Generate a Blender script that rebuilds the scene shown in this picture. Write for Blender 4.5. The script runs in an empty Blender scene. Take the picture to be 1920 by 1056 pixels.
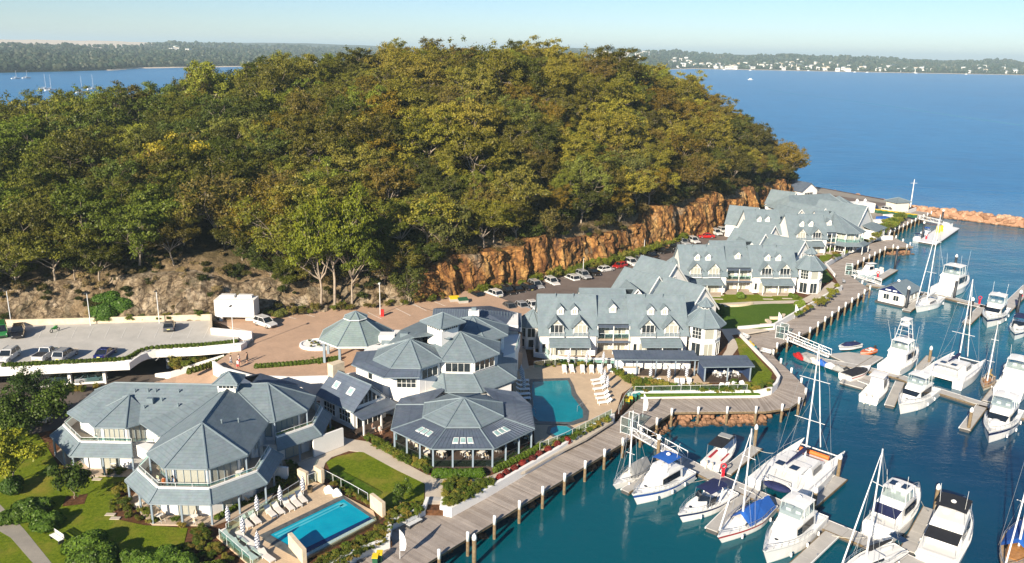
import bpy, math, random
import numpy as np
from mathutils import Vector, Matrix
rnd = random.Random(7); NR = np.random.RandomState(5)
sc = bpy.context.scene; COL = sc.collection
PI = math.pi; R = math.radians

# ---------------------------------------------------------------- camera, sky, sun, exposure
CAM_H, FPX, PITCH, ROLL = 55.0, 1550.0, R(15.68), R(1.1)
_f = np.array([0, math.cos(PITCH), -math.sin(PITCH)]); _r0 = np.array([1., 0, 0]); _u0 = np.cross(_r0, _f)
_r = _r0*math.cos(ROLL)+_u0*math.sin(ROLL); _u = -_r0*math.sin(ROLL)+_u0*math.cos(ROLL)
cam = bpy.data.cameras.new('camera'); cam.sensor_width = 36; cam.lens = FPX/1920*36; cam.clip_end = 60000; cam.clip_start = .5
co = bpy.data.objects.new('camera', cam); COL.objects.link(co); sc.camera = co
co.matrix_world = Matrix(((_r[0], _u[0], -_f[0], 0), (_r[1], _u[1], -_f[1], 0), (_r[2], _u[2], -_f[2], CAM_H), (0, 0, 0, 1)))
SUN_EL, SUN_AZ = R(24.5), R(241)          # azimuth counted from +X, anticlockwise: behind and left of the camera
world = bpy.data.worlds.new('World'); sc.world = world; world.use_nodes = True
wn = world.node_tree; wn.nodes.clear()
sky = wn.nodes.new('ShaderNodeTexSky'); sky.sky_type = 'NISHITA'; sky.sun_disc = False
sky.sun_elevation = SUN_EL; sky.sun_rotation = R(90)-SUN_AZ; sky.altitude = 50; sky.air_density = .85; sky.dust_density = .1; sky.ozone_density = 5
bg = wn.nodes.new('ShaderNodeBackground'); bg.inputs[1].default_value = .062
wo = wn.nodes.new('ShaderNodeOutputWorld'); wn.links.new(sky.outputs[0], bg.inputs[0]); wn.links.new(bg.outputs[0], wo.inputs[0])
sl = bpy.data.lights.new('sun', 'SUN'); sl.energy = 5.0; sl.angle = R(.5); sl.color = (1, .87, .69)
so = bpy.data.objects.new('sun', sl); COL.objects.link(so); so.location = (-60, -100, 120)
so.rotation_euler = Vector((math.cos(SUN_AZ)*math.cos(SUN_EL), math.sin(SUN_AZ)*math.cos(SUN_EL), math.sin(SUN_EL))).to_track_quat('Z', 'Y').to_euler()
sc.view_settings.view_transform = 'Standard'; sc.view_settings.look = 'None'; sc.view_settings.gamma = 1; sc.view_settings.exposure = 1.0
sc.view_settings.use_curve_mapping = False
sc.render.engine = 'CYCLES'; sc.cycles.use_denoising = True; sc.cycles.max_bounces = 6; sc.cycles.diffuse_bounces = 2; sc.cycles.glossy_bounces = 3
sc.cycles.transmission_bounces = 4; sc.cycles.transparent_max_bounces = 6; sc.cycles.volume_bounces = 0
sc.cycles.caustics_reflective = False; sc.cycles.caustics_refractive = False; sc.cycles.sample_clamp_indirect = 4

def A(px, py, z=0.):
    """the point at height z that is seen at photo pixel (px, py)"""
    d = _f+_r*(px-960)/FPX+_u*(528-py)/FPX
    t = (z-CAM_H)/d[2]
    return (d[0]*t, d[1]*t, z)
def A2(px, py, z=0.): return A(px, py, z)[:2]

# ---------------------------------------------------------------- mesh helpers
class MB:
    def __init__(s): s.v = []; s.f = []; s.m = []
    def add(s, vs, fs, m=0):
        n = len(s.v); s.v.extend([tuple(map(float, v)) for v in vs]); s.f.extend([tuple(n+i for i in f) for f in fs]); s.m.extend([m]*len(fs)); return s
    def box(s, x0, y0, z0, x1, y1, z1, m=0):
        return s.add([(x0,y0,z0),(x1,y0,z0),(x1,y1,z0),(x0,y1,z0),(x0,y0,z1),(x1,y0,z1),(x1,y1,z1),(x0,y1,z1)],
                     [(3,2,1,0),(4,5,6,7),(0,1,5,4),(1,2,6,5),(2,3,7,6),(3,0,4,7)], m)
    def obox(s, c, d, rz=0, m=0):
        cx, cy, cz = c; hx, hy, hz = d[0]/2, d[1]/2, d[2]/2; C, S = math.cos(rz), math.sin(rz)
        vs = [(cx+x*C-y*S, cy+x*S+y*C, cz+z) for z in (-hz, hz) for x, y in ((-hx,-hy),(hx,-hy),(hx,hy),(-hx,hy))]
        return s.add(vs, [(3,2,1,0),(4,5,6,7),(0,1,5,4),(1,2,6,5),(2,3,7,6),(3,0,4,7)], m)
    def wall(s, a, b, z0, z1, t, m=0, z0b=None, z1b=None):
        """upright slab from a to b (2D), centred thickness t"""
        dx, dy = b[0]-a[0], b[1]-a[1]; L = math.hypot(dx, dy) or 1; nx, ny = -dy/L*t/2, dx/L*t/2
        z0b = z0 if z0b is None else z0b; z1b = z1 if z1b is None else z1b
        vs = [(a[0]-nx,a[1]-ny,z0),(b[0]-nx,b[1]-ny,z0b),(b[0]+nx,b[1]+ny,z0b),(a[0]+nx,a[1]+ny,z0),
              (a[0]-nx,a[1]-ny,z1),(b[0]-nx,b[1]-ny,z1b),(b[0]+nx,b[1]+ny,z1b),(a[0]+nx,a[1]+ny,z1)]
        return s.add(vs, [(3,2,1,0),(4,5,6,7),(0,1,5,4),(1,2,6,5),(2,3,7,6),(3,0,4,7)], m)
    def ribbon(s, pts, z0, z1, t, m=0):
        """wall that follows a polyline, mitred"""
        P = [Vector(p[:2]) for p in pts]; n = len(P); off = []
        for i in range(n):
            a = (P[i]-P[i-1]).normalized() if i else (P[1]-P[0]).normalized()
            b = (P[i+1]-P[i]).normalized() if i < n-1 else a
            d = (a+b).normalized() if (a+b).length > 1e-6 else a
            k = 1/max(.4, d.dot(a)); off.append(Vector((-d.y, d.x))*t/2*k)
        vs = []
        for i in range(n):
            q0 = z0[i] if isinstance(z0, (list, tuple)) else z0; q1 = z1[i] if isinstance(z1, (list, tuple)) else z1
            l, r_ = P[i]+off[i], P[i]-off[i]
            vs += [(r_.x,r_.y,q0),(l.x,l.y,q0),(l.x,l.y,q1),(r_.x,r_.y,q1)]
        fs = []
        for i in range(n-1):
            o = i*4; p = o+4
            fs += [(o,p,p+3,o+3),(o+3,p+3,p+2,o+2),(o+2,p+2,p+1,o+1),(o+1,p+1,p,o)]
        fs += [(0,3,2,1), (n*4-4,n*4-3,n*4-2,n*4-1)]
        return s.add(vs, fs, m)
    def prism(s, poly, z0, z1, m=0, bottom=True):
        n = len(poly); a = sum(poly[i][0]*poly[(i+1)%n][1]-poly[(i+1)%n][0]*poly[i][1] for i in range(n))
        if a < 0: poly = poly[::-1]
        vs = [(p[0],p[1],z0) for p in poly]+[(p[0],p[1],z1) for p in poly]
        fs = [tuple(range(n, 2*n))]+[(i,(i+1)%n,n+(i+1)%n,n+i) for i in range(n)]
        if bottom: fs.append(tuple(range(n-1,-1,-1)))
        return s.add(vs, fs, m)
    def sheet(s, pts, th=.12, m=0):
        """a planar-ish slab: the polygon in 3D with its underside th lower"""
        n = len(pts); vs = [tuple(p) for p in pts]+[(p[0],p[1],p[2]-th) for p in pts]
        return s.add(vs, [tuple(range(n)), tuple(range(2*n-1,n-1,-1))]+[(i,n+i,n+(i+1)%n,(i+1)%n) for i in range(n)], m)
    def poly(s, pts, m=0): return s.add(pts, [tuple(range(len(pts)))], m)
    def tube(s, a, b, r0, r1=None, n=6, m=0, cap=True):
        r1 = r0 if r1 is None else r1; a, b = Vector(a), Vector(b); d = (b-a)
        if d.length < 1e-6: return s
        d.normalize(); x = d.orthogonal().normalized(); y = d.cross(x); vs = []
        for c, q in ((a, r0), (b, r1)):
            for i in range(n):
                t = 2*PI*i/n; vs.append(c+x*(math.cos(t)*q)+y*(math.sin(t)*q))
        fs = [(i,(i+1)%n,n+(i+1)%n,n+i) for i in range(n)]
        if cap: fs += [tuple(range(n-1,-1,-1)), tuple(range(n,2*n))]
        return s.add(vs, fs, m)
    def path(s, pts, r, n=5, m=0):
        for a, b in zip(pts[:-1], pts[1:]): s.tube(a, b, r, n=n, m=m)
        return s
    def loft(s, rings, m=0, closed=True, cap0=True, cap1=True):
        k = len(rings[0]); vs = [p for q in rings for p in q]; fs = []
        for i in range(len(rings)-1):
            for j in range(k if closed else k-1):
                a = i*k+j; b = i*k+(j+1)%k; fs.append((a,b,b+k,a+k))
        if cap0: fs.append(tuple(range(k-1,-1,-1)))
        if cap1: fs.append(tuple(range((len(rings)-1)*k, len(rings)*k)))
        return s.add(vs, fs, m)
    def lathe(s, c, prof, n=10, m=0, sx=1, sy=1):
        return s.loft([[(c[0]+math.cos(2*PI*i/n)*q*sx, c[1]+math.sin(2*PI*i/n)*q*sy, c[2]+z) for i in range(n)] for q, z in prof], m)
    def ell(s, c, d, n=10, k=6, m=0):
        return s.lathe(c, [(max(.001, math.sin(PI*i/k))*1, -math.cos(PI*i/k)*d[2]) for i in range(k+1)], n, m, d[0], d[1])
    def mesh(s, name, mats, smooth=False):
        me = bpy.data.meshes.new(name); me.from_pydata(s.v, [], s.f)
        for q in (mats if isinstance(mats, (list, tuple)) else [mats]): me.materials.append(q)
        if len(me.materials) > 1: me.polygons.foreach_set('material_index', s.m)
        if smooth: me.polygons.foreach_set('use_smooth', [True]*len(s.f))
        me.update(); return me
    def build(s, name, mats, parent=None, smooth=False, world=False):
        return obj(name, s.mesh(name, mats, smooth), parent, world)
def obj(name, me, parent=None, world=False):
    o = bpy.data.objects.new(name, me); COL.objects.link(o)
    if parent is not None:
        o.parent = parent; KIDS.setdefault(parent.name, []).append(o)
        if world:
            p = parent; off = Vector((0, 0, 0))
            while p is not None: off -= p.location; p = p.parent
            o.location = off
    return o
def tag(o, label, cat, group=None, kind=None):
    o['label'] = label; o['category'] = cat
    if group: o['group'] = group
    if kind: o['kind'] = kind
    return o
def thing(name, label, cat, loc=(0,0,0), rz=0, group=None):
    o = bpy.data.objects.new(name, None); COL.objects.link(o); o.location = loc; o.rotation_euler = (0, 0, rz); o.empty_display_size = .3
    return tag(o, label, cat, group)
def struct(o, label=None):
    o['kind'] = 'structure'
    if label: o['label'] = label
    return o
def stuff(o, label=None, cat=None):
    o['kind'] = 'stuff'
    if label: o['label'] = label; 
    if cat: o['category'] = cat
    return o
def dup(root, loc=None, rz=None, label=None, tint=None, sc_=None):
    """copy a thing with its parts and sub-parts"""
    def cp(o, par):
        c = o.copy(); COL.objects.link(c); c.parent = par
        if par is not None: KIDS.setdefault(par.name, []).append(c)
        if tint is not None and 'tint' in c: c['tint'] = tint
        for ch in KIDS.get(o.name, ()): cp(ch, c)
        return c
    r_ = cp(root, None)
    if loc is not None: r_.location = loc
    if rz is not None: r_.rotation_euler = (0, 0, rz)
    if label: r_['label'] = label
    if sc_: r_.scale = (sc_,)*3 if not isinstance(sc_, tuple) else sc_
    return r_
KIDS = {}
ORD = ['first','second','third','fourth','fifth','sixth','seventh','eighth','ninth','tenth','eleventh','twelfth','thirteenth','fourteenth','fifteenth','sixteenth','seventeenth','eighteenth','nineteenth','twentieth']

# ---------------------------------------------------------------- materials
class NT:
    def __init__(s, name):
        s.mat = bpy.data.materials.new(name); s.mat.use_nodes = True; s.t = s.mat.node_tree; s.t.nodes.clear()
        s.out = s.n('ShaderNodeOutputMaterial')
    def n(s, ty, **kw):
        q = s.t.nodes.new(ty)
        for k, v in kw.items(): setattr(q, k, v)
        return q
    def l(s, a, b): s.t.links.new(a, b)
    def noise(s, scale, detail=4, rough=.6, vec=None, dist=0):
        q = s.n('ShaderNodeTexNoise'); q.inputs['Scale'].default_value = scale; q.inputs['Detail'].default_value = detail; q.inputs['Roughness'].default_value = rough
        q.inputs['Distortion'].default_value = dist
        s.l(vec if vec is not None else s.pos(), q.inputs['Vector']); return q.outputs['Fac']
    def pos(s):
        if not hasattr(s, '_p'): s._p = s.n('ShaderNodeTexCoord').outputs['Object']
        return s._p
    def wpos(s):
        if not hasattr(s, '_w'): s._w = s.n('ShaderNodeNewGeometry').outputs['Position']
        return s._w
    def scaled(s, vec, sc3, rot=(0,0,0)):
        q = s.n('ShaderNodeMapping'); q.inputs['Scale'].default_value = sc3; q.inputs['Rotation'].default_value = rot; s.l(vec, q.inputs['Vector']); return q.outputs[0]
    def ramp(s, fac, stops):
        q = s.n('ShaderNodeValToRGB'); e = q.color_ramp.elements
        while len(e) < len(stops): e.new(.5)
        for el, (p, c) in zip(e, stops): el.position = p; el.color = (*c, 1) if len(c) == 3 else c
        s.l(fac, q.inputs[0]); return q.outputs[0]
    def mix(s, f, a, b, mode='MIX'):
        q = s.n('ShaderNodeMix'); q.data_type = 'RGBA'; q.blend_type = mode
        for i, v in ((0, f), (6, a), (7, b)):
            if isinstance(v, bpy.types.NodeSocket): s.l(v, q.inputs[i])
            elif i == 0: q.inputs[0].default_value = v
            else: q.inputs[i].default_value = (*v, 1)
        return q.outputs[2]
    def math(s, op, a, b=None):
        q = s.n('ShaderNodeMath'); q.operation = op
        for i, v in ((0, a), (1, b)):
            if v is None: continue
            if isinstance(v, bpy.types.NodeSocket): s.l(v, q.inputs[i])
            else: q.inputs[i].default_value = v
        return q.outputs[0]
    def bump(s, h, strength=.3, dist=.05):
        q = s.n('ShaderNodeBump'); q.inputs['Strength'].default_value = strength; q.inputs['Distance'].default_value = dist; s.l(h, q.inputs['Height']); return q.outputs[0]
    def bsdf(s, col, rough=.6, metal=0, normal=None, spec=.5, **kw):
        q = s.n('ShaderNodeBsdfPrincipled')
        for k, v in (('Base Color', col), ('Roughness', rough), ('Metallic', metal)):
            if isinstance(v, bpy.types.NodeSocket): s.l(v, q.inputs[k])
            else: q.inputs[k].default_value = (*v, 1) if k == 'Base Color' else v
        q.inputs['Specular IOR Level'].default_value = spec
        for k, v in kw.items(): q.inputs[k.replace('_', ' ')].default_value = v
        if normal is not None: s.l(normal, q.inputs['Normal'])
        s.l(q.outputs[0], s.out.inputs['Surface']); return q
def simple(name, col, rough=.6, metal=0, var=.12, scale=1.5, bump=0, spec=.5, fine=0):
    """paint or plain stuff with slight blotches and grain"""
    t = NT(name); nz = t.noise(scale, 5, .65); d = tuple(c*(1-var) for c in col); u = tuple(min(1, c*(1+var)) for c in col)
    c = t.ramp(nz, [(.3, d), (.7, u)])
    if fine: c = t.mix(fine, c, t.ramp(t.noise(scale*14, 3), [(.35, (.25,.25,.25)), (.65, (1,1,1))]), 'MULTIPLY')
    nrm = t.bump(t.noise(scale*12, 3), bump, .03) if bump else None
    t.bsdf(c, rough, metal, nrm, spec); return t.mat
def tinted(name, rough=.35, metal=0, coat=0., var=.1):
    """takes its colour from the object's own tint"""
    t = NT(name); a = t.n('ShaderNodeAttribute', attribute_type='OBJECT', attribute_name='tint')
    c = t.mix(t.noise(2.5, 4), t.mix(var, a.outputs['Color'], (.02,.02,.02)), a.outputs['Color'])
    q = t.bsdf(c, rough, metal); q.inputs['Coat Weight'].default_value = coat; q.inputs['Coat Roughness'].default_value = .05; return t.mat
M = {}
# ================================================================ setting: sea, hill, cliff
def m_water():
    t = NT('sea_water'); P = t.wpos()
    sx = t.n('ShaderNodeSeparateXYZ'); t.l(P, sx.inputs[0])
    big = t.noise(.012, 3, .5, P); mid = t.noise(.05, 4, .6, P)
    # sheltered basin: green over sand, deep navy elsewhere; open bay: blue
    teal = t.ramp(big, [(.38, (.0,.026,.074)), (.52, (.0,.044,.098)), (.66, (.0,.078,.115))])
    tealN = t.ramp(mid, [(.35, (.0,.092,.155)), (.65, (.0,.135,.19))])
    nf = t.ramp(t.math('ADD', t.math('MULTIPLY', sx.outputs[1], .0055), t.math('MULTIPLY', big, .35)), [(.72, (0,0,0)), (1.12, (1,1,1))])
    basin = t.mix(nf, teal, tealN)
    near = t.n('ShaderNodeVectorMath'); near.operation = 'DISTANCE'; t.l(P, near.inputs[0]); near.inputs[1].default_value = (14,80,0)
    basin = t.mix(t.ramp(t.math('ADD', t.math('MULTIPLY', near.outputs['Value'], .02), t.math('MULTIPLY', mid, .5)), [(.55, (.75,.75,.75)), (1.05, (0,0,0))]), basin, (.0,.092,.112))
    bay = t.ramp(t.math('ADD', t.math('MULTIPLY', mid, .45), t.math('ADD', t.math('MULTIPLY', t.noise(.35, 5, .75, t.scaled(P, (1,2.6,1), (0,0,.25))), .35), t.math('MULTIPLY', t.noise(.004, 3, .5, P), .25))), [(.4, (.005,.115,.30)), (.64, (.010,.19,.42))])
    edge = t.math('SUBTRACT', sx.outputs[1], t.math('MULTIPLY', sx.outputs[0], -.2))
    c = t.mix(t.ramp(t.math('MULTIPLY', edge, .001), [(.305, (0,0,0)), (.34, (1,1,1))]), basin, bay)
    w = t.math('ADD', t.noise(.55, 4, .6, t.scaled(P, (1, 1.7, 1), (0,0,.5)), .3), t.math('MULTIPLY', t.noise(2.2, 3, .6, t.scaled(P, (1,1.5,1), (0,0,-.3))), .35))
    w = t.math('ADD', w, t.math('MULTIPLY', t.noise(.07, 3, .6, t.scaled(P, (1,2.2,1), (0,0,.2))), 3.0))
    q = t.bsdf(c, t.ramp(t.math('MULTIPLY', edge, .001), [(.30, (.05,.05,.05)), (.4, (.28,.28,.28))]), 0, bn := t.bump(w, .5, .4), .42); q.inputs['IOR'].default_value = 1.333
    calm = t.ramp(t.math('ADD', t.math('MULTIPLY', t.noise(.028, 4, .6, P), .75), t.math('MULTIPLY', t.ramp(t.math('MULTIPLY', edge, .001), [(.2, (0,0,0)), (.36, (1,1,1))]), .4)), [(.33, (.07,.07,.07)), (.55, (.26,.26,.26)), (.8, (.55,.55,.55))])
    t.l(calm, bn.node.inputs['Strength']); t.l(t.ramp(t.math('MULTIPLY', edge, .001), [(.305, (.62,.62,.62)), (.35, (.35,.35,.35))]), q.inputs['Specular IOR Level']); return t.mat
M['water'] = m_water()
struct(MB().poly([(-24000,-900,0),(26000,-900,0),(26000,40000,0),(-24000,40000,0)]).build('sea', M['water']), 'blue open bay and teal marina basin')
wk = NT('wake_foam'); wk.bsdf((.10,.30,.46), .6)
def wake(pts, w0, w1, lab):
    mb = MB(); n = len(pts)
    for i in range(n-1):
        (x0, y0), (x1, y1) = pts[i], pts[i+1]; L = math.hypot(x1-x0, y1-y0); nx, ny = -(y1-y0)/L, (x1-x0)/L
        a, b = w0+(w1-w0)*i/(n-1), w0+(w1-w0)*(i+1)/(n-1)
        mb.poly([(x0-nx*a, y0-ny*a, .03), (x1-nx*b, y1-ny*b, .03), (x1+nx*b, y1+ny*b, .03), (x0+nx*a, y0+ny*a, .03)])
    return stuff(mb.build('wake_foam', wk.mat), lab)
wake([A2(*p) for p in ((1440,168),(1500,178),(1600,190),(1700,204),(1800,219),(1920,236))], 2.2, 3.6, 'long pale wake streak crossing the bay')

FOOT = [(-330,128,6.5),(-160,131,6.5),(-120,136,6.5),(-90,139.5,6.5),(-55,145.5,6.5),(-52,146,6),(-42.2,149.5,6),(-32.9,153,6),(-21,156.5,6),(-14.2,162.4,5.5),(-10.1,167,5),(4.8,180.7,4.5),
        (25.2,199.7,4),(50.5,233.2,3.5),(74.4,259,3.2),(96.6,292.2,3.2),(113,320,1.5),(117.5,334,.5),(112,352,0),(96,385,0),(60,430,0),(0,460,0),(-150,430,0),(-330,400,0)]
CLF = [6,6,5.5,5.5,5.5,5,4,3.5,4,5.5,6.8,8,9,10,9.5,8,5,4,4,4,4,4,4,4]      # height of the face above each foot point
WID = [8.2,8.2,8.2,8.2,8.2,8.2,7,5,4.5,4,3,2.6,2.4,2.4,3,4,4,5,6,8,9,10,10,10]     # how far it takes to get up there
fp = np.array(FOOT)
seglen = np.hypot(*(fp[1:, :2]-fp[:-1, :2]).T); cum = np.r_[0, np.cumsum(seglen)]
def foot_info(x, y):
    """signed distance inland of the foot line, and the position along it"""
    x = np.atleast_1d(x).astype(float); y = np.atleast_1d(y).astype(float)
    best = np.full(x.shape, 1e9); sd = np.zeros(x.shape); tt = np.zeros(x.shape)
    for i in range(len(fp)-1):
        ax, ay = fp[i, :2]; bx, by = fp[i+1, :2]; dx, dy = bx-ax, by-ay; L2 = dx*dx+dy*dy
        t = np.clip(((x-ax)*dx+(y-ay)*dy)/L2, 0, 1); qx, qy = ax+t*dx, ay+t*dy; d = np.hypot(x-qx, y-qy)
        side = np.sign(dx*(y-ay)-dy*(x-ax)); m = d < best-1e-9
        best = np.where(m, d, best); sd = np.where(m, d*np.where(side == 0, 1, side), sd); tt = np.where(m, i+t, tt)
    return sd, tt
CT = [(-330,150,17),(-160,150,17),(-90,155,16),(-55,160,15.5),(-30,162,16),(-10,172,16.5),(5,186,16.5),(22,203,16),(47,238,16),(70,263,14.5),(92,298,11.5),(108,322,7),(112,334,4.5),
      (-330,200,19),(-160,190,19.5),(-100,195,20.5),(-60,205,25),(-25,215,29),(10,232,30.5),(35,258,32),(58,285,30),(78,305,25),(94,320,17),
      (-330,240,22),(-200,240,23.5),(-145,245,25),(-110,265,28),(-85,288,31.5),(-61,300,37),(-42,300,41),(-20,308,39.5),(16,312,39),(36,318,38.5),(53,325,37),(64,330,33.5),(80,335,27),(92,337,20),(103,337,12),
      (-330,300,12),(-200,310,12),(-140,320,14),(-80,350,20),(-20,370,28),(30,375,26),(70,370,18),(-330,390,3),(-150,420,3),(0,450,3),(60,420,3),(95,380,3)]
CT = np.array(CT, float)
def _tps(r): return np.where(r > 0, r*r*np.log(np.maximum(r, 1e-9)), 0)
_n = len(CT); _K = _tps(np.hypot(CT[:,None,0]-CT[None,:,0], CT[:,None,1]-CT[None,:,1])/100)+np.eye(_n)*.01
_Pm = np.c_[np.ones(_n), CT[:,:2]/100]; _W = np.linalg.solve(np.block([[_K,_Pm],[_Pm.T,np.zeros((3,3))]]), np.r_[CT[:,2], 0,0,0])
def hill_z(x, y):
    x = np.atleast_1d(x).astype(float); y = np.atleast_1d(y).astype(float)
    z = _tps(np.hypot(x[...,None]-CT[:,0], y[...,None]-CT[:,1])/100)@_W[:_n]+_W[_n]+_W[_n+1]*x/100+_W[_n+2]*y/100
    sd, tt = foot_info(x, y); k = np.arange(len(fp))
    zf = np.interp(tt, k, fp[:,2]); cl = np.interp(tt, k, CLF); wd = np.interp(tt, k, WID)
    top = np.maximum(z, zf+1)
    q = np.clip(sd/wd, 0, 1); zz = zf-.6+(np.minimum(top, zf+cl+np.maximum(0, sd-wd)*.55)-zf+.6)*np.where(wd > 8, q**.8, q*q*(3-2*q))
    return np.where(sd < 0, zf-1.2, zz), sd, tt
def vnoise(P, seed=0):
    """cheap smooth value noise on an array of 3D points"""
    i = np.floor(P).astype(int); f = P-i; f = f*f*(3-2*f); out = 0
    def h(a, b, c):
        n = (a*73856093) ^ (b*19349663) ^ (c*83492791) ^ (seed*2654435761 % 1000003)
        n = (n ^ (n >> 13))*1274126177 & 0x7fffffff
        return ((n ^ (n >> 16)) & 0xffff)/65535.
    for dx in (0,1):
        for dy in (0,1):
            for dz in (0,1):
                w = (f[...,0] if dx else 1-f[...,0])*(f[...,1] if dy else 1-f[...,1])*(f[...,2] if dz else 1-f[...,2])
                out = out+w*h(i[...,0]+dx, i[...,1]+dy, i[...,2]+dz)
    return out
def grid_obj(name, X, Y, Z, mat, keep=None, parent=None, smooth=True):
    ny, nx = X.shape; me = bpy.data.meshes.new(name); V = np.c_[X.ravel(), Y.ravel(), Z.ravel()]
    a = (np.arange(ny-1)[:,None]*nx+np.arange(nx-1)[None]).ravel(); F = np.c_[a, a+1, a+nx+1, a+nx]
    if keep is not None: F = F[keep[:-1,:-1].ravel()]
    me.from_pydata(V.tolist(), [], F.tolist()); me.materials.append(mat)
    if smooth: me.polygons.foreach_set('use_smooth', [True]*len(F))
    return obj(name, me, parent)
def m_hill():
    t = NT('bush_floor'); P = t.wpos(); n1 = t.noise(.09, 5, .65, P); n2 = t.noise(.6, 5, .7, P)
    dry = t.ramp(n2, [(.28, (.075,.05,.027)), (.42, (.20,.145,.085)), (.58, (.34,.25,.15)), (.74, (.46,.36,.23))])
    leaf = t.ramp(n2, [(.3, (.03,.03,.01)), (.6, (.09,.075,.03)), (.8, (.14,.1,.05))])
    gz = t.n('ShaderNodeSeparateXYZ'); t.l(P, gz.inputs[0])
    c = t.mix(t.ramp(t.math('ADD', t.math('MULTIPLY', gz.outputs[2], .045), t.math('MULTIPLY', n1, .5)), [(.78, (0,0,0)), (1.05, (1,1,1))]), dry, leaf)
    t.bsdf(c, .95, 0, t.bump(t.noise(1.1, 7, .75, P), 1, 1.1), .1); return t.mat
M['hill'] = m_hill()
gx, gy = np.meshgrid(np.arange(-330, 132, 2.2), np.arange(124, 462, 2.2))
gz_, gs, _ = hill_z(gx, gy)
gz_ = gz_+(vnoise(np.stack([gx/6, gy/6, gx*0], -1), 3)-.5)*1.6*np.clip(gs/6, 0, 1)+(vnoise(np.stack([gx/2.4, gy/2.4, gx*0], -1), 4)-.5)*.8*np.clip(gs/6, 0, 1)
hill = struct(grid_obj('hill', gx, gy, gz_, M['hill'], keep=(gs > -3.5)), 'wooded headland hill')

def m_cliff(name, rk, st):
    t = NT(name); P = t.wpos(); g = t.scaled(P, (1, 1, .28))
    n1 = t.noise(.35, 6, .65, g, .6); n2 = t.noise(1.1, 6, .7, P); n3 = t.noise(.12, 4, .6, P)
    rock = t.ramp(n1, rk)
    dark = t.ramp(n2, [(.38, (.16,.12,.10)), (.58, (1,1,1))])
    c = t.mix(.75, rock, dark, 'MULTIPLY')
    seep = t.noise(.5, 4, .6, t.scaled(P, (1,1,.06)), .4); c = t.mix(t.ramp(seep, [(.52, (0,0,0)), (.66, (.85,.85,.85))]), c, st)
    c = t.mix(t.ramp(n3, [(.58, (0,0,0)), (.7, (.8,.8,.8))]), c, t.ramp(n2, [(.35, (.10,.085,.05)), (.65, (.38,.33,.25))]))
    v = t.n('ShaderNodeTexVoronoi', feature='DISTANCE_TO_EDGE'); v.inputs['Scale'].default_value = .55; t.l(t.scaled(P, (1,1,.4)), v.inputs['Vector'])
    c = t.mix(t.ramp(v.outputs[0], [(.0, (.75,.75,.75)), (.06, (0,0,0))]), c, (.035,.022,.014))
    t.bsdf(c, .9, 0, t.bump(t.math('ADD', n2, t.math('MULTIPLY', t.noise(4, 4, .7, P), .5)), 1, .35), .15); return t.mat
M['cliff'] = m_cliff('cliff_rock', [(.28, (.06,.03,.018)), (.40, (.24,.11,.04)), (.52, (.46,.235,.075)), (.66, (.60,.38,.14)), (.8, (.70,.56,.36))], (.07,.04,.026))
M['bankrock'] = m_cliff('bank_rock', [(.28, (.06,.045,.03)), (.42, (.22,.165,.10)), (.56, (.38,.30,.20)), (.7, (.50,.43,.33)), (.82, (.56,.50,.42))], (.10,.085,.05))
def cliff_face(t0, t1, name, lab, outw=.9, mat='cliff'):
    """blocky, fluted rock face standing along the foot line"""
    s0, s1 = np.interp([t0, t1], np.arange(len(cum)), cum); S = np.arange(s0, s1, .55); nz = 26
    bx = np.interp(S, cum, fp[:,0]); by = np.interp(S, cum, fp[:,1]); bz = np.interp(S, cum, fp[:,2]); ch = np.interp(S, cum, CLF); wd = np.interp(S, cum, WID)
    tx, ty = np.gradient(bx), np.gradient(by); k = np.ones(15)/15
    tx, ty = np.convolve(np.pad(tx, 7, 'edge'), k, 'valid'), np.convolve(np.pad(ty, 7, 'edge'), k, 'valid'); L = np.hypot(tx, ty); nx, ny = -ty/L, tx/L
    V = np.linspace(0, 1, nz)[:,None]; SS = np.repeat(S[None], nz, 0)
    Hh = (ch*(.82+.42*vnoise(np.stack([S/9, S*0, S*0], -1), 8)))[None]
    Z = bz[None]-.5+V*(Hh+.5)
    col = np.floor(vnoise(np.stack([SS/3.4, Z/14, SS*0], -1), 1)*5)/5            # columns stepping in and out
    blk = np.floor(vnoise(np.stack([SS/1.7, Z/2.1, SS*0+3], -1), 2)*4)/4
    fin = vnoise(np.stack([SS/.8, Z/.8, SS*0], -1), 6)
    big = vnoise(np.stack([SS/12, Z/9, SS*0], -1), 9)
    inn = wd[None]*.95*V**1.15-outw+(col-.5)*2.3+(blk-.5)*1.2+(fin-.5)*.5+(big-.5)*2.4
    X = bx[None]+nx[None]*inn; Y = by[None]+ny[None]*inn
    # roll the top back over the ground behind
    X = np.r_[X, (bx+nx*(wd+3.5))[None]]; Y = np.r_[Y, (by+ny*(wd+3.5))[None]]; Z = np.r_[Z, Z[-1:]+.3]
    return struct(grid_obj(name, X, Y, Z, M[mat], smooth=False), lab)
cliff_face(8.2, 16.4, 'cliff', 'orange and brown quarried rock cliff behind the car park')
cliff_face(1.6, 8.25, 'rock_bank', 'low grey and tan rock outcrop behind the driveway and car deck', .5, 'bankrock')

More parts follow.
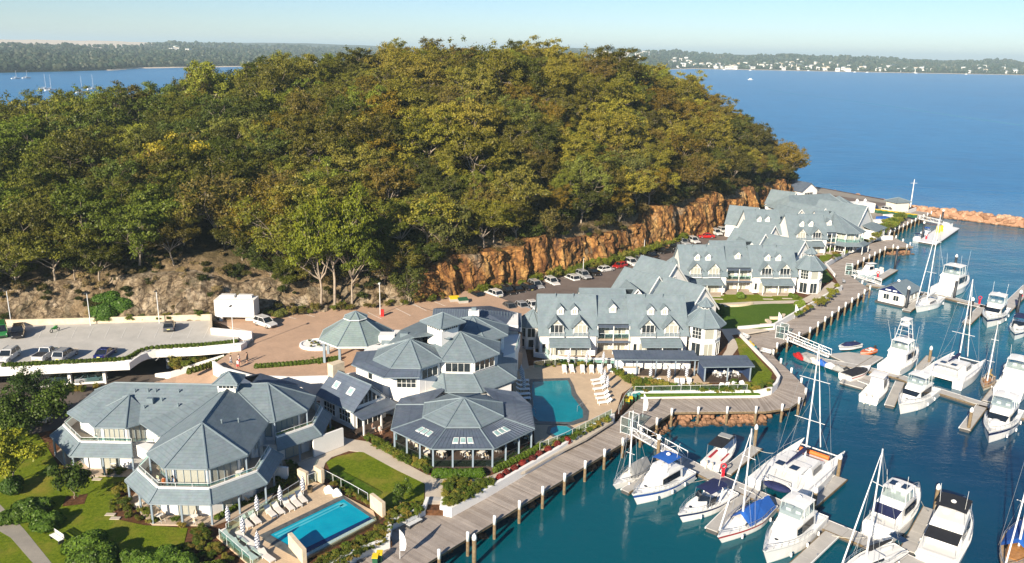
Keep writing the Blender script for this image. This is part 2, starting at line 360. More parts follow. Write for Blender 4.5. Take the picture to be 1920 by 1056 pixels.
# ================================================================ trees
def m_leaf(name, sat=1.):
    t = NT(name); a = t.n('ShaderNodeAttribute', attribute_type='INSTANCER', attribute_name='tint')
    g = t.n('ShaderNodeNewGeometry'); rp = g.outputs['Random Per Island']
    c = t.mix(1, a.outputs['Color'], t.ramp(rp, [(0, (.55,.6,.5)), (.5, (1,1,1)), (1, (1.5,1.35,1.1))]), 'MULTIPLY')
    d = t.n('ShaderNodeBsdfDiffuse'); t.l(c, d.inputs[0]); d.inputs['Roughness'].default_value = .5
    tr = t.n('ShaderNodeBsdfTranslucent'); t.l(t.mix(1, c, (1.1,1.15,.5), 'MULTIPLY'), tr.inputs[0])
    gl = t.n('ShaderNodeBsdfGlossy'); gl.inputs['Roughness'].default_value = .45; gl.inputs[0].default_value = (.5,.5,.45,1)
    m1 = t.n('ShaderNodeMixShader'); m1.inputs[0].default_value = .13; t.l(d.outputs[0], m1.inputs[1]); t.l(tr.outputs[0], m1.inputs[2])
    m2 = t.n('ShaderNodeMixShader'); m2.inputs[0].default_value = .03; t.l(m1.outputs[0], m2.inputs[1]); t.l(gl.outputs[0], m2.inputs[2])
    t.l(m2.outputs[0], t.out.inputs[0]); return t.mat
M['leaf'] = m_leaf('gum_leaf')
M['bark'] = simple('gum_bark', (.36,.30,.235), .9, var=.35, scale=1.2, spec=.1, fine=.3)
M['bark_d'] = simple('dark_bark', (.11,.075,.05), .95, var=.3, scale=2, spec=.1)
def leaf_faces(C, N, size, rs, asp=1.0):
    """one small quad per centre in C with normals N -> verts, faces"""
    n = len(C); N = N/np.linalg.norm(N, axis=1)[:,None]; a = rs.normal(size=(n,3)); T = np.cross(N, a); T /= np.linalg.norm(T, axis=1)[:,None]; B = np.cross(N, T)
    s = size*(.6+.8*rs.rand(n))[:,None]; T = T*s; B = B*s*asp
    V = np.empty((n*4,3)); V[0::4] = C-T-B*.5; V[1::4] = C+T*.3-B; V[2::4] = C+T+B*.4; V[3::4] = C-T*.3+B
    return V, np.arange(n*4).reshape(n,4)
def puff(c, rad, flat, n, rs, up=.35):
    g = rs.normal(size=(n,3))*.52; L = np.linalg.norm(g, axis=1)[:,None]; d = g/L; g = d*np.minimum(L, 1.35)
    g[:,2] = np.where(g[:,2] < -.3, -g[:,2]*.5, g[:,2]); ax = np.array([.8+.5*rs.rand(), .8+.5*rs.rand(), flat*(.75+.6*rs.rand())]); sk = rs.normal(size=2)*.3
    P = g*ax*rad*1.12; P[:,2] += P[:,0]*sk[0]+P[:,1]*sk[1]; P = c+P; N = d+np.array([0,0,up])+rs.normal(size=(n,3))*.5
    return P, N
def mesh_np(name, V, F, mats, mi=None, smooth=False):
    me = bpy.data.meshes.new(name); nv, nf = len(V), len(F); k = F.shape[1]
    me.vertices.add(nv); me.vertices.foreach_set('co', np.ascontiguousarray(V, 'f').ravel()); me.loops.add(nf*k); me.loops.foreach_set('vertex_index', np.ascontiguousarray(F, 'i').ravel())
    me.polygons.add(nf); me.polygons.foreach_set('loop_start', np.arange(0, nf*k, k, dtype='i'))
    try: me.polygons.foreach_set('loop_total', np.full(nf, k, 'i'))
    except Exception: pass
    for q in mats: me.materials.append(q)
    if mi is not None: me.polygons.foreach_set('material_index', mi)
    me.update(calc_edges=True); me.validate(); return me
def gum(seed, h=13., cr=5.2, puffs=46, lf=125, flat=.72, lsize=.155, base=.42, lean=.5, dens=1., bark='bark', dead=False, spread=1., pr=.98):
    """a gum tree: bare forked limbs carrying separate leaf clumps. returns (trunk mesh, crown mesh)"""
    rs = np.random.RandomState(seed); tb = MB(); tips = []
    top = np.array([rs.normal()*lean, rs.normal()*lean, h*base]); p = np.zeros(3); p[2] = -.8; r0 = .022*h
    k = 3; pts = [p]
    for i in range(k):
        f = (i+1)/k; pts.append(top*np.array([f,f,1])*np.array([1,1,f])+np.array([rs.normal()*.18, rs.normal()*.18, 0])*(i < k-1))
    for i in range(k): tb.tube(pts[i], pts[i+1], r0*(1-.13*i), r0*(1-.13*(i+1)), 7, cap=False)
    nl = 5 if h < 11 else 7
    def limb(a, d, L, r, lev):
        seg = 3 if lev == 0 else 2; q = a.copy(); dd = d.copy(); rr = r
        for i in range(seg):
            dd = dd+rs.normal(size=3)*.22; dd[2] += .10; dd /= np.linalg.norm(dd); b = q+dd*L/seg; r2 = rr*.74
            tb.tube(q, b, rr, r2, 6 if lev == 0 else 4, cap=False); q, rr = b, r2
            if lev < 2 and i >= seg-2:
                for _ in range(2 if lev == 0 else (2 if i == seg-1 else 1)):
                    d2 = dd+rs.normal(size=3)*.75; d2[2] = abs(d2[2])*.5+.1; d2 /= np.linalg.norm(d2); limb(q, d2, L*(.5+.25*rs.rand()), rr*.8, lev+1)
        if lev >= 1: tips.append(q)
    for i in range(nl):
        an = 2*PI*(i+rs.rand()*.7)/nl; el = .5+.75*rs.rand()
        d = np.array([math.cos(an)*math.cos(el)*spread, math.sin(an)*math.cos(el)*spread, math.sin(el)]); d /= np.linalg.norm(d)
        st = pts[-1] if i > 1 else pts[-2]+(pts[-1]-pts[-2])*.5
        limb(np.array(st), d, (cr*.95 if el < .9 else h*(1-base)*.62), r0*.5, 0)
    trunk = tb.mesh('trunk', M[bark], True)
    if dead: return trunk, None
    tips = np.array(tips); T = tips[rs.permutation(len(tips))[:puffs]]
    while len(T) < puffs: T = np.r_[T, tips[rs.randint(len(tips), size=puffs-len(T))]+rs.normal(size=(puffs-len(T),3))*[cr*.22, cr*.22, h*.06]]
    CC, NN = [], []
    for c in T:
        rad = pr*(.65+.7*rs.rand()); P, N = puff(c+np.array([0,0,rad*.2]), rad, flat, int(lf*dens*(rad/pr)**1.5), rs); CC.append(P); NN.append(N)
    V, F = leaf_faces(np.vstack(CC), np.vstack(NN), lsize, rs)
    return trunk, mesh_np('crown', V, F, [M['leaf']])
GUMS = [gum(sd, hh*1.06, cc*.86, int(pf*1.75), flat=fl, base=bs) for sd, hh, cc, pf, fl, bs in ((11,13,5.8,58,.75,.3), (12,15,6.2,66,.7,.32), (13,11.5,5.4,52,.8,.28), (14,14,6.6,70,.6,.33), (15,12.5,5.0,52,.95,.26), (16,16,5.6,60,.75,.38),
        (17,10.5,5.2,56,.85,.24), (18,13.5,6.0,50,.7,.34), (19,12,6.2,70,.65,.27), (20,14.5,5.4,58,.9,.3))]
OAKS = [gum(31, 11, 3.8, 66, 70, flat=1.25, lsize=.2, base=.2, dens=.85, pr=1.1), gum(32, 12.5, 4.0, 70, 65, flat=1.3, lsize=.2, base=.2, pr=1.1), gum(33, 9.5, 4.2, 66, 60, flat=1.0, lsize=.2, base=.16, pr=1.15)]
BUSH = [gum(41, 4.2, 2.5, 30, 75, flat=.8, lsize=.2, base=.18, pr=.85), gum(42, 3.4, 2.2, 26, 75, flat=.9, lsize=.19, base=.15, pr=.8), gum(43, 5.2, 2.4, 32, 75, flat=.9, lsize=.2, base=.25, pr=.85)]
DEADT = [gum(51, 10, 4.4, dead=True, base=.35), gum(52, 8, 4.2, dead=True, base=.3, lean=1.2)]
def tree(protos, i, loc, s, rz, tint, name, lab, cat='tree', group=None):
    t = thing(name, lab, cat, loc, rz, group); t.scale = (s[0], s[0], s[1]) if isinstance(s, tuple) else (s,)*3
    tr, cr = protos[i % len(protos)]; obj('trunk', tr, t)
    if cr: c = obj('crown', cr, t); c['tint'] = tint
    return t
GREENS = [(.138,.128,.018),(.15,.132,.020),(.108,.118,.018),(.165,.14,.022),(.125,.112,.024),(.15,.122,.024),(.092,.102,.022),(.158,.142,.022)]
BROWNS = [(.20,.135,.02),(.175,.125,.028),(.155,.11,.026),(.215,.15,.018)]
def tint_at(x, y, rs):
    """greener to the west, golden and dry towards the point"""
    w = 1/(1+math.exp(-(x+40)/25)); u = rs.rand()
    c = np.array(BROWNS[rs.randint(4)] if u < .05+.15*w else GREENS[rs.randint(8)])
    if w < .5: c = c*np.array([.82+.2*w, 1.0, 1])
    v = .5+1.3*rs.rand()**1.25
    if c[0] > c[1]*1.25: v = min(v, .85)
    return tuple(np.clip(c*np.array([.98,1.03,.9])*v, 0, 1))+(1.,)
# scatter by dart throwing
rs = np.random.RandomState(21); pts = []; cell = {}
def far_ridge(x): return np.interp(x, [-330,-145,-110,-85,-42,36,64,112], [245,250,275,298,312,330,342,342])
cand = np.c_[rs.uniform(-215, 118, 26000), rs.uniform(138, 350, 26000)]
cz, cs, ct = hill_z(cand[:,0], cand[:,1]); cw = np.interp(ct, np.arange(len(fp)), WID)
for (x, y), z, s_, t_, w_ in zip(cand, cz, cs, ct, cw):
    if s_ < w_+(.4 if t_ > 8 else -1.5 if t_ > 5 else -1 if -74 < x < -44 else -4.5) or y > far_ridge(x)+16 or abs(x-2) > y*.66+6 or t_ > 17.2 or x > 109: continue
    if -66 < x < -47 and s_ < 15+5*math.sin(x*.5): continue                      # bare eroded slope above the car park
    dmin = 3.9+1.8*((hash((int(x*7), int(y*5))) % 97)/97)+(.6 if s_ > 40 else 0)
    k = (int(x//7), int(y//7)); ok = True
    for i in (-1,0,1):
        for j in (-1,0,1):
            for q in cell.get((k[0]+i, k[1]+j), ()):
                if (q[0]-x)**2+(q[1]-y)**2 < dmin*dmin: ok = False
    if ok: cell.setdefault(k, []).append((x, y)); pts.append((x, y, z, s_, t_))
pts.sort(key=lambda p: p[0]**2+p[1]**2+(p[2]-55)**2)
NTREE = 300
GRP = 'gum trees on the wooded headland'
far_pts = []
for n, (x, y, z, s_, t_) in enumerate(pts):
    i = rs.randint(1000); rz = rs.rand()*6.28; tn = tint_at(x, y, rs); u = rs.rand(); edge = s_ < 18 and t_ > 7
    sz = .56+.5*rs.rand()**1.5
    if edge: sz *= .9
    if n < NTREE:
        v = np.array([x, y, z-CAM_H]); px = 960+FPX*(v@_r)/(v@_f); zone = ('at the far western end','above the car deck','above the eroded bank','behind the driveway','above the restaurant','above the near cottages','above the middle cottages','near the headland point')[int(np.searchsorted([90,240,430,690,930,1170,1340], px))]
        row = 'in the front row' if s_ < 24 else 'on the lower slope' if s_ < 48 else 'halfway up the hill' if s_ < 75 else 'high on the hill'; size = 'small' if sz < .64 else 'tall' if sz > .82 else 'medium'
        if u < .025: tree(DEADT, i, (x,y,z), sz, rz, tn, 'dead_tree', f'bleached leafless dead tree {row} {zone}', group=GRP)
        elif u < (.32 if edge else .14): tree(OAKS, i, (x,y,z), sz, rz, (.13*(.8+.4*rs.rand()),.115,.03,1), 'she_oak', f'{size} wispy grey green she-oak {row} {zone}', group=GRP)
        else:
            w = 'yellow brown' if tn[0] > tn[1]*1.25 else 'olive' if tn[0] > tn[1]*1.05 else 'green'
            tree(GUMS, i, (x,y,z), sz, rz, tn, 'gum_tree', f'{size} {w} gum tree {row} {zone}', group=GRP)
    else: far_pts.append((x, y, z, sz*1.04, rz, i, tn))
print('trees', len(pts))
def scatter_gn(name, P, protos, mats_joined=True):
    """many instances of the prototype meshes held by one object"""
    me = bpy.data.meshes.new(name); me.from_pydata([p[:3] for p in P], [], [])
    for nm, ty, vals in (('scl', 'FLOAT', [p[3] for p in P]), ('rotz', 'FLOAT', [p[4] for p in P]), ('idx', 'INT', [p[5] for p in P])):
        me.attributes.new(nm, ty, 'POINT').data.foreach_set('value', vals)
    me.attributes.new('tint', 'FLOAT_COLOR', 'POINT').data.foreach_set('color', np.array([p[6] for p in P], 'f').ravel())
    c = bpy.data.collections.new(name+'_kinds')
    for i, (tr, cr) in enumerate(protos):
        n1 = len(tr.vertices) if tr else 0; V = []; F = []; mi = []
        for me2, m_ in ((tr, 1), (cr, 0)):
            if me2 is None: continue
            b = len(V); V += [v.co[:] for v in me2.vertices]; F += [tuple(b+q for q in p.vertices) for p in me2.polygons]; mi += [m_]*len(me2.polygons)
        jm = bpy.data.meshes.new(f'{name}_kind'); jm.from_pydata(V, [], F); jm.materials.append(cr.materials[0] if cr else M['leaf']); jm.materials.append(tr.materials[0] if tr else M['bark']); jm.polygons.foreach_set('material_index', mi)
        c.objects.link(bpy.data.objects.new(f'{name}_kind_{i:02d}', jm))
    ng = bpy.data.node_groups.new(name, 'GeometryNodeTree'); ng.interface.new_socket('Geometry', in_out='INPUT', socket_type='NodeSocketGeometry'); ng.interface.new_socket('Geometry', in_out='OUTPUT', socket_type='NodeSocketGeometry')
    N = ng.nodes.new; L = ng.links.new; gi, go = N('NodeGroupInput'), N('NodeGroupOutput')
    ci = N('GeometryNodeCollectionInfo'); ci.inputs['Collection'].default_value = c; ci.inputs['Separate Children'].default_value = True; ci.inputs['Reset Children'].default_value = True
    ip = N('GeometryNodeInstanceOnPoints'); ip.inputs['Pick Instance'].default_value = True
    def att(nm, ty):
        q = N('GeometryNodeInputNamedAttribute'); q.data_type = ty; q.inputs['Name'].default_value = nm; return q.outputs['Attribute']
    cx = N('ShaderNodeCombineXYZ'); L(att('rotz', 'FLOAT'), cx.inputs[2]); L(cx.outputs[0], ip.inputs['Rotation'])
    L(att('scl', 'FLOAT'), ip.inputs['Scale']); L(att('idx', 'INT'), ip.inputs['Instance Index'])
    L(gi.outputs[0], ip.inputs['Points']); L(ci.outputs[0], ip.inputs['Instance']); L(ip.outputs[0], go.inputs[0])
    o = obj(name, me); md = o.modifiers.new('scatter', 'NODES'); md.node_group = ng; return o
stuff(scatter_gn('forest', far_pts, GUMS+OAKS), 'mass of gum trees covering the upper hill', 'forest')
for k, (x, y, s, ki) in enumerate(((-97,143,.62,6),(-91,146,.55,2),(-87,151,.68,8),(-82,149,.5,4),(-78,154,.6,2),(-103,147,.66,3),(-47,156,.55,6),(-44,153.5,.42,4),(-40,157,.6,8),(-51,158,.5,2),(-27,160.5,.55,4),(-22,161,.6,6),(-17,165,.5,2),(-72,156,.5,6))):
    zz = float(hill_z(x, y)[0][0]); tree(GUMS, ki, (x, y, zz-.3), s, k*1.7, ((.055,.075,.012,1),(.085,.10,.012,1),(.11,.105,.014,1))[k % 3], 'bank_tree', f'low bushy tree, {ORD[k]} along the bank from the far end of the car deck', group='low trees on the bank')
# scrub on banks, cliff lip and forest floor
scr = []
cand = np.c_[rs.uniform(-175, 112, 12000), rs.uniform(130, 330, 12000)]; cz, cs, ct = hill_z(cand[:,0], cand[:,1]); cw = np.interp(ct, np.arange(len(fp)), WID)
for (x, y), z, s_, t_, w_ in zip(cand, cz, cs, ct, cw):
    if abs(x) > y*.66+6 or t_ > 17: continue
    lip = t_ > 4.8 and w_-.9 < s_ < w_+9
    bank = t_ <= 4.8 and 0.5 < s_ < w_+6
    face = t_ > 8 and .3 < s_ < w_ and rs.rand() < .6 or t_ <= 8 and 0 < s_ < w_ and rs.rand() < .55
    if face: z = z+1.0
    if face or lip and rs.rand() < .85 or bank and rs.rand() < (.5 if -68 < x < -44 else .8) or s_ > w_+5 and rs.rand() < .7:
        g = rs.rand(); c = ((.26,.20,.10) if bank else (.09,.07,.025)) if g < .35 else (.055,.055,.012) if g < .7 else (.042,.058,.011)
        scr.append((x, y, z-.2, (.3+.55*rs.rand())*(.42 if bank or face else 1.1 if lip else 1.0), rs.rand()*6.28, rs.randint(1000), tuple(np.array(c)*(.7+.6*rs.rand()))+(1.,)))
stuff(scatter_gn('undergrowth', scr, BUSH), 'scrub and bushes along the cliff top and bank', 'undergrowth')
# ================================================================ ground materials
def m_ground(name, stops, s1=.25, s2=2.5, rough=.95, bump=.5, big=None):
    t = NT(name); P = t.wpos(); c = t.ramp(t.noise(s2, 6, .72, P), stops)
    if big: c = t.mix(t.ramp(t.noise(s1, 4, .6, P), [(.42, (0,0,0)), (.62, (1,1,1))]), c, t.mix(1, c, big, 'MULTIPLY'))
    t.bsdf(c, rough, 0, t.bump(t.noise(s2*3, 4, .7, P), bump, .08), .15); return t.mat
M['mulch'] = m_ground('garden_mulch', [(.3, (.05,.026,.014)), (.55, (.13,.06,.032)), (.75, (.22,.12,.07))], big=(.8,.8,.6))
def m_lawn():
    t = NT('lawn_grass'); P = t.wpos(); g = t.ramp(t.noise(3.2, 6, .75, P), [(.3, (.06,.11,.005)), (.52, (.14,.19,.010)), (.75, (.23,.27,.018))])
    dry = t.ramp(t.noise(2.6, 5, .7, P), [(.3, (.20,.17,.03)), (.7, (.38,.29,.06))])
    c = t.mix(t.ramp(t.noise(.22, 4, .6, P), [(.5, (0,0,0)), (.72, (.75,.75,.75))]), g, dry)
    t.bsdf(c, .95, 0, t.bump(t.noise(9, 4, .8, P), .9, .12), .1); return t.mat
M['lawn'] = m_lawn()
M['turf'] = m_ground('green_turf', [(.3, (.04,.085,.008)), (.6, (.085,.15,.012)), (.8, (.12,.19,.02))], s2=3, big=(.8,.9,.8))
def m_asphalt(name, c0, c1):
    t = NT(name); P = t.wpos(); c = t.ramp(t.noise(.35, 6, .7, P), [(.3, c0), (.7, c1)])
    c = t.mix(.35, c, t.ramp(t.noise(22, 3, .7, P), [(.35, (.4,.4,.4)), (.65, (1,1,1))]), 'MULTIPLY')
    t.bsdf(c, .92, 0, t.bump(t.noise(30, 3, .6, P), .3, .01), .2); return t.mat
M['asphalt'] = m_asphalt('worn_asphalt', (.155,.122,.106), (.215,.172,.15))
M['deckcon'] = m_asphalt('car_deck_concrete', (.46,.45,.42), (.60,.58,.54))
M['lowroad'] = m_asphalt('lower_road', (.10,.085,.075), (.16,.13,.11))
def m_pavers(name, a, b, joint, sx, rot=.5):
    t = NT(name); P = t.wpos(); q = t.n('ShaderNodeTexBrick'); t.l(t.scaled(P, (sx,sx,sx), (0,0,rot)), q.inputs['Vector'])
    q.inputs['Color1'].default_value = (*a,1); q.inputs['Color2'].default_value = (*b,1); q.inputs['Mortar'].default_value = (*joint,1); q.inputs['Mortar Size'].default_value = .012; q.inputs['Scale'].default_value = 1
    c = t.mix(.6, q.outputs[0], t.ramp(t.noise(.4, 5, .7, P), [(.3, (.72,.7,.68)), (.7, (1.08,1.05,1))]), 'MULTIPLY')
    t.bsdf(c, .85, 0, t.bump(t.noise(14, 3, .7, P), .2, .01), .25); return t.mat
M['brick'] = m_pavers('brick_driveway', (.54,.375,.265), (.48,.33,.235), (.37,.26,.2), 2.2)
M['stone'] = m_pavers('sandstone_paving', (.62,.48,.33), (.56,.43,.30), (.44,.35,.25), .9)
M['path'] = m_asphalt('pale_concrete_path', (.50,.44,.36), (.62,.55,.46))
M['grypath'] = m_asphalt('grey_path', (.27,.25,.22), (.36,.33,.28))
M['white'] = simple('white_render', (.80,.79,.765), .75, var=.045, scale=.5, spec=.3, fine=.05)
M['whitep'] = simple('white_gloss_paint', (.82,.82,.80), .4, var=.05, scale=1.5)
M['cream'] = simple('sandstone_block', (.66,.55,.40), .85, var=.16, scale=1.2, fine=.15)
M['steel'] = simple('galvanised_steel', (.55,.57,.58), .35, .7, var=.15)
M['alu'] = simple('painted_rail', (.72,.74,.75), .4, .1, var=.08)
M['dark'] = simple('dark_metal', (.035,.04,.045), .5, var=.2)
M['timber'] = simple('weathered_pile', (.20,.15,.09), .9, var=.35, scale=2.5, fine=.3, spec=.15)
M['concrete'] = simple('plain_concrete', (.42,.40,.37), .85, var=.15, scale=.8, fine=.15)
M['line'] = simple('road_paint', (.66,.65,.61), .7, var=.12, scale=4)
def m_glass(name, a=.22, tint=(.75,.9,.88)):
    t = NT(name); tr = t.n('ShaderNodeBsdfTransparent'); tr.inputs[0].default_value = (*tint,1); gl = t.n('ShaderNodeBsdfGlossy'); gl.inputs['Roughness'].default_value = .03; gl.inputs[0].default_value = (.9,.95,.95,1)
    m = t.n('ShaderNodeMixShader'); f = t.n('ShaderNodeFresnel'); f.inputs[0].default_value = 1.5
    t.l(t.math('MINIMUM', t.math('ADD', f.outputs[0], a*.3), .07+a*.5), m.inputs[0]); t.l(tr.outputs[0], m.inputs[1]); t.l(gl.outputs[0], m.inputs[2]); t.l(m.outputs[0], t.out.inputs[0]); return t.mat
M['glass'] = m_glass('clear_glass')
M['haze_glass'] = m_glass('milky_glass', .3, (.8,.92,.92))
M['pane'] = simple('dark_window_glass', (.022,.03,.036), .06, var=.5, scale=.6, spec=.8)
def m_curtain(name, lo, hi):
    t = NT(name); P = t.pos(); w = t.n('ShaderNodeTexWave'); w.inputs['Scale'].default_value = 2.6; w.inputs['Distortion'].default_value = 2.5; t.l(P, w.inputs['Vector'])
    c = t.ramp(w.outputs['Fac'], [(.1, lo), (.9, hi)]); q = t.bsdf(c, .5, 0); q.inputs['Coat Weight'].default_value = 1; q.inputs['Coat Roughness'].default_value = .03; return t.mat
M['curtain'] = m_curtain('curtained_glass', (.22,.23,.20), (.52,.52,.45))
M['skyglass'] = simple('roof_light_glass', (.30,.46,.44), .08, var=.2, scale=.7, spec=.8)

def pg(name, mat, z, pix, th=None, lab=None, parent=None, base=None):
    """flat sheet whose corners lie at photo pixels on the level z"""
    P = [A2(x, y, z) for x, y in pix]
    mb = MB().prism(P, (z-(th or .3)) if base is None else base, z, bottom=False)
    return struct(mb.build(name, M[mat], parent), lab)
LAND = [(-220,40),(-50,40),(-31.2,60.6),(-15.4,77.6),(-12.6,79.4),(-13.4,82.6),(-9.9,85.9),(-7.6,85.9),(-6.6,86),(-2.8,90.3),(6.7,101.8),(11,107.6),(15.3,112.6),(17.1,115.3),(20.4,121.4),(39.8,122.6),(42,123.9),(43.5,126.2),(44.8,129),(45,133),(44.4,141.4),(43.8,150.6),(46.6,154.8),(52.3,156.7),(63.7,170.5),(76.8,186.3),(79.2,197),(80.6,207.2),(87.4,216.6),(103.7,236.3),(108,242.5),(110,254.8),(131.6,279.4),(143.5,292),(146,302),(125,338),(117,336),(100,300),(74,264),(50,238),(25,205),(5,186),(-10,173),(-21,162),(-55,152),(-90,146),(-220,142)]
struct(MB().prism(LAND, -4, 2.9, bottom=False).build('ground', M['mulch']), 'mulched garden ground of the waterfront')
# lawns and paths on the lower level
pg('lawn', 'lawn', 2.95, [(0,700),(118,886),(118,895),(250,890),(232,905),(210,960),(225,975),(270,985),(352,990),(335,1060),(200,1130),(-60,1130),(-120,800)], lab='shaded lawn beside the corner villa')
pg('lawn', 'lawn', 2.958, [(-80,960),(20,985),(70,1056),(90,1100),(-120,1100)], lab='sunny lawn at the very corner of the grounds')
pg('path', 'grypath', 2.966, [(-60,915),(0,946),(45,992),(100,1060),(140,1100),(95,1100),(62,1056),(20,1008),(-20,985),(-90,950)], lab='curving grey path beside the corner lawn')
pg('lawn', 'lawn', 2.95, [(612,866),(632,856),(678,846),(796,905),(795,944),(758,962),(690,935),(625,898)], lab='small dry lawn above the lap pool')
pg('path', 'path', 2.956, [(585,835),(600,790),(612,798),(650,822),(690,828),(735,855),(800,890),(835,897),(920,892),(1000,858),(1065,826),(1100,800),(1128,782),(1150,790),(1100,822),(1040,852),(985,884),(925,903),(868,905),(834,905),(832,945),(797,945),(797,907),(745,882),(682,848),(655,845),(622,857),(610,868),(604,885),(588,905),(572,885),(560,868),(548,862),(548,850)], lab='pale concrete garden path winding past the restaurant')
pg('lawn', 'turf', 2.95, [(1352,598),(1358,570),(1420,569),(1512,570),(1495,582),(1450,612),(1405,616),(1355,618)], lab='bright green lawn before the second cottage row')
pg('lawn', 'lawn', 2.95, [(1290,552),(1490,552),(1510,560),(1490,567),(1352,568),(1300,570)], lab='grass strip along the second cottage row')
pg('path', 'path', 2.958, [(1340,569),(1420,565),(1500,563),(1530,548),(1560,528),(1570,534),(1545,556),(1515,567),(1430,570),(1345,575)], lab='path curving along the second cottage row')
pg('path', 'path', 2.958, [(1352,617),(1405,615),(1440,618),(1400,625),(1372,628),(1380,640),(1384,652),(1372,668),(1352,670),(1362,655),(1366,640),(1358,628)], lab='path round the near tower')
pg('lawn', 'lawn', 2.95, [(1378,633),(1392,637),(1418,668),(1448,700),(1440,722),(1420,730),(1395,722),(1398,700),(1388,670)], lab='curved lawn strip inside the promenade bend')
pg('lawn', 'turf', 2.95, [(1544,500),(1562,522),(1552,530),(1538,530),(1540,512)], lab='lawn patch beside the far tower')
pg('lawn', 'lawn', 2.95, [(1540,474),(1562,478),(1550,492),(1535,488)], lab='narrow grass patch before the third cottage row')
# lower road in front of the villa and under the car deck
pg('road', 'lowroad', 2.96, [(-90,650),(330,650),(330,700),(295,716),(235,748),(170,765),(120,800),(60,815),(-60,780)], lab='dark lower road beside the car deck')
# promenade
PROM = [([(-25.7,56.1),(-11.5,73)], [(-29.7,59.5),(-15.5,76.4)]), ([(-11.5,73),(-2.7,83.4)], [(-17.1,77.7),(-8.3,88.1)]), ([(-2.7,83.4),(16.4,106),(20,110)], [(-6.2,86.3),(13,109),(16,112.6)]),
        ([(20,110),(25,116.2)], [(16,112.6),(20.4,121.1)]), ([(25,116.2),(39.5,117.2)], [(20.4,121.1),(39.8,122.3)]),
        ([(39.5,117.2),(43.6,118.7),(47.1,122.4),(48.8,126.8),(48.5,133.1),(47.8,140.2),(48.2,144.3)], [(39.8,122.3),(42,123.6),(43.8,125.9),(45.1,128.9),(45.3,132.9),(44.7,141.4),(44.1,147)]),
        ([(48.2,144.3),(51.9,148.6),(59.8,156.3),(70.4,170.1),(84.4,187.6)], [(44.1,147),(45.8,153.5),(52.5,156.4),(64,170.2),(77.1,185.9)]),
        ([(84.4,187.6),(84.3,198.5),(84.9,204.7)], [(77.1,185.9),(79.5,197),(81,207)]), ([(84.9,204.7),(107.8,231.7)], [(81,207),(104,236)]),
        ([(107.8,231.7),(115.9,233.4)], [(104,236),(113.4,243.5)]), ([(115.9,233.4),(115.6,250.6)], [(113.4,243.5),(110.5,254.5)]), ([(115.6,250.6),(136.8,275.6),(147.6,287.9)], [(110.5,254.5),(132,279),(143.8,291.6)])]
def m_planks():
    t = NT('weathered_planks'); g = t.n('ShaderNodeNewGeometry'); P = t.wpos()
    c = t.ramp(g.outputs['Random Per Island'], [(0, (.29,.25,.22)), (.5, (.35,.31,.28)), (1, (.42,.375,.34))])
    c = t.mix(.6, c, t.ramp(t.noise(.5, 6, .75, P), [(.3, (.6,.58,.56)), (.7, (1.1,1.08,1.05))]), 'MULTIPLY')
    t.bsdf(c, .88, 0, None, .2); return t.mat
M['plank'] = m_planks()
prom = thing('promenade', 'long weathered timber promenade on piles along the marina', 'promenade', (5,92,0)); prom['kind'] = 'structure'
pk = MB(); sub = MB()
def lerp2(a, b, t): return (a[0]+(b[0]-a[0])*t, a[1]+(b[1]-a[1])*t)
edge_pts = []
for out, inn in PROM:
    for i in range(len(out)-1):
        L = max(math.dist(out[i], out[i+1]), math.dist(inn[i], inn[i+1])); n = max(1, int(L/.3))
        for k in range(n):
            a, b = k/n, (k+.93)/n; q = [lerp2(out[i], out[i+1], a), lerp2(out[i], out[i+1], b), lerp2(inn[i], inn[i+1], b), lerp2(inn[i], inn[i+1], a)]
            zz = 2.2+rnd.uniform(-.008, .008)
            pk.add([(*p, zz-.06) for p in q]+[(*p, zz) for p in q], [(4,5,6,7),(0,1,5,4),(1,2,6,5),(2,3,7,6),(3,0,4,7)])
        sub.sheet([(*lerp2(out[i], inn[i], .02), 2.1), (*lerp2(out[i+1], inn[i+1], .02), 2.1), (*inn[i+1], 2.1), (*inn[i], 2.1)], .35)
        if not edge_pts or math.dist(edge_pts[-1], out[i]) > .05: edge_pts.append(out[i])
        edge_pts.append(out[i+1])
stuff(pk.build('deck_planks', M['plank'], prom, world=True)); sub.build('deck_frame', M['timber'], prom, world=True)
# piles with white collars on the water side, plus a second row of plain ones underneath
pm = MB().tube((0,0,-3), (0,0,2.25), .21, .19, 9).mesh('pile', M['timber'], True)
bm_ = MB().lathe((0,0,0), [(.2,1.9),(.2,3.0),(.17,3.06),(.02,3.09)], 9).mesh('bollard', M['whitep'], True)
inner_pm = MB().tube((0,0,-3), (0,0,2.1), .19, .18, 7).mesh('inner_pile', M['timber'], True)
acc = 1.5; npile = 0
for a, b in zip(edge_pts[:-1], edge_pts[1:]):
    L = math.dist(a, b)
    if L < .01: continue
    while acc < L:
        x, y = lerp2(a, b, acc/L); nx, ny = (b[1]-a[1])/L, -(b[0]-a[0])/L
        for nm, me, off in (('pile', pm, .06), ('bollard', bm_, .06), ('pile', inner_pm, -2.4)):
            o = obj(nm, me, prom); o.location = (x+nx*off-5, y+ny*off-92, 0)
        acc += 4.5
    acc -= L
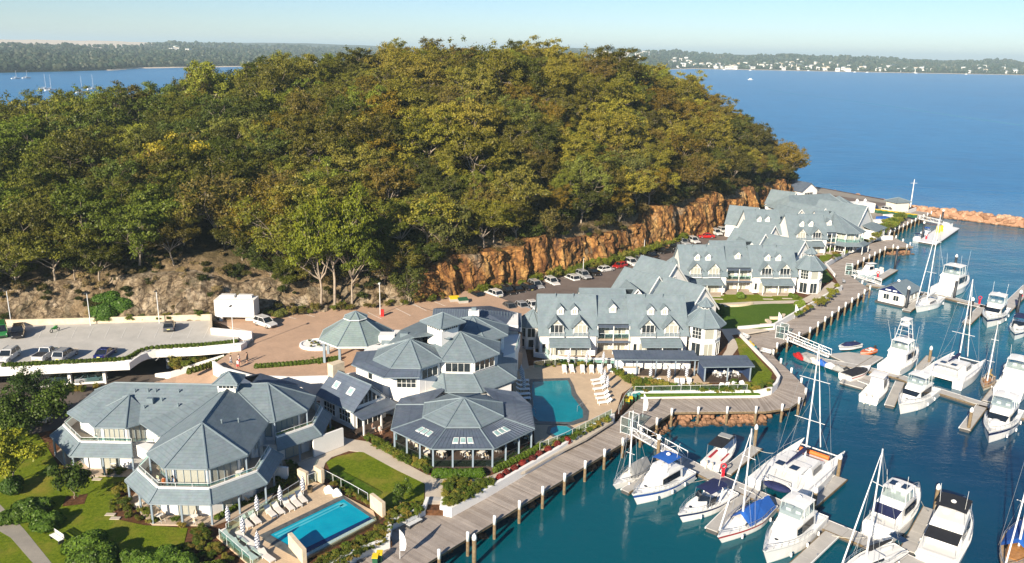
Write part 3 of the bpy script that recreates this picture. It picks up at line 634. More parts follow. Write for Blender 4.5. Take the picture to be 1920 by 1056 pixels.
# white garden wall along the promenade
def rib_wall(name, pts, z0, z1, t, mat, lab, cat='wall', cap=None):
    mb = MB().ribbon(pts, z0, z1, t); o = tag(mb.build(name, M[mat]), lab, cat); return o
G_W = 'white walls edging the promenade'
for k, (pts, lab) in enumerate([
    ([(-31,60.9),(-15.9,77.2),(-13.0,79.3),(-13.3,82.9),(-9.75,86.05),(-9.6,88)], 'low white wall below the lap pool terrace'),
    ([(-7.75,88.2),(-7.75,86.2),(-6.6,85.8),(-2.8,90.1),(6.7,101.6),(11,107.5),(15.4,112.5)], 'long low white wall below the restaurant garden'),
    ([(18.6,120.2),(20.4,121.25),(39.8,122.45),(42,123.75),(43.6,126),(44.9,128.9),(45.1,132.9),(44.5,141.4),(43.9,150.6)], 'low white wall round the poolside lawn bend'),
    ([(44.6,154.2),(52.4,156.5),(63.9,170.3),(77,186)], 'low white wall beside the bright green lawn'),
    ([(79.2,196.5),(80.8,207),(87.5,216.4),(103.8,236.1),(108.2,242.2),(113.7,242.6)], 'low white wall before the far cottage row'),
    ([(110.3,254.7),(131.8,279.2),(143.6,291.8)], 'low white wall at the outermost stretch of promenade')]):
    tag(MB().ribbon(pts, 2.0, 3.42, .42).build('garden_wall', M['white']), lab, 'wall', G_W)
# gate wall by the pool and steps
st = thing('garden_steps', 'short flight of pale steps from promenade to garden path', 'steps', (-8.75,86.4,2.2))
for i in range(5): MB().box(-.95, .1+i*.34, 0, .95, 2.4, .16*(i+1)-.02).build('step', M['path' if i % 2 else 'concrete'], st)
# rip-rap under the deck
def rock_mesh(seed, mat='rock'):
    rs_ = np.random.RandomState(seed); mb = MB(); mb.ell((0,0,0), (1,.85,.7), 8, 5); V = np.array(mb.v); n = vnoise(V*1.3+10, seed)+.5*vnoise(V*2.9+20, seed)
    mb.v = [tuple(p) for p in V*(.6+.62*n)[:,None]]; return mb.mesh('rock', M[mat])
t = NT('breakwater_rock'); g = t.n('ShaderNodeObjectInfo'); P = t.wpos(); sz = t.n('ShaderNodeSeparateXYZ'); t.l(P, sz.inputs[0])
c = t.mix(.7, t.ramp(g.outputs['Random'], [(0, (.30,.17,.10)), (.5, (.46,.27,.17)), (1, (.56,.38,.26))]), t.ramp(t.noise(1.6, 6, .7, P), [(.3, (.45,.42,.4)), (.7, (1.15,1.1,1.05))]), 'MULTIPLY')
c = t.mix(t.ramp(t.math('ADD', sz.outputs[2], t.noise(1.2, 3, .6, P)), [(.5, (1,1,1)), (1.2, (0,0,0))]), c, (.055,.035,.02))
t.bsdf(c, .9, 0, t.bump(t.noise(5, 4, .7, P), .6, .1), .2); M['rock'] = t.mat
ROCKS = [rock_mesh(60+i) for i in range(6)]
def joined_rocks(P, name, lab):
    V, F, b = [], [], 0
    for (x, y, z, s, rz, i) in P:
        me = ROCKS[i % 6]; v = np.array([q.co[:] for q in me.vertices])*s; C, S = math.cos(rz), math.sin(rz)
        V.append(np.c_[v[:,0]*C-v[:,1]*S+x, v[:,0]*S+v[:,1]*C+y, v[:,2]+z]); F += [tuple(b+j for j in p.vertices) for p in me.polygons]; b += len(v)
    me = bpy.data.meshes.new(name); me.from_pydata(np.vstack(V).tolist(), [], F); me.materials.append(M['rock']); return stuff(obj(name, me), lab, 'rocks')
rr = []
for out, inn in PROM:
    for i in range(len(out)-1):
        L = math.dist(inn[i], inn[i+1])
        wide = out[0] in ((25,116.2),(107.8,231.7),(115.9,233.4),(20,110))
        for k in range(int(L*(14 if wide else 4.5))):
            t_ = rnd.random(); s_ = rnd.random()*1.08 if wide else rnd.random()**1.3*.8; p = lerp2(lerp2(inn[i], inn[i+1], t_), lerp2(out[i], out[i+1], t_), s_)
            rr.append((p[0], p[1], 1.35-s_*(1.5 if wide else 2.0), rnd.uniform(.3,.75), rnd.random()*6, rnd.randrange(6)))
joined_rocks(rr, 'riprap', 'brown boulders sloping into the water under the promenade')
# ================================================================ buildings: shared pieces
def m_roof(name, c0, c1, course=.22, rough=.75):
    t = NT(name); P = t.wpos(); sz = t.n('ShaderNodeSeparateXYZ'); t.l(P, sz.inputs[0])
    n = t.noise(.35, 5, .65, P); c = t.ramp(n, [(.3, c0), (.7, c1)])
    f = t.math('FRACT', t.math('DIVIDE', sz.outputs[2], course)); v = t.n('ShaderNodeTexVoronoi'); v.inputs['Scale'].default_value = 2.4; t.l(t.scaled(P, (1,1,2.2)), v.inputs['Vector'])
    c = t.mix(.06, c, v.outputs['Color'], 'MULTIPLY')
    c = t.mix(t.ramp(f, [(0, (.35,.35,.35)), (.18, (0,0,0))]), c, tuple(q*.45 for q in c0))
    c = t.mix(.4, c, t.ramp(t.noise(1.1, 6, .78, t.scaled(P, (1,1,.15))), [(.32, (.5,.5,.52)), (.68, (1.18,1.18,1.16))]), 'MULTIPLY')
    t.bsdf(c, rough, 0, t.bump(f, .35, .03), .3); return t.mat
M['roof'] = m_roof('blue_grey_shingle', (.160,.210,.238), (.20,.252,.28))
M['roofd'] = m_roof('slate_blue_metal', (.088,.115,.16), (.12,.15,.20), .4, .5)
M['roofg'] = m_roof('green_grey_shingle', (.19,.25,.25), (.23,.295,.29))
M['cap'] = simple('ridge_cap', (.16,.21,.24), .6, var=.1)
M['post'] = simple('slate_blue_post', (.22,.28,.34), .55, var=.12)
M['frame'] = simple('white_window_frame', (.74,.75,.73), .5, var=.05)
M['bframe'] = simple('blue_window_frame', (.20,.26,.31), .5, var=.1)
M['floor'] = simple('tiled_floor', (.46,.37,.28), .8, var=.15, scale=2, fine=.15)
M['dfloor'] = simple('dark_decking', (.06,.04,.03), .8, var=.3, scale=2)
_WC = {}
def win(parent, x, y, z, w, h, ang=0, nx=2, ny=1, pane='pane', frame='frame', name='window', sub=True, sill=True):
    """framed window standing proud of a wall; (x, y, z) is the middle of its foot, ang the wall's direction"""
    k = (round(w,2), round(h,2), nx, ny, pane, frame, sill)
    if k not in _WC:
        f = MB(); t, d = .075, -.11
        f.box(-w/2-t, d, -t, -w/2, .02, h+t).box(w/2, d, -t, w/2+t, .02, h+t).box(-w/2, d, h, w/2, .02, h+t).box(-w/2, d, -t, w/2, .02, 0)
        for i in range(1, nx): f.box(-w/2+w*i/nx-.03, d+.015, 0, -w/2+w*i/nx+.03, .02, h)
        for j in range(1, ny): f.box(-w/2, d+.02, h*j/ny-.025, w/2, .015, h*j/ny+.025)
        if sill: f.box(-w/2-.12, d-.06, -t-.06, w/2+.12, .02, -t)
        p = MB().box(-w/2, -.035, 0, w/2, -.012, h)
        _WC[k] = (f.mesh(name, M[frame]), p.mesh('pane', M[pane]))
    fm, pm_ = _WC[k]
    o = obj(name, fm, parent); o.location = (x, y, z); o.rotation_euler = (0, 0, ang)
    q = obj('pane', pm_, o if sub else parent)
    if not sub: q.location = (x, y, z); q.rotation_euler = (0, 0, ang)
    return o
def octo(cx, cy, Rr, rot=0, n=8): return [(cx+Rr*math.cos(rot+PI/n+2*PI*i/n), cy+Rr*math.sin(rot+PI/n+2*PI*i/n)) for i in range(n)]
def roof_part(parent, faces, name='roof', mat='roof', th=.14, caps=(), gut=(), world=False):
    mb = MB()
    for f in faces: mb.sheet(f, th)
    o = mb.build(name, M[mat], parent, world=world)
    if caps:
        c = MB()
        for a, b in caps: c.tube((a[0],a[1],a[2]+.02), (b[0],b[1],b[2]+.02), .11, n=5)
        q = c.build('ridge_cap', M['cap'], o)
        q['kind'] = 'stuff'
    if gut:
        c = MB()
        for line in gut: c.path([(p[0],p[1],p[2]-.1) for p in line], .09, 5)
        c.build('gutter', M['frame' if mat == 'roofg' else 'cap'], o)
    return o
def cone_roof(parent, poly, z0, apex, name='roof', mat='roof', th=.14, skip=(), world=False, ring=None):
    """hipped roof over a polygon; with ring (a smaller polygon at a height) it stops there"""
    n = len(poly); F = []; caps = []
    for i in range(n):
        if i in skip: continue
        a, b = poly[i], poly[(i+1) % n]
        if ring is None: F.append([(*a, z0), (*b, z0), apex])
        else: F.append([(*a, z0), (*b, z0), (*ring[0][(i+1) % n], ring[1]), (*ring[0][i], ring[1])])
        caps.append(((*a, z0), apex if ring is None else (*ring[0][i], ring[1])))
    gut = [[(*poly[i], z0), (*poly[(i+1) % n], z0)] for i in range(n) if i not in skip]
    return roof_part(parent, F, name, mat, th, caps, gut, world)
def rail(parent, pts, z, h=1.0, mat='alu', glass='glass', step=1.6, name='balustrade', world=False, closed=False, r=.03, sub=True):
    pts = [tuple(p[:2]) for p in pts]
    if closed: pts = pts+[pts[0]]
    mb = MB(); gl = MB()
    for a, b in zip(pts[:-1], pts[1:]):
        L = math.dist(a, b); n = max(1, round(L/step))
        for i in range(n+1): p = lerp2(a, b, i/n); mb.tube((*p, z), (*p, z+h), r, n=4)
        mb.tube((*a, z+h), (*b, z+h), r*1.1, n=4)
        if glass: gl.wall(a, b, z+.08, z+h-.06, .015)
        else:
            for k in range(1, 4): mb.tube((*a, z+h*k/4), (*b, z+h*k/4), r*.5, n=3)
    o = mb.build(name, M[mat], parent, world=world)
    if glass: gl.build('glass_panel', M[glass], o if sub else parent, world=False if sub else world)
    return o
def posts(parent, P, z0, z1, w=.2, mat='post', name='post', world=False):
    me = MB().box(-w/2, -w/2, 0, w/2, w/2, 1).mesh(name, M[mat])
    for p in P:
        o = obj(name, me, parent); o.location = (p[0]-(parent.location.x if world else 0), p[1]-(parent.location.y if world else 0), z0-(parent.location.z if world else 0)); o.scale = (1, 1, z1-z0)
def seams(poly3, n, r=.03):
    """standing seams running up a four-cornered roof face: corners eave a, eave b, top b, top a"""
    a, b, c, d = [Vector(p) for p in poly3]; mb = []
    for i in range(n+1):
        t = i/n; mb.append((a.lerp(b, t)+Vector((0,0,.03)), d.lerp(c, t)+Vector((0,0,.03))))
    return mb
_chair = None
def table_set(parent_loc, rz, label, group, top='whitep', chairs=2, seat='cream', round_=True):
    t = thing('patio_table', label, 'table', parent_loc, rz, group)
    tp = MB(); (tp.lathe((0,0,0), [(.02,.70),(.42,.70),(.43,.73),(.02,.74)], 12) if round_ else tp.box(-.45,-.45,.70,.45,.45,.74)); tp.build('table_top', M[top], t)
    MB().tube((0,0,.02), (0,0,.7), .035, n=6).lathe((0,0,0), [(.24,0),(.24,.03),(.03,.05)], 10).build('pedestal', M['alu'], t)
    return t
CHAIR = None
def chair(loc, rz, label, group, mat='cream'):
    global CHAIR
    if CHAIR is None or mat not in CHAIR:
        s = MB().box(-.23,-.22,.42,.23,.24,.47).mesh('seat', M[mat]); b = MB().sheet([(-.23,.2,.47),(.23,.2,.47),(.21,.32,.92),(-.21,.32,.92)], .04).mesh('backrest', M[mat])
        l = MB().tube((0,0,0), (0,0,.43), .018, n=4).mesh('leg', M['alu'])
        CHAIR = {**(CHAIR or {}), mat: (s, b, l)}
    s, b, l = CHAIR[mat]; t = thing('chair', label, 'chair', loc, rz, group); obj('seat', s, t); obj('backrest', b, t)
    for x in (-.2, .2):
        for y in (-.19, .21): o = obj('leg', l, t); o.location = (x, y, 0)
    return t

# ================================================================ upper terrace, car deck, back road
TER = [(-58,147),(-42,151),(-33,155),(-21,158.5),(-14,165),(-9,169.5),(6,152.5),(2,146),(2,131),(-1,128),(-20,124),(-22,119),(-27,117),(-33,116.2),(-39,116.5),(-45,119.5),(-47.2,122.2),(-46,131),(-47.5,138)]
struct(MB().prism(TER, 2.5, 5.98, bottom=False).build('driveway', M['brick']), 'brick paved hotel driveway')
ROADP = [((-22,158.2,5.995),(-9,147,5.995)),((-10,169.8,5.4),(6.2,152.3,5.2)),((5,183,4.7),(19,166,4.5)),((25,202,4.1),(38,189,4.0)),((50,235.5,3.6),(61,222,3.5)),((74,261,3.3),(83,249,3.3)),((96,293,3.2),(103,281,3.2)),((112,315,3.1),(122,297,3.1)),((116,326,3.08),(143,294,3.08))]
mb = MB(); mr = MB()
for (a, b), (c, d) in zip(ROADP[:-1], ROADP[1:]): mb.sheet([a, b, d, c], 1.6)
struct(mb.build('road', M['asphalt']), 'asphalt back road with parking bays under the cliff')
# kerb along the cliff foot
mb = MB(); P = [a for a, b in ROADP[:7]]
for a, b in zip(P[:-1], P[1:]): mb.wall(a, b, a[2]-.3, a[2]+.16, .3, z0b=b[2]-.3, z1b=b[2]+.16)
struct(mb.build('kerb', M['path']), 'pale kerb at the foot of the cliff')
def road_z(x, y):
    best = (1e9, 4)
    for (a, b), (c, d) in zip(ROADP[:-1], ROADP[1:]):
        for t_ in np.linspace(0, 1, 9):
            m = [(a[k]+b[k])/2*(1-t_)+(c[k]+d[k])/2*t_ for k in range(3)]; q = math.hypot(m[0]-x, m[1]-y)
            if q < best[0]: best = (q, m[2])
    return best[1]
def bay_lines(P, z, w=.1, name='parking_line', lab='white parking bay line'):
    mb = MB()
    for a, b in P:
        za = z if z is not None else None
        mb.wall(a[:2], b[:2], a[2], a[2]+.012, w, z0b=b[2], z1b=b[2]+.012)
    return struct(mb.build(name, M['line']), lab)
L_ = []
for i in range(6):
    (a, b), (c, d) = ROADP[i], ROADP[i+1]; L = math.dist(a[:2], c[:2]); n = int(L/2.75)
    for k in range(n):
        t_ = k/n; p = Vector(a).lerp(Vector(c), t_); q = Vector(b).lerp(Vector(d), t_); u = (q-p).normalized(); s_ = p+u*.5; e = p+u*5.4
        L_.append(((s_.x, s_.y, s_.z+.006), (e.x, e.y, e.z+.006)))
bay_lines(L_, None, lab='white parking bay lines under the cliff')
L_ = [((*A2(x0,y0,5.98), 5.984), (*A2(x1,y1,5.98), 5.984)) for x0,y0,x1,y1 in ((425,612,472,622),(480,600,525,612),(505,585,555,598),(548,582,590,594),(740,577,770,592),(775,570,800,583),(690,586,715,598),(815,566,835,574))]
bay_lines(L_, None, lab='white bay lines on the brick driveway')
# car deck
FAS = [(-90,697),(0,692),(95,687.5),(195,682.5),(241,680.5),(252,672.5),(262,666),(275,661),(292,658),(375,654),(450,647.5),(461,640)]
FW = [A2(x, y, 6.95) for x, y in FAS]
DECK = FW+[A2(472,633,6.5), (-46.3,131.5), (-47.8,138.2), A2(397,627,6.5), A2(396,600,6.5), A2(0,611,6.5), (-120,136), (-125,112)]
dk = thing('car_deck', 'raised concrete car park deck with curving white parapet', 'car park', (-70,125,3))
MB().prism(DECK, 5.95, 6.45).build('deck_slab', M['deckcon'], dk, world=True)
MB().ribbon(FW, 5.85, 6.97, .35).build('parapet', M['white'], dk, world=True)
MB().ribbon([(x+.1, y+1.3) for x, y in FW[:-1]]+[(FW[-1][0]-.6, FW[-1][1]+.9)], 6.4, 6.95, .2).build('planter_kerb', M['white'], dk, world=True)
MB().ribbon([(-122,137),A2(-60,612,6.5),A2(0,610,6.5),A2(165,606,6.5),A2(396,599,6.5),A2(397,626,6.5),A2(473,632,6.5)], 5.8, 7.5, .3).build('back_wall', M['cream'], dk, world=True)
MB().wall(A2(397,626,6.5), A2(473,633,6.5), 5.9, 7.6, .4).build('end_wall', M['white'], dk, world=True)
posts(dk, [A2(x, y, 3) for x, y in ((67,728),(133,722),(198,718),(316,690),(376,684),(407,680))]+[(-84,133),(-72,134),(-60,134),(-66,126),(-78,125),(-54,128)], 2.9, 5.97, .45, 'white', 'column', world=True)
MB().ribbon([(-60,143),(-60,132),(-92,130)], 2.9, 5.96, .3).build('rear_wall', M['concrete'], dk, world=True)
for i, (x0, x1, y0, y1) in enumerate(((72,128,726,721),(138,194,721,717))):
    a, b = A2(x0, y0, 3), A2(x1, y1, 3); o = MB().wall(a, b, 3.2, 5.6, .06).build('glass_screen', M['haze_glass'], dk, world=True)
    MB().wall(a, b, 2.9, 3.25, .3).build('screen_kerb', M['white'], dk, world=True)
L_ = []
for k in range(11): x0 = 82+k*31; L_.append(((*A2(x0,613+.0*k,6.46), 6.456), (*A2(x0-10,634,6.46), 6.456)))
for k in range(9): x0 = 20+k*34; L_.append(((*A2(x0+26,652,6.46), 6.456), (*A2(x0,676,6.46), 6.456)))
bay_lines(L_, None, lab='white bay lines on the car deck')
# ramp from the driveway down beside the deck
mb = MB(); RP = [(A(455,652,5.9),A(470,690,5.9)),(A(415,672,5.2),A(430,706,5.2)),(A(372,692,4.3),A(390,722,4.3)),(A(330,706,3.5),A(330,735,3.4)),(A(270,722,2.99),A(250,757,2.99))]
for (a, b), (c, d) in zip(RP[:-1], RP[1:]): mb.sheet([a, b, d, c], .9)
struct(mb.build('ramp', M['brick']), 'brick ramp curving down to the lower road')
tag(MB().ribbon([A2(420,672,5),A2(372,690,4),A2(320,703,3.6),A2(292,706,3)], 2.9, [5.6,4.9,4.1,3.5], .3).build('ramp_wall', M['white']), 'low white wall beside the brick ramp', 'wall')
tag(MB().ribbon([(-46.8,121.7),(-44.5,119.2),(-39,116.2),(-33,115.9),(-27,116.7),(-22.2,118.7)], 2.9, 6.9, .35).build('retaining_wall', M['white']), 'tall white retaining wall behind the corner villa', 'wall')
tag(MB().ribbon([A2(536,712,3),A2(540,690,6),(-27.5,116.3)], 2.9, 4.6, .3).build('retaining_wall', M['white']), 'white wall of the small court beside the gabled pavilion', 'wall')
# white utility block behind the deck
ub = thing('utility_block', 'white rendered utility block with rooftop units behind the driveway', 'building', (-51.6,144.6,5.9))
MB().box(-2.6,-1,1.0,4.6,2.2,4.2).box(-2.0,-.6,-.3,-1.4,0,1.0).box(2.6,0,-.3,4,2,1.0).build('wall', M['white'], ub)
for x in (-.7, 2.5): MB().box(x-1.3,.6,4.2,x+1.3,1.8,4.65).build('rooftop_unit', M['whitep'], ub)

# ================================================================ corner villa
E0, R0, VE, VT = 8.8, 11.6, 5.75, 6.95
va = thing('corner_villa', 'two storey white villa with blue grey hipped roofs and wraparound verandas', 'building', (-40,98,3))
def VB(mb, name, mat, par=va): return mb.build(name, M[mat], par, world=True)
cS = (-36.4,89.8); cE = (-32.3,102.2)
RL, RC, RE, RS = (-52.3,101.4,R0), (-37.0,101.4,R0), (-32.3,102.2,R0), (-36.5,89.8,R0)
oS = octo(*cS, 6.4); oE = octo(*cE, 6.2)     # vertices at 22.5+45k degrees
def V3(p, z=E0): return (p[0], p[1], z)
s4, s5, s6, s7 = oS[4], oS[5], oS[6], oS[7]   # 202.5, 247.5, 292.5, 337.5
e6, e7, e0, e1 = oE[6], oE[7], oE[0], oE[1]
wA, wB, wC, wV, wD, wE, eV = (-57.1,97.9), (-53.8,95.2), (-46.4,95.2), (-42.4,91.6), (-57.1,105.2), (-53.5,107.9), (-30.6,96.2)
nb = (-40.2,107.6)
vf = [[V3(wA), V3(wB), RL], [V3(wB), V3(wC), RC, RL], [V3(wC), V3(wV), RC], [V3(wV), V3(s4), RS, RC], [V3(s4), V3(s5), RS], [V3(s5), V3(s6), RS], [V3(s6), V3(s7), RS],
      [V3(s7), V3(eV), RC, RS], [V3(eV), V3(e6), RE, RC], [V3(e6), V3(e7), RE], [V3(e7), V3(e0), RE], [V3(e0), V3(e1), RE], [V3(e1), V3(nb), RC, RE], [V3(nb), V3(wE), RL, RC], [V3(wE), V3(wD), RL], [V3(wD), V3(wA), RL]]
caps = [(RL,RC),(RC,RE),(RC,RS),(V3(wA),RL),(V3(wD),RL),(V3(s4),RS),(V3(s5),RS),(V3(s6),RS),(V3(s7),RS),(V3(e6),RE),(V3(e7),RE),(V3(e0),RE),(V3(e1),RE),(V3(wV),RC),(V3(eV),RC)]
roof_part(va, vf, 'roof', 'roof', .16, caps, [[V3(wA),V3(wB)],[V3(wC),V3(wV),V3(s4),V3(s5),V3(s6),V3(s7),V3(eV),V3(e6),V3(e7),V3(e0)]], world=True)
cW = (-49.7,98.6); oW = octo(*cW, 5.05)
cone_roof(va, oW, E0-.06, (-49.3,98.9,11.0), 'bay_roof', 'roof', .14, skip=(0,1,2,7), world=True)
# lantern on the crossing
lp = [(RC[0]+dx*1.15, RC[1]-.3+dy*1.15) for dx, dy in ((-1,-1),(1,-1),(1,1),(-1,1))]
VB(MB().prism(lp, 10.6, 12.45), 'lantern', 'frame')
cone_roof(va, [(RC[0]+dx*1.65, RC[1]-.3+dy*1.65) for dx, dy in ((-1,-1),(1,-1),(1,1),(-1,1))], 12.45, (RC[0], RC[1]-.3, 13.6), 'lantern_roof', 'roof', .1, world=True)
for x, y, a in ((RC[0], RC[1]-1.45, 0), (RC[0]-1.15, RC[1]-.3, -PI/2), (RC[0]+1.15, RC[1]-.3, PI/2)):
    win(va, x+40, y-98, 8.75, 1.9, .5, a, 4, 1, sill=False)
# walls of both floors
wall = MB(); wS, wE_, wW = octo(*cS, 5.1), octo(*cE, 4.9), octo(*cW, 4.1)
for P in (wS, wE_, wW): wall.prism(P, 2.9, E0+.3)
for P in (octo(*cS, 6.7), octo(*cE, 6.2), octo(-50.2,100.6,7.2)): wall.prism(P, 2.905, 5.5)
wall.prism([(-55.9,98.4),(-53,96.4),(-41.3,96.4),(-41.3,92),(-31.6,92),(-31.6,106),(-41,106.4),(-55.9,106.4)], 2.91, E0+.1)
wall.prism([(-40.4,105.9),(-31,106),(-31,111),(-40.4,111)], 2.92, 7.4)
VB(wall, 'wall', 'white')
roof_part(va, [[(-41,112,7.4),(-41,107,8.6),(-38,109,9.6),(-36,111,9.4)], [(-41,112,7.4),(-36,111,9.4),(-31,112,7.4)], [(-31,112,7.4),(-36,111,9.4),(-36,107,9.6),(-30.6,107.5,7.9)], [(-41,107,8.6),(-36,107,9.6),(-38,109,9.6)]], 'rear_roof', 'roofd', .14, world=True)
# verandas: sloping skirts outside the balconies
def veranda(c, Ri, Ro, ks, name='veranda_roof', fl=True, wallR=5.1, open_=None):
    a, b = octo(*c, Ri), octo(*c, Ro); F = []; caps = []; 
    for k in ks: F.append([(*b[k], VE), (*b[(k+1)%8], VE), (*a[(k+1)%8], VT), (*a[k], VT)])
    idx = list(ks)+[(ks[-1]+1) % 8]
    roof_part(va, F, name, 'roof', .12, [((*b[k], VE), (*a[k], VT)) for k in idx], [[(*b[k], VE) for k in idx]], world=True)
    VB(MB().ribbon([a[k] for k in idx], 6.0, VT+.12, .22), 'parapet', 'white')
    VB(MB().prism([a[k] for k in idx]+[c], 5.5, 6.05), 'balcony_floor', 'floor')
    rail(va, [lerp2(a[k], c, .02) for k in idx], VT+.1, .42, 'alu', 'glass', 2.2, world=True)
    VB(MB().prism([lerp2(b[k], c, .015) for k in idx]+[c], 2.9, 3.06), 'terrace_floor', 'floor')
    P = []
    for k in idx[:-1]:
        q0, q1 = lerp2(b[k], c, .035), lerp2(b[(k+1)%8], c, .035); P += [q0, lerp2(q0, q1, .5)]
    P.append(lerp2(b[idx[-1]], c, .035)); posts(va, P, 3.05, VE+.02, .2, world=True)
    u = [lerp2(octo(*c, wallR+1.15)[k], c, .02) for k in idx]; posts(va, u, 6.05, E0, .17, world=True)
    return a, b
veranda(cS, 7.5, 9.0, [3,4,5,6,7]); veranda((-50.2,101.2), 8.3, 10.0, [3,4,5], wallR=4.1); veranda(cE, 7.0, 8.3, [6,7,0])
VB(MB().prism([(-46,92.6),(-45.2,93.4),(-41.3,91.8),(-42,89.5)], 5.6, 7.1), 'party_wall', 'white')
# glazing on each face of the three bays, both floors
def oct_glaze(par, c, Rw, ks, z, h, org, w=None, nx=4, pane='curtain', frame='bframe', ny=1):
    p = octo(*c, Rw)
    for k in ks:
        a, b = p[k], p[(k+1) % 8]; m = lerp2(a, b, .5); L = math.dist(a, b); ang = math.atan2(b[1]-a[1], b[0]-a[0])
        win(par, m[0]-org[0], m[1]-org[1], z-org[2], w or L-.7, h, ang, nx, ny, pane, frame, sill=False)
for c, Rw, ks in ((cS, 5.1, [3,4,5,6,7]), (cE, 4.9, [5,6,7,0]), (cW, 4.1, [3,4,5,6])):
    oct_glaze(va, c, Rw, ks, 6.15, 2.25, (-40,98,3))
for c, Rw, ks in ((cS, 6.7, [3,4,5,6,7]), (cE, 6.2, [5,6,7,0]), ((-50.2,100.6), 7.2, [3,4,5,6])): oct_glaze(va, c, Rw, ks, 3.15, 2.05, (-40,98,3), w=2.2, nx=2)
for x in (-52.2,-44.2): win(va, x+40, 96.4-98, .2, 1.6, 1.5, 0, 2); win(va, x+40, 96.4-98, 3.3, 1.6, 1.6, 0, 2, pane='curtain')
for y in (94,): win(va, -31.6+40, y-98, 3.2, 2.2, 2.1, PI/2, 3, pane='curtain'); win(va, -41.3+40, y-98, 3.3, 1.5, 1.8, -PI/2, 2, pane='curtain')
for x, y in ((-49,99.9),(-47.3,100),(-46.3,100),(-43.3,100),(-45,98.6),(-42.6,97.8),(-33.4,93.4),(-34.8,91.6),(-46.8,97.4),(-36.9,98.4)):      # roof vents
    zz = R0-abs(y-101.4)*.45 if y > 96 else R0-abs(x+36.5)*.46
    MB().tube((x+40,y-98,zz-3.3), (x+40,y-98,zz-2.65), .1, n=7).lathe((x+40,y-98,zz-2.65), [(.17,0),(.17,.08),(.02,.14)], 7).build('roof_vent', M['cap'], va)
MB().obox((-6.6+.3,.2,7.6), (.8,.6,.7)).build('roof_box', M['cap'], va)
# rear wall openings seen beside the retaining wall
for x in (-35.3,-33.9): win(va, x+40, 105.95-98+5.05, 1.4, .9, .9, PI, 1)
va_l = thing('garden_wall_pair', 'white splayed walls flanking the villa side entrance', 'wall', (-25,96,3))
MB().wall((-6.0,-3.6), (-2.2,-4.2), 0, 1.9, .3).build('wall', M['white'], va_l); MB().wall((-.6,2.2), (2.6,5.6), 0, 2.6, .3).build('wall', M['white'], va_l)

# ================================================================ restaurant
re_ = thing('restaurant', 'large white restaurant with octagonal blue grey roofs, square lantern and dining pavilion', 'restaurant', (-8,112,3.5)); RO = (-8,112,3.5)
def RB(mb, name, mat, par=re_): return mb.build(name, M[mat], par, world=True)
dc = (-6.3,104.2); ro = R(3)
dO, dI, dCn = octo(*dc, 10.3, ro), octo(*dc, 5.35, ro), octo(*dc, 5.5, ro)
F = []; sm = MB(); ks = [3,4,5,6,7]; caps = []
for k in ks:
    f = [(*dO[k], 6.4), (*dO[(k+1)%8], 6.4), (*dI[(k+1)%8], 7.25), (*dI[k], 7.25)]; F.append(f); caps.append((f[0], f[3]))
    for a, b in seams(f, 14): sm.tube(a, b, .03, n=3, cap=False)
F += [[(*dO[0], 6.4), (*dI[0], 7.25), (-4,112,7.5), (1,111.6,7.0)], [(*dO[3], 6.4), (-15.6,109,6.8), (-9,112,7.5), (*dI[3], 7.25)]]
ob = roof_part(re_, F, 'dining_roof', 'roofd', .16, caps, [[(*dO[k], 6.4) for k in (3,4,5,6,7,0)]], world=True)
stuff(sm.build('standing_seams', M['roofd'], ob))
RB(MB().prism(dCn, 7.0, 7.42), 'clerestory', 'frame')
cone_roof(re_, octo(*dc, 5.9, ro), 7.42, (*dc, 9.15), 'pavilion_roof', 'roof', .12, world=True)
for k, n_ in ((3,3),(4,3),(5,3)):     # skylights on three faces: low on the slope
    kk = {3:4,4:5,5:6}[k]; a, b, c, d = [Vector(p) for p in ((*dO[kk],6.4),(*dO[(kk+1)%8],6.4),(*dI[(kk+1)%8],7.25),(*dI[kk],7.25))]
    for i in range(n_):
        u0 = (.36,.5,.64)[i] if kk == 5 else (.30,.44,.58)[i] if kk == 6 else (.42,.56,.70)[i]; v0, v1 = (.22,.48) if kk == 5 else (.34,.58)
        def pt(u, v): return (a.lerp(b, u)).lerp(d.lerp(c, u), v)+Vector((0,0,.07))
        du = .055; o = MB().sheet([pt(u0-du,v0), pt(u0+du,v0), pt(u0+du,v1), pt(u0-du,v1)], .1); fr = RB(o, 'skylight', 'frame')
        e = .78; MB().sheet([pt(u0-du*e,v0+.03)+Vector((0,0,.02)), pt(u0+du*e,v0+.03)+Vector((0,0,.02)), pt(u0+du*e,v1-.03)+Vector((0,0,.02)), pt(u0-du*e,v1-.03)+Vector((0,0,.02))], .02).build('skylight_pane', M['skyglass'], fr)
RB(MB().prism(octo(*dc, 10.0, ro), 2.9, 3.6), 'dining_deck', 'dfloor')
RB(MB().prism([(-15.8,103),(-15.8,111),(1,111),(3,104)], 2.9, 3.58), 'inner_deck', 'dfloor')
pp = octo(*dc, 9.85, ro); P = []
for k in ks:
    a, b = pp[k], pp[(k+1)%8]; P += [a, lerp2(a, b, .33), lerp2(a, b, .67)]
posts(re_, P+[pp[0]], 3.6, 6.42, .22, world=True)
rail(re_, [pp[k] for k in (3,4,5,6,7,0)], 3.6, 1.0, 'dark', 'glass', 2.4, name='glass_balustrade', world=True)
RB(MB().prism([(-15,108.5),(.2,108.5),(.2,116.5),(-15,116.5)], 2.9, 6.6), 'lower_wall', 'white')
for x in (-12.5,-9,-5.5,-2): win(re_, x-RO[0], 108.5-RO[1], .25, 2.2, 2.3, 0, 3, pane='pane', sill=False)
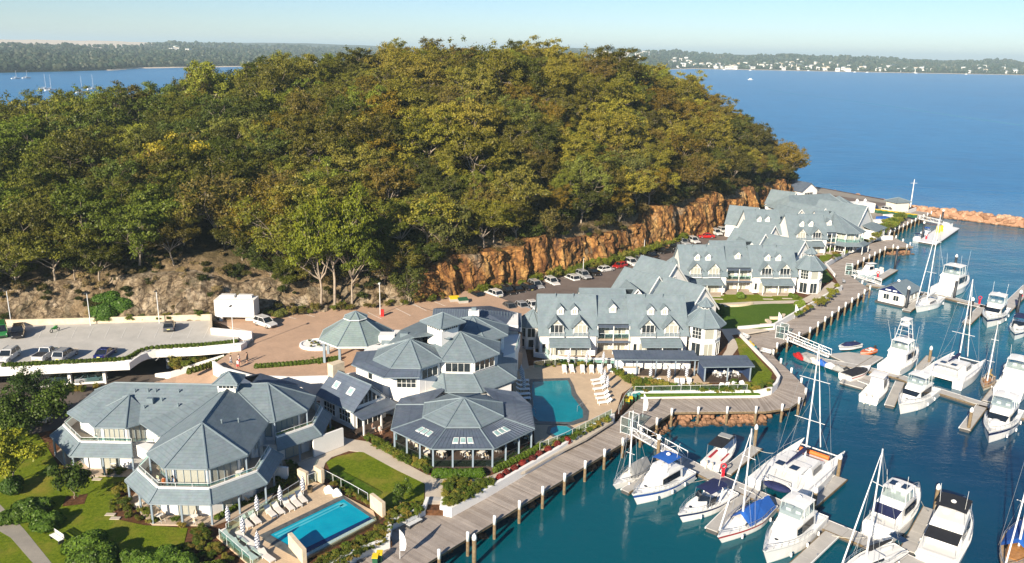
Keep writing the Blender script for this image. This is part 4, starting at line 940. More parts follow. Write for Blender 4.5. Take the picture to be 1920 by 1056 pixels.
# upper floor
cL, cR, cRR = (-15.0,115.8), (-7.75,119.6), (-6.3,128)
up = MB()
up.prism(octo(*cL, 4.95), 2.95, 10.9).prism(octo(*cR, 5.9), 5, 10.9).prism(octo(*cRR, 5.6), 5, 10.9)
up.prism([(-23.2,116),(-18.6,112),(-12.3,112),(-12.3,122),(-22,122)], 2.9, 10.0).prism([(-20,118),(-2,118),(-2,130),(-20,130)], 4, 9.8)
RB(up, 'wall', 'white')
apL, apR, apRR = (*cL, 13.3), (*cR, 13.3), (*cRR, 13.1)
cone_roof(re_, octo(*cL, 5.6), 10.8, apL, 'left_roof', 'roof', .15, world=True); cone_roof(re_, octo(*cR, 6.6), 10.82, apR, 'middle_roof', 'roof', .15, world=True); cone_roof(re_, octo(*cRR, 6.3), 10.78, apRR, 'rear_roof', 'roof', .15, world=True)
roof_part(re_, [[(-19,120.5,10.8),(-14.5,117,13.2),(-8,120,13.2),(-8,127,13),(-18,127,10.8)], [(-18,127,10.8),(-8,127,13),(-6.3,133,10.6),(-15,133,10.6)]], 'link_roof', 'roof', .15, world=True)
# left skirt (dark) and front skirt
a_, b_ = octo(*cL, 5.45), octo(*cL, 7.0)
F = [[(-23.4,113.7,9.95),(-17.9,108.9,9.95),(*a_[5],10.72),(*a_[4],10.72)], [(-17.9,108.9,9.95),(-12.9,109.3,9.95),(*a_[6],10.72),(*a_[5],10.72)], [(-23.4,113.7,9.95),(*a_[4],10.72),(*a_[3],10.72),(-23.6,119,9.95)]]
ob = roof_part(re_, F, 'left_skirt_roof', 'roofd', .13, (), [[F[0][0],F[0][1],F[1][1]]], world=True)
sm = MB()
for f, n_ in ((F[0],16),(F[1],12)):
    for a, b in seams(f, n_): sm.tube(a, b, .03, n=3, cap=False)
stuff(sm.build('standing_seams', M['roofd'], ob))
SK = [(-13.7,115.2),(-9.3,110.6),(-4,110.8),(1.0,116.1),(1.0,124)]; si = [(-10.9,116),(-9.9,113.9),(-5.5,113.9),(-2,117.3),(-2,124)]
F = [[(*SK[i],7.2),(*SK[i+1],7.2),(*si[i+1],8.75),(*si[i],8.75)] for i in range(4)]
roof_part(re_, F, 'front_skirt_roof', 'roof', .14, [(F[i][0],F[i][3]) for i in (1,2,3)], [[(*p,7.2) for p in SK]], world=True)
RB(MB().prism([(-13,115.6),(-9,111.8),(-4.2,112),(.1,116.6),(.1,124),(-13,124)], 2.95, 7.3), 'ground_wall', 'white')
for i, t_ in ((0,.5),(1,.25),(1,.6),(2,.3),(2,.7)):
    pass
for t_ in (.2,.5,.8): p = lerp2((-4.2,112),(.1,116.6), t_); win(re_, p[0]-RO[0], p[1]-RO[1], .4, 1.5, 2.6, math.atan2(4.6,4.3), 2, 2)
oct_glaze(re_, cR, 5.9, [5], 8.95, 1.35, RO, 3.6, 4, 'pane', 'frame'); oct_glaze(re_, cR, 5.9, [6], 8.95, 1.35, RO, 3.9, 4, 'pane', 'frame'); oct_glaze(re_, cL, 4.95, [5], 7.55, 1.35, RO, 2.7, 4, 'pane', 'frame', 2); oct_glaze(re_, cL, 4.95, [6], 8.7, 1.4, RO, 2.9, 3, 'pane', 'frame'); oct_glaze(re_, cRR, 5.6, [6], 9.0, 1.3, RO, 2.8, 4, 'pane', 'frame')
win(re_, -20.6-RO[0], 113.8-RO[1]-.02, 5.2-1, .9, 1.0, -math.atan2(4,4.6), 1)
# lantern
lc = (-10.4,119.4); lq = [(lc[0]+2.35*math.cos(a), lc[1]+2.35*math.sin(a)) for a in (0,PI/2,PI,-PI/2)]
RB(MB().prism(lq, 11, 15.0), 'lantern', 'white')
cone_roof(re_, [(lc[0]+3.5*math.cos(a), lc[1]+3.5*math.sin(a)) for a in (0,PI/2,PI,-PI/2)], 15.0, (*lc, 16.4), 'lantern_roof', 'roof', .12, world=True)
for a in (-3*PI/4, -PI/4): p = (lc[0]+1.66*math.cos(a), lc[1]+1.66*math.sin(a)); win(re_, p[0]-RO[0], p[1]-RO[1], 10.7, 2.9, .55, a+PI/2, 7, 1, sill=False)
RB(MB().box(-20.9,123.2,6,-18.4,125.2,11.1), 'chimney', 'white'); RB(MB().box(-20.5,123.15,9.2,-18.8,123.3,10.4), 'vent_grille', 'cap')
for x, y, z in ((-14.2,120.4,12.0),(-16.6,121.6,11.6)): RB(MB().box(x-.6,y-.5,z-.8,x+.6,y+.5,z+.7), 'rooftop_unit', 'cap')
mb = MB(); mb.lathe((-9.6,117.5,12.4), [(.02,.3),(.5,.55),(.52,.6),(.02,.38)], 10); RB(mb, 'satellite_dish', 'cap')
# rear service wing with seamed metal roof
MBk = MB().prism([(-13,134),(-12.5,142),(-3.5,144.5),(1.2,141),(1.2,134)], 5.5, 9.6); RB(MBk, 'service_wall', 'white')
F = [[(-13.6,133,9.6),(-5.2,133,9.6),(-5.2,137.6,11.2),(-13.6,137.6,11.2)], [(-13.6,143,9.6),(-13.6,137.6,11.2),(-5.2,137.6,11.2),(-4,145,9.6)], [(-5.2,132.6,9.65),(1.8,133,8.9),(1.8,141.4,9.4),(-5.2,137.6,11.2)], [(-5.2,137.6,11.2),(1.8,141.4,9.4),(-4,145,9.6)]]
ob = roof_part(re_, F, 'service_roof', 'roofd', .14, (), [], world=True); sm = MB()
for a, b in seams(F[0], 20)+seams(F[2], 14): sm.tube(a, b, .035, n=3, cap=False)
stuff(sm.build('standing_seams', M['cap'], ob))
RB(MB().box(-7.3,133.6,9,-5.5,135,12.1), 'chimney_stack', 'white'); RB(MB().box(-6.8,134,12.1,-6,134.6,12.6), 'chimney_pot', 'cap')
RB(MB().prism([(-1.5,122),(.7,124.4),(1.6,133.4),(-1.5,133)], 3, 8.3), 'side_wall', 'white')
rail(re_, [(.7,124.4),(1.5,131)], 8.3, .9, 'alu', 'glass', world=True)
# gabled pavilion beside it
gp = thing('gabled_pavilion', 'small white gabled pavilion with skylit slate roof beside the restaurant', 'pavilion', (-19.85,108.45,2.95), math.atan2(.75,.664))
# local: x along the gable front, y back
MB().loft([[(-2.9,y,0),(2.9,y,0),(2.9,y,3.3),(0,y,5.9),(-2.9,y,3.3)] for y in (.15,8)]).build('wall', M['white'], gp)
F = [[(-3.3,-.5,3.1),(-3.3,8.3,3.1),(0,8.3,6.1),(0,-.5,6.1)], [(3.3,8.3,3.1),(3.3,-.5,3.1),(0,-.5,6.1),(0,8.3,6.1)]]
roof_part(gp, F, 'roof', 'roofd', .15, [((0,-.5,6.1),(0,8.3,6.1))], [[(-3.3,-.5,3.1),(-3.3,8.3,3.1)]])
roof_part(gp, [[(-3.4,-2.6,2.55),(3.4,-2.6,2.55),(3.4,.1,3.0),(-3.4,.1,3.0)]], 'porch_roof', 'roofd', .12)
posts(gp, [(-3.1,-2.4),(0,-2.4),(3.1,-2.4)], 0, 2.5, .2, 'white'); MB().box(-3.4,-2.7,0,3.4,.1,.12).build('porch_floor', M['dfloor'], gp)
for sx, u in ((-1, .32), (-1, .72)):
    def pt(a, b): return (sx*(.0+3.3*(1-b)), 8.3*a-.2, 3.1+3*b+.06)
    f = MB().sheet([pt(u-.07,.42), pt(u+.07,.42), pt(u+.07,.68), pt(u-.07,.68)], .1).build('skylight', M['frame'], gp); MB().sheet([(p[0],p[1],p[2]+.03) for p in (pt(u-.05,.46), pt(u+.05,.46), pt(u+.05,.64), pt(u-.05,.64))], .03).build('skylight_pane', M['skyglass'], f)
for y in (2.0, 5.6): win(gp, -2.9, y, .8, 2.6, 1.7, -PI/2, 4, 2)
win(gp, 0, .15, .1, 4.6, 2.3, 0, 5, 1, sill=False)
tri = MB().add([(-1.9,.1,3.55),(1.9,.1,3.55),(0,.1,5.3),(-1.9,.0,3.55),(1.9,.0,3.55),(0,.0,5.3)], [(3,4,5),(0,1,4,3),(1,2,5,4),(2,0,3,5)]).build('gable_glazing', M['pane'], gp)
mbk = MB(); [mbk.tube((x,-.02,3.5), (x,-.02,3.55+1.75*(1-abs(x)/1.9)), .045, n=4) for x in (-1.1,-.35,.35,1.1)]; mbk.build('gable_mullions', M['frame'], tri)
MB().box(-.9,7.3,4,1.2,8.6,7.2).build('chimney', M['cream'], gp)
# porte-cochere
pcx = thing('porte_cochere', 'octagonal grey shingled drop-off canopy over the driveway', 'canopy', (-25.1,126.6,6)); rp = R(4)
pO, pI = octo(0,0,6.1,rp), octo(0,0,1.7,rp)
cone_roof(pcx, pO, 4.0, None, 'roof', 'roofg', .16, ring=(pI, 6.75)); cone_roof(pcx, octo(0,0,1.95,rp), 7.1, (0,0,8.0), 'cupola_roof', 'roofg', .1)
MB().prism(octo(0,0,1.5,rp), 6.6, 7.1).build('cupola', M['frame'], pcx); MB().prism(octo(0,0,5.75,rp), 3.55, 3.95).build('ceiling_beam', M['white'], pcx)
posts(pcx, [octo(0,0,5.3,rp)[k] for k in range(8)], 0, 3.6, .38, 'post', 'column')
isl = thing('planter_island', 'round white kerbed planter island beside the drop-off canopy', 'planter', A(598,648,6))
MB().lathe((0,0,-.05), [(2.6,0),(2.6,.45),(2.35,.5),(2.3,.35),(.02,.4)], 24, sx=1.25).build('kerb_ring', M['white'], isl)
# ================================================================ cottage rows
def dormer(par, cx, yf, zb, w, hw, rise, yb, big=False, rng=rnd):
    """gabled dormer whose front wall stands at yf; the roof runs back to yb"""
    wl = MB().loft([[(cx-w/2,y,zb),(cx+w/2,y,zb),(cx+w/2,y,zb+hw),(cx,y,zb+hw+rise),(cx-w/2,y,zb+hw)] for y in (yf, yb)]); d = wl.build('dormer', M['white'], par)
    ov, ex = (.42, .45) if big else (.2, .22); sl = rise/(w/2); top = zb+hw+rise+.12; el = top-sl*(w/2+ov)
    f = MB()
    f.sheet([(cx-w/2-ov,yf-ex,el),(cx,yf-ex,top),(cx,yb+.6,top),(cx-w/2-ov,yb+.2,el)][::-1], .13); f.sheet([(cx+w/2+ov,yf-ex,el),(cx+w/2+ov,yb+.2,el),(cx,yb+.6,top),(cx,yf-ex,top)][::-1], .13)
    f.build('dormer_roof', M['roof'], d)
    if big:
        dk_ = rng.random() < .3
        win(d, cx, yf, zb+.15, w-.35, hw+.05, 0, 3, 1, 'pane' if dk_ else 'curtain', 'frame', sub=False, sill=False)
        MB().add([(cx-w*.3,yf-.03,zb+hw+.3),(cx+w*.3,yf-.03,zb+hw+.3),(cx,yf-.03,zb+hw+.3+rise*.55)], [(0,1,2)]).build('gable_pane', M['curtain'], d)
        rail(d, [(cx-w/2-.05,yf-.05),(cx-w/2-.05,yf-.55),(cx+w/2+.05,yf-.55),(cx+w/2+.05,yf-.05)], zb-.05, .8, 'alu', None, .9, sub=True); MB().box(cx-w/2-.1,yf-.6,zb-.2,cx+w/2+.1,yf,zb-.04).build('balcony_floor', M['frame'], d)
    else: win(d, cx, yf, zb+.25, w*.52, hw*.72, 0, 2, 1, 'curtain', 'frame', sub=False)
    return d
SLP = 5.75/5.2
def rz_(y): return 4.05+(y+.2)*SLP              # roof height above a point y behind the front wall
def unit(par, x0, w, y0=0, awn=True, low=2, smalls=2, inset=1.55):
    """steep roofed cottage: front eave low, gable ends left and right"""
    D = 10.0; rg = 9.8
    MB().loft([[(x,y0,-.1),(x,y0+D,-.1),(x,y0+D,4.0),(x,y0+D/2,rg-.25),(x,y0,4.0)] for x in (x0, x0+w)]).build('wall', M['white'], par)
    F = [[(x0-.25,y0-.35,3.9),(x0+w+.25,y0-.35,3.9),(x0+w+.25,y0+5,rg),(x0-.25,y0+5,rg)], [(x0+w+.25,y0+10.35,3.9),(x0-.25,y0+10.35,3.9),(x0-.25,y0+5,rg),(x0+w+.25,y0+5,rg)]]
    o = roof_part(par, F, 'roof', 'roof', .16, [((x0-.25,y0+5,rg),(x0+w+.25,y0+5,rg))], [[F[0][0],F[0][1]]])
    bb = MB()
    for x in (x0-.3, x0+w+.3):
        for s in (-1, 1): bb.sheet([(x-.05,y0+5+s*5.4,3.75),(x+.05,y0+5+s*5.4,3.75),(x+.05,y0+5,rg+.05),(x-.05,y0+5,rg+.05)], .24)
    bb.build('barge_board', M['cap'], o)
    xs = [x0+w*.29, x0+w*.71]
    for x in xs[:low]: dormer(par, x, y0-.05, 3.75, 2.5, 1.75, 1.35, y0+3.6, True)
    for x in [x0+w*.375, x0+w*.625][:smalls]: dormer(par, x, y0+2.35, 6.75, 1.2, 1.15, .62, y0+4.5)
    for x in (x0+w*.3, x0+w*.62): MB().tube((x,y0+4.6,rg-.6), (x,y0+4.6,rg+.35), .09, n=6).build('roof_vent', M['cap'], par)
    if awn:
        a, b = x0+inset, x0+w-1.2
        roof_part(par, [[(a,y0-2.4,2.45),(b,y0-2.4,2.45),(b,y0-.02,3.35),(a,y0-.02,3.35)]], 'awning_roof', 'roof', .12, (), [[(a,y0-2.4,2.45),(b,y0-2.4,2.45)]])
        posts(par, [(a+.15,y0-2.2),((a+b)/2,y0-2.2),(b-.15,y0-2.2)], 0, 2.45, .16, 'frame'); MB().box(a-.3,y0-2.6,-.1,b+.3,y0,.08).build('patio', M['floor'], par)
    for x in (x0+w*.30, x0+w*.70): win(par, x, y0, .1, 2.9, 2.15, 0, 3, 1, 'curtain', 'frame', 'sliding_door', sill=False)
    if inset > 1: win(par, x0+.75, y0, .7, .55, 1.5, 0, 1)
    win(par, x0, y0+3.2, .8, 1.1, 1.6, -PI/2, 2)
def link(par, x0, x1, rx0, rx1, dorm=1):
    """recessed middle with two tiers of balconies"""
    MB().box(x0-.5,3.0,-.1,x1+.5,12,5.6).build('link_wall', M['white'], par)
    F = [[(rx0,.9,5.55),(rx1,.9,5.55),(rx1,7.2,10.3),(rx0,7.2,10.3)], [(rx1,13.6,5.5),(rx0,13.6,5.5),(rx0,7.2,10.3),(rx1,7.2,10.3)]]
    F[0] = [(x0+.1,1.1,5.7),(x1-.1,1.1,5.7),(x1-.1,7.2,10.3),(x0+.1,7.2,10.3)]
    roof_part(par, F, 'link_roof', 'roof', .16, [((rx0,7.2,10.3),(rx1,7.2,10.3))], [[F[0][0],F[0][1]]])
    roof_part(par, [[(rx0,5.0,8.6),(x0+.1,5.0,8.6),(x0+.1,7.2,10.28),(rx0,7.2,10.28)]], 'link_side_roof', 'roof', .16)
    MB().loft([[(x,5.2,5),(x,9.4,5),(x,9.4,8.6),(x,7.2,10.1),(x,5.2,8.5)] for x in (rx0+.2, rx0+.4)]).build('link_gable', M['white'], par)
    if dorm: dormer(par, (x0+x1)/2+.1, 2.9, 7.0, 1.2, 1.15, .62, 5.2)
    for z, y in ((2.7,.3), (5.35,.8)):
        roof_part(par, [[(x0+.05,y-.3,z-.25),(x1-.05,y-.3,z-.25),(x1-.05,3.0,z+.25),(x0+.05,3.0,z+.25)]], 'shade_roof', 'roofd', .1)
    MB().box(x0+.05,.6,2.55-.9+.95,x1-.05,3.0,2.75).build('balcony_floor', M['floor'], par)
    rail(par, [(x0+.1,.65),(x1-.1,.65)], 2.95, .95, 'alu', 'glass', 1.5)
    posts(par, [(x0+.25,.5),((x0+x1)/2,.5),(x1-.25,.5)], 0, 5.3, .15, 'frame')
    for z in (.1, 3.0):
        for x in (x0+1.6, x1-1.6): win(par, x, 3.0, z, 2.2, 2.1, 0, 3, 1, 'curtain', 'frame', 'sliding_door', sill=False)
    MB().box(x0,-1.5,-.1,x1,3,.06).build('patio', M['floor'], par)
def tower(par, cx, cy, Rw=3.0, door='garage'):
    w = octo(cx, cy, Rw, R(6)); MB().prism(w, -.1, 5.8).build('tower_wall', M['white'], par)
    cone_roof(par, octo(cx, cy, 3.85, R(6)), 5.75, None, 'tower_roof', 'roof', .15, ring=(octo(cx, cy, .95, R(6)), 8.35))
    MB().prism(octo(cx, cy, .85, R(6)), 8.1, 8.95).build('cupola', M['frame'], par)
    cone_roof(par, octo(cx, cy, 1.4, R(6)), 8.95, (cx, cy, 10.2), 'cupola_roof', 'roof', .1)
    p = octo(cx, cy, .85, R(6))
    for k in range(8):
        a, b = p[k], p[(k+1)%8]; m = lerp2(a, b, .5); win(par, m[0], m[1], 8.4, .42, .4, math.atan2(b[1]-a[1], b[0]-a[0]), 1, 1, 'pane', 'frame', sill=False)
    for k in (3,4,5,6,7):
        a, b = w[k], w[(k+1)%8]; m = lerp2(a, b, .5); an = math.atan2(b[1]-a[1], b[0]-a[0])
        win(par, m[0], m[1], 3.35, 1.65, 2.0, an, 3 if k != 5 else 1, 3 if k != 5 else 1, 'pane' if k != 5 else 'curtain', 'frame')
        win(par, m[0], m[1], .15, 1.6, 2.3, an, 2, 1, 'pane' if door != 'garage' or k != 5 else 'curtain', 'frame', 'glazed_door', sill=False)
def rear_wing(par, cx, cy, w, L, rz, eave, ridge, floor=-.1):
    """gabled block set askew behind: gable towards -y of its own frame"""
    C, S = math.cos(rz), math.sin(rz)
    def T(x, y, z): return (cx+x*C-y*S, cy+x*S+y*C, z)
    h = w/2
    MB().loft([[T(-h,y,floor),T(h,y,floor),T(h,y,eave),T(0,y,ridge-.2),T(-h,y,eave)] for y in (0, L)]).build('rear_wall', M['white'], par)
    sl = (ridge-eave)/h; e = eave-.35*sl
    F = [[T(-h-.35,-.45,e),T(0,-.45,ridge),T(0,L+.3,ridge),T(-h-.35,L+.3,e)][::-1], [T(h+.35,-.45,e),T(h+.35,L+.3,e),T(0,L+.3,ridge),T(0,-.45,ridge)][::-1]]
    o = roof_part(par, F, 'rear_roof', 'roof', .16, [(T(0,-.45,ridge), T(0,L+.3,ridge))])
    b = MB()
    for s in (-1, 1): b.sheet([T(s*(h+.4),-.5,e-.1), T(s*(h+.4),-.36,e-.1), T(0,-.36,ridge+.06), T(0,-.5,ridge+.06)], .32)
    b.build('barge_board', M['frame'], o)
    p = T(0, 0, eave+.35); win(par, p[0], p[1], p[2], .8, 1.2, rz, 2, 2)
def cottage_row(loc, rz, label, group, turret=True, door='garage'):
    c = thing('cottage_row', label, 'building', loc, rz, group)
    unit(c, 0, 10); link(c, 10, 16.2, 7.5, 17.6); unit(c, 16.2, 10); tower(c, 29.6, 1.9, door=door)
    MB().box(26.1,3,-.1,29.4,9,4.6).build('tower_link', M['white'], c)
    roof_part(c, [[(26.4,1.8,4.4),(30.4,3,4.4),(30.4,9,4.4),(26.4,9,6.2)]], 'tower_link_roof', 'roof', .14)
    if turret:
        MB().prism(octo(-1.3,5.2,2.2), -.1, 4.4).build('turret_wall', M['white'], c); cone_roof(c, octo(-1.3,5.2,2.75), 4.4, (-1.0,5.2,6.9), 'turret_roof', 'roof', .13)
        oct_glaze(c, (-1.3,5.2), 2.2, [3,4,5], 2.3, 1.6, (0,0,0), 1.3, 2, 'pane', 'frame'); oct_glaze(c, (-1.3,5.2), 2.2, [4,5], .4, 1.4, (0,0,0), .9, 1, 'pane', 'frame')
    for (x, y, w, L, a, e, r_) in ((24.6,18.6,8.2,8.5,R(38),5.4,9.6), (30.2,27.5,8.6,9,R(38),5.4,9.8), (32.0,12.2,9.4,9.5,R(38),4.6,9.3), (19.5,13,7,6,R(10),4.6,8.6)):
        rear_wing(c, x, y, w, L, a, e, r_)
    return c
GC = 'white cottage rows with steep blue grey roofs'
cottage_row((5.1,137.4,2.95), R(3), 'nearest white cottage row with steep dormered roofs behind the bar pergola', GC)
cottage_row((38.2,179.2,2.95), R(3), 'middle white cottage row with tower beside the bright green lawn', GC, door='shop')
# third row: same kind of cottage, then a balconied pavilion and a tall white gable
c3 = thing('cottage_row', 'far white cottage row ending in a balconied pavilion', 'building', (75.4,219.8,2.95), R(4), GC)
unit(c3, 0, 10.2, inset=1.2); unit(c3, -9.4, 9.4, 6.2, awn=False, low=0); MB().box(-9.2,3.4,2.5,-.2,6.2,2.75).build('balcony_floor', M['floor'], c3); rail(c3, [(-9,3.5),(-.4,3.5)], 2.75, .95)
for x in (-7.2,-5,-2.6): win(c3, x, 6.2, 2.8, 1.2, 2, 0, 2)
link(c3, 10.2, 13.2, 9, 14, 1)
hx = octo(17.2,4.0,4.6,0,6); MB().prism(octo(17.2,4.0,3.3), -.1, 6.0).build('pavilion_wall', M['white'], c3)
roof_part(c3, [[(*octo(17.2,4.0,5.2)[k],5.6),(*octo(17.2,4.0,5.2)[(k+1)%8],5.6),(15.6,9,9.6)] for k in (3,4,5,6,7,0)], 'pavilion_roof', 'roof', .15, [((*octo(17.2,4.0,5.2)[k],5.6),(15.6,9,9.6)) for k in (4,5,6,7)])
roof_part(c3, [[(*octo(17.2,4.0,6.6)[k],2.3),(*octo(17.2,4.0,6.6)[(k+1)%8],2.3),(*octo(17.2,4.0,4.9)[(k+1)%8],3.0),(*octo(17.2,4.0,4.9)[k],3.0)] for k in (4,5,6,7)], 'veranda_roof', 'roof', .12)
MB().prism(octo(17.2,4.0,4.9), 2.6, 2.95).build('balcony_floor', M['white'], c3); rail(c3, [octo(17.2,4.0,4.8)[k] for k in (4,5,6,7,0)], 2.95, 1.0)
posts(c3, [octo(17.2,4.0,4.7)[k] for k in (4,5,6,7,0)], 2.95, 5.6, .16, 'frame'); posts(c3, [octo(17.2,4.0,6.3)[k] for k in (4,5,6,7,0)], 0, 2.3, .16, 'frame')
oct_glaze(c3, (17.2,4.0), 3.3, [4,5,6,7], 3.1, 2.1, (0,0,0), 2.0, 2, 'curtain', 'frame'); oct_glaze(c3, (17.2,4.0), 3.3, [4,5,6,7], .15, 2.0, (0,0,0), 2.0, 3, 'pane', 'frame')
for (x, y, w, L, a, e, r_) in ((8,14,9,9,R(20),5,9.4), (-3,18,9,8,R(60),4.6,9), (15,14,9,12,R(30),5,9.8)): rear_wing(c3, x, y, w, L, a, e, r_)
# tall white gabled hall with lean-to by the promenade
gh = thing('gabled_hall', 'tall white gable ended hall with grey lean-to beside the promenade', 'building', (104.2,241.5,2.95), R(48))
MB().loft([[(-6.5,y,-.1),(6.5,y,-.1),(6.5,y,4.0),(0,y,9.2),(-6.5,y,4.0)] for y in (0,14)]).build('wall', M['white'], gh)
roof_part(gh, [[(-7,-.4,3.7),(-7,14.3,3.7),(0,14.3,9.5),(0,-.4,9.5)], [(7,14.3,3.7),(7,-.4,3.7),(0,-.4,9.5),(0,14.3,9.5)]], 'roof', 'roof', .16, [((0,-.4,9.5),(0,14.3,9.5))])
bb = MB(); [bb.sheet([(s*7.05,-.5,3.55),(s*7.05,-.3,3.55),(0,-.3,9.6),(0,-.5,9.6)], .4) for s in (-1,1)]; bb.build('barge_board', M['frame'], gh)
roof_part(gh, [[(-1.5,-4.4,2.6),(7.6,-4.4,2.6),(7,0,3.9),(-1.5,0,3.9)]], 'lean_to_roof', 'roof', .14); MB().box(-1,-4,-.1,7,0,2.6).build('lean_to_wall', M['white'], gh)
for x in (0.4,2.6,4.9): win(gh, x, -4.0, .4, 1.7, 1.9, 0, 2, 1)
hr = thing('restaurant_wing', 'rambling grey roofed wing behind the tall gable hall', 'building', (98,262,2.95), R(20))
MB().box(-12,-2,-.1,10,10,4.6).build('wall', M['white'], hr)
roof_part(hr, [[(-13,-3,4.4),(11,-3,4.4),(7,4,8.6),(-9,4,8.6)], [(11,11,4.4),(-13,11,4.4),(-9,4,8.6),(7,4,8.6)], [(11,-3,4.4),(11,11,4.4),(7,4,8.6)], [(-13,11,4.4),(-13,-3,4.4),(-9,4,8.6)]], 'roof', 'roof', .16, [((-9,4,8.6),(7,4,8.6)),((11,-3,4.4),(7,4,8.6)),((-13,-3,4.4),(-9,4,8.6))])
cone_roof(hr, octo(14.5,8,5.2), 4.2, (14.5,8,6.8), 'pavilion_roof', 'roof', .14); MB().prism(octo(14.5,8,4.4), -.1, 4.2).build('pavilion_wall', M['white'], hr); oct_glaze(hr, (14.5,8), 4.4, [4,5,6], .9, 2.2, (0,0,0), 2.4, 3, 'pane', 'frame')
for y in (16,): rear_wing(hr, -2, y-6, 8, 8, R(30), 4.6, 8.4)
fs = thing('flat_carport', 'low grey roofed shelter at the end of the back road', 'shelter', (*A2(1440,398,3.2), 3.2), R(35))
MB().sheet([(-4,-3,2.6),(5,-3,2.9),(5,3,2.9),(-4,3,2.6)], .25).build('roof', M['roofd'], fs); posts(fs, [(-3.6,-2.6),(4.6,-2.6),(4.6,2.6),(-3.6,2.6)], -.2, 2.6, .18, 'frame'); MB().box(1.6,-2.7,-.2,4.7,2.7,2.5).build('wall', M['concrete'], fs)
# lone gabled house at the point
lh = thing('point_house', 'small white gabled house with dark roof at the headland point', 'house', (*A2(1516,374,3.2), 3.0), R(28))
MB().loft([[(-4,y,-.3),(4,y,-.3),(4,y,3.6),(0,y,6.2),(-4,y,3.6)] for y in (0,9)]).build('wall', M['white'], lh)
roof_part(lh, [[(-4.5,-.5,3.3),(-4.5,9.4,3.3),(0,9.4,6.4),(0,-.5,6.4)], [(4.5,9.4,3.3),(4.5,-.5,3.3),(0,-.5,6.4),(0,9.4,6.4)]], 'roof', 'roofd', .16)
win(lh, -.4, 0, .2, 4.2, 2.6, 0, 5, 2, sill=False); win(lh, 4, 3, .8, 2.4, 1.5, PI/2, 3); MB().ribbon([(4.5,-1.5),(10,-1.0)], -.3, 1.1, .25).build('yard_wall', M['white'], lh)
# bar pergola and cabana by the pool
def cabana(name, lab, cat, p0, p1, depth, z, roof='roofd', back='white', nposts=5, interior=None):
    a, b = A2(*p0, z), A2(*p1, z); L = math.dist(a, b); an = math.atan2(b[1]-a[1], b[0]-a[0]); c = thing(name, lab, cat, (*a, 2.95), an)
    zt = z-2.95
    ob = roof_part(c, [[(-.3,0,zt),(L+.3,0,zt),(L+.3,depth,zt+.35),(-.3,depth,zt+.35)]], 'roof', roof, .18, (), [[(-.3,0,zt),(L+.3,0,zt)]])
    sm = MB(); [sm.tube(*q, .03, n=3, cap=False) for q in seams([(-.3,0,zt),(L+.3,0,zt),(L+.3,depth,zt+.35),(-.3,depth,zt+.35)], int(L*1.8))]; stuff(sm.build('standing_seams', M[roof], ob))
    posts(c, [(.2+(L-.4)*i/(nposts-1), y) for i in range(nposts) for y in (.4, depth-.2)], 0, zt, .2, 'post')
    MB().box(-.1,.1,-.1,L+.1,depth,.14).build('deck', M['dfloor'], c)
    return c, L
bar, bL = cabana('bar_pergola', 'long slate roofed poolside bar pergola in front of the near cottages', 'pergola', (1157,674),(1307,675), 3.6, 6.0)
MB().box(.2,3.3,.1,bL-.2,3.45,2.2).build('back_screen', M['white'], bar); MB().box(1.4,.9,.14,4.0,1.5,1.15).build('bar_counter', M['white'], bar); MB().box(1.3,.8,1.15,4.1,1.6,1.22).build('counter_top', M['cream'], bar)
cab, cL_ = cabana('cabana', 'square blue roofed cabana at the end of the pool garden', 'cabana', (1322,688),(1412,687), 4.2, 5.8, nposts=3)
MB().box(.2,3.8,.1,cL_-.2,3.95,2.6).box(.15,.6,.1,.25,3.8,2.6).box(cL_-.25,.6,.1,cL_-.15,3.8,2.6).build('blue_curtain', simple('navy_canvas', (.02,.045,.12), .8), cab)
# ================================================================ pools, terraces, garden furniture
TZ = 3.08
pg('pool_terrace', 'stone', TZ, [(958,690),(1000,685),(1160,687),(1335,692),(1332,716),(1300,724),(1190,722),(1166,738),(1158,765),(1148,784),(1100,806),(1040,838),(1012,846),(1002,830),(1000,775),(988,742),(962,735)], lab='sandstone terrace round the big pool')
pg('alley', 'path', 5.0-1.9, [(962,600),(975,600),(992,690),(960,700)], lab='service alley between restaurant and cottages')
pg('planting_bed', 'turf', TZ+.01, [(1196,728),(1300,727),(1400,728),(1425,738),(1200,741)], lab='shrub bed beside the promenade wall')
pg('pool_terrace', 'stone', 3.06, [(406,1006),(470,962),(562,912),(590,904),(606,908),(650,932),(700,958),(706,975),(640,1012),(573,1048),(545,1072),(470,1062)], lab='sandstone terrace round the lap pool')
pg('court', 'path', 2.957, [(500,835),(548,830),(590,838),(570,880),(545,862),(520,850)], lab='small paved court at the villa side entrance')
def m_pool(name, c0, c1):
    t = NT(name); P = t.wpos(); c = t.ramp(t.noise(.5, 4, .6, P), [(.3, c0), (.7, c1)])
    w = t.noise(2.2, 3, .6, P, .6); q = t.bsdf(c, .04, 0, t.bump(w, .25, .06)); q.inputs['IOR'].default_value = 1.33; return t.mat
M['poolw'] = m_pool('pool_water', (.0,.17,.215), (.004,.235,.285)); M['lapw'] = m_pool('lap_pool_water', (.0,.26,.40), (.004,.34,.47)); M['lapdk'] = m_pool('deep_pool_edge', (.005,.02,.09), (.006,.03,.12)); M['lapstep'] = m_pool('shallow_pool_step', (.06,.38,.47), (.10,.46,.55)); M['spaw'] = m_pool('spa_water', (.02,.27,.33), (.03,.34,.40))
M['coping'] = simple('slate_coping', (.10,.11,.11), .5, var=.45, scale=1.6, fine=.3)
def R3(x, y): return (640+x/2.5146, 540+y/2.5146)
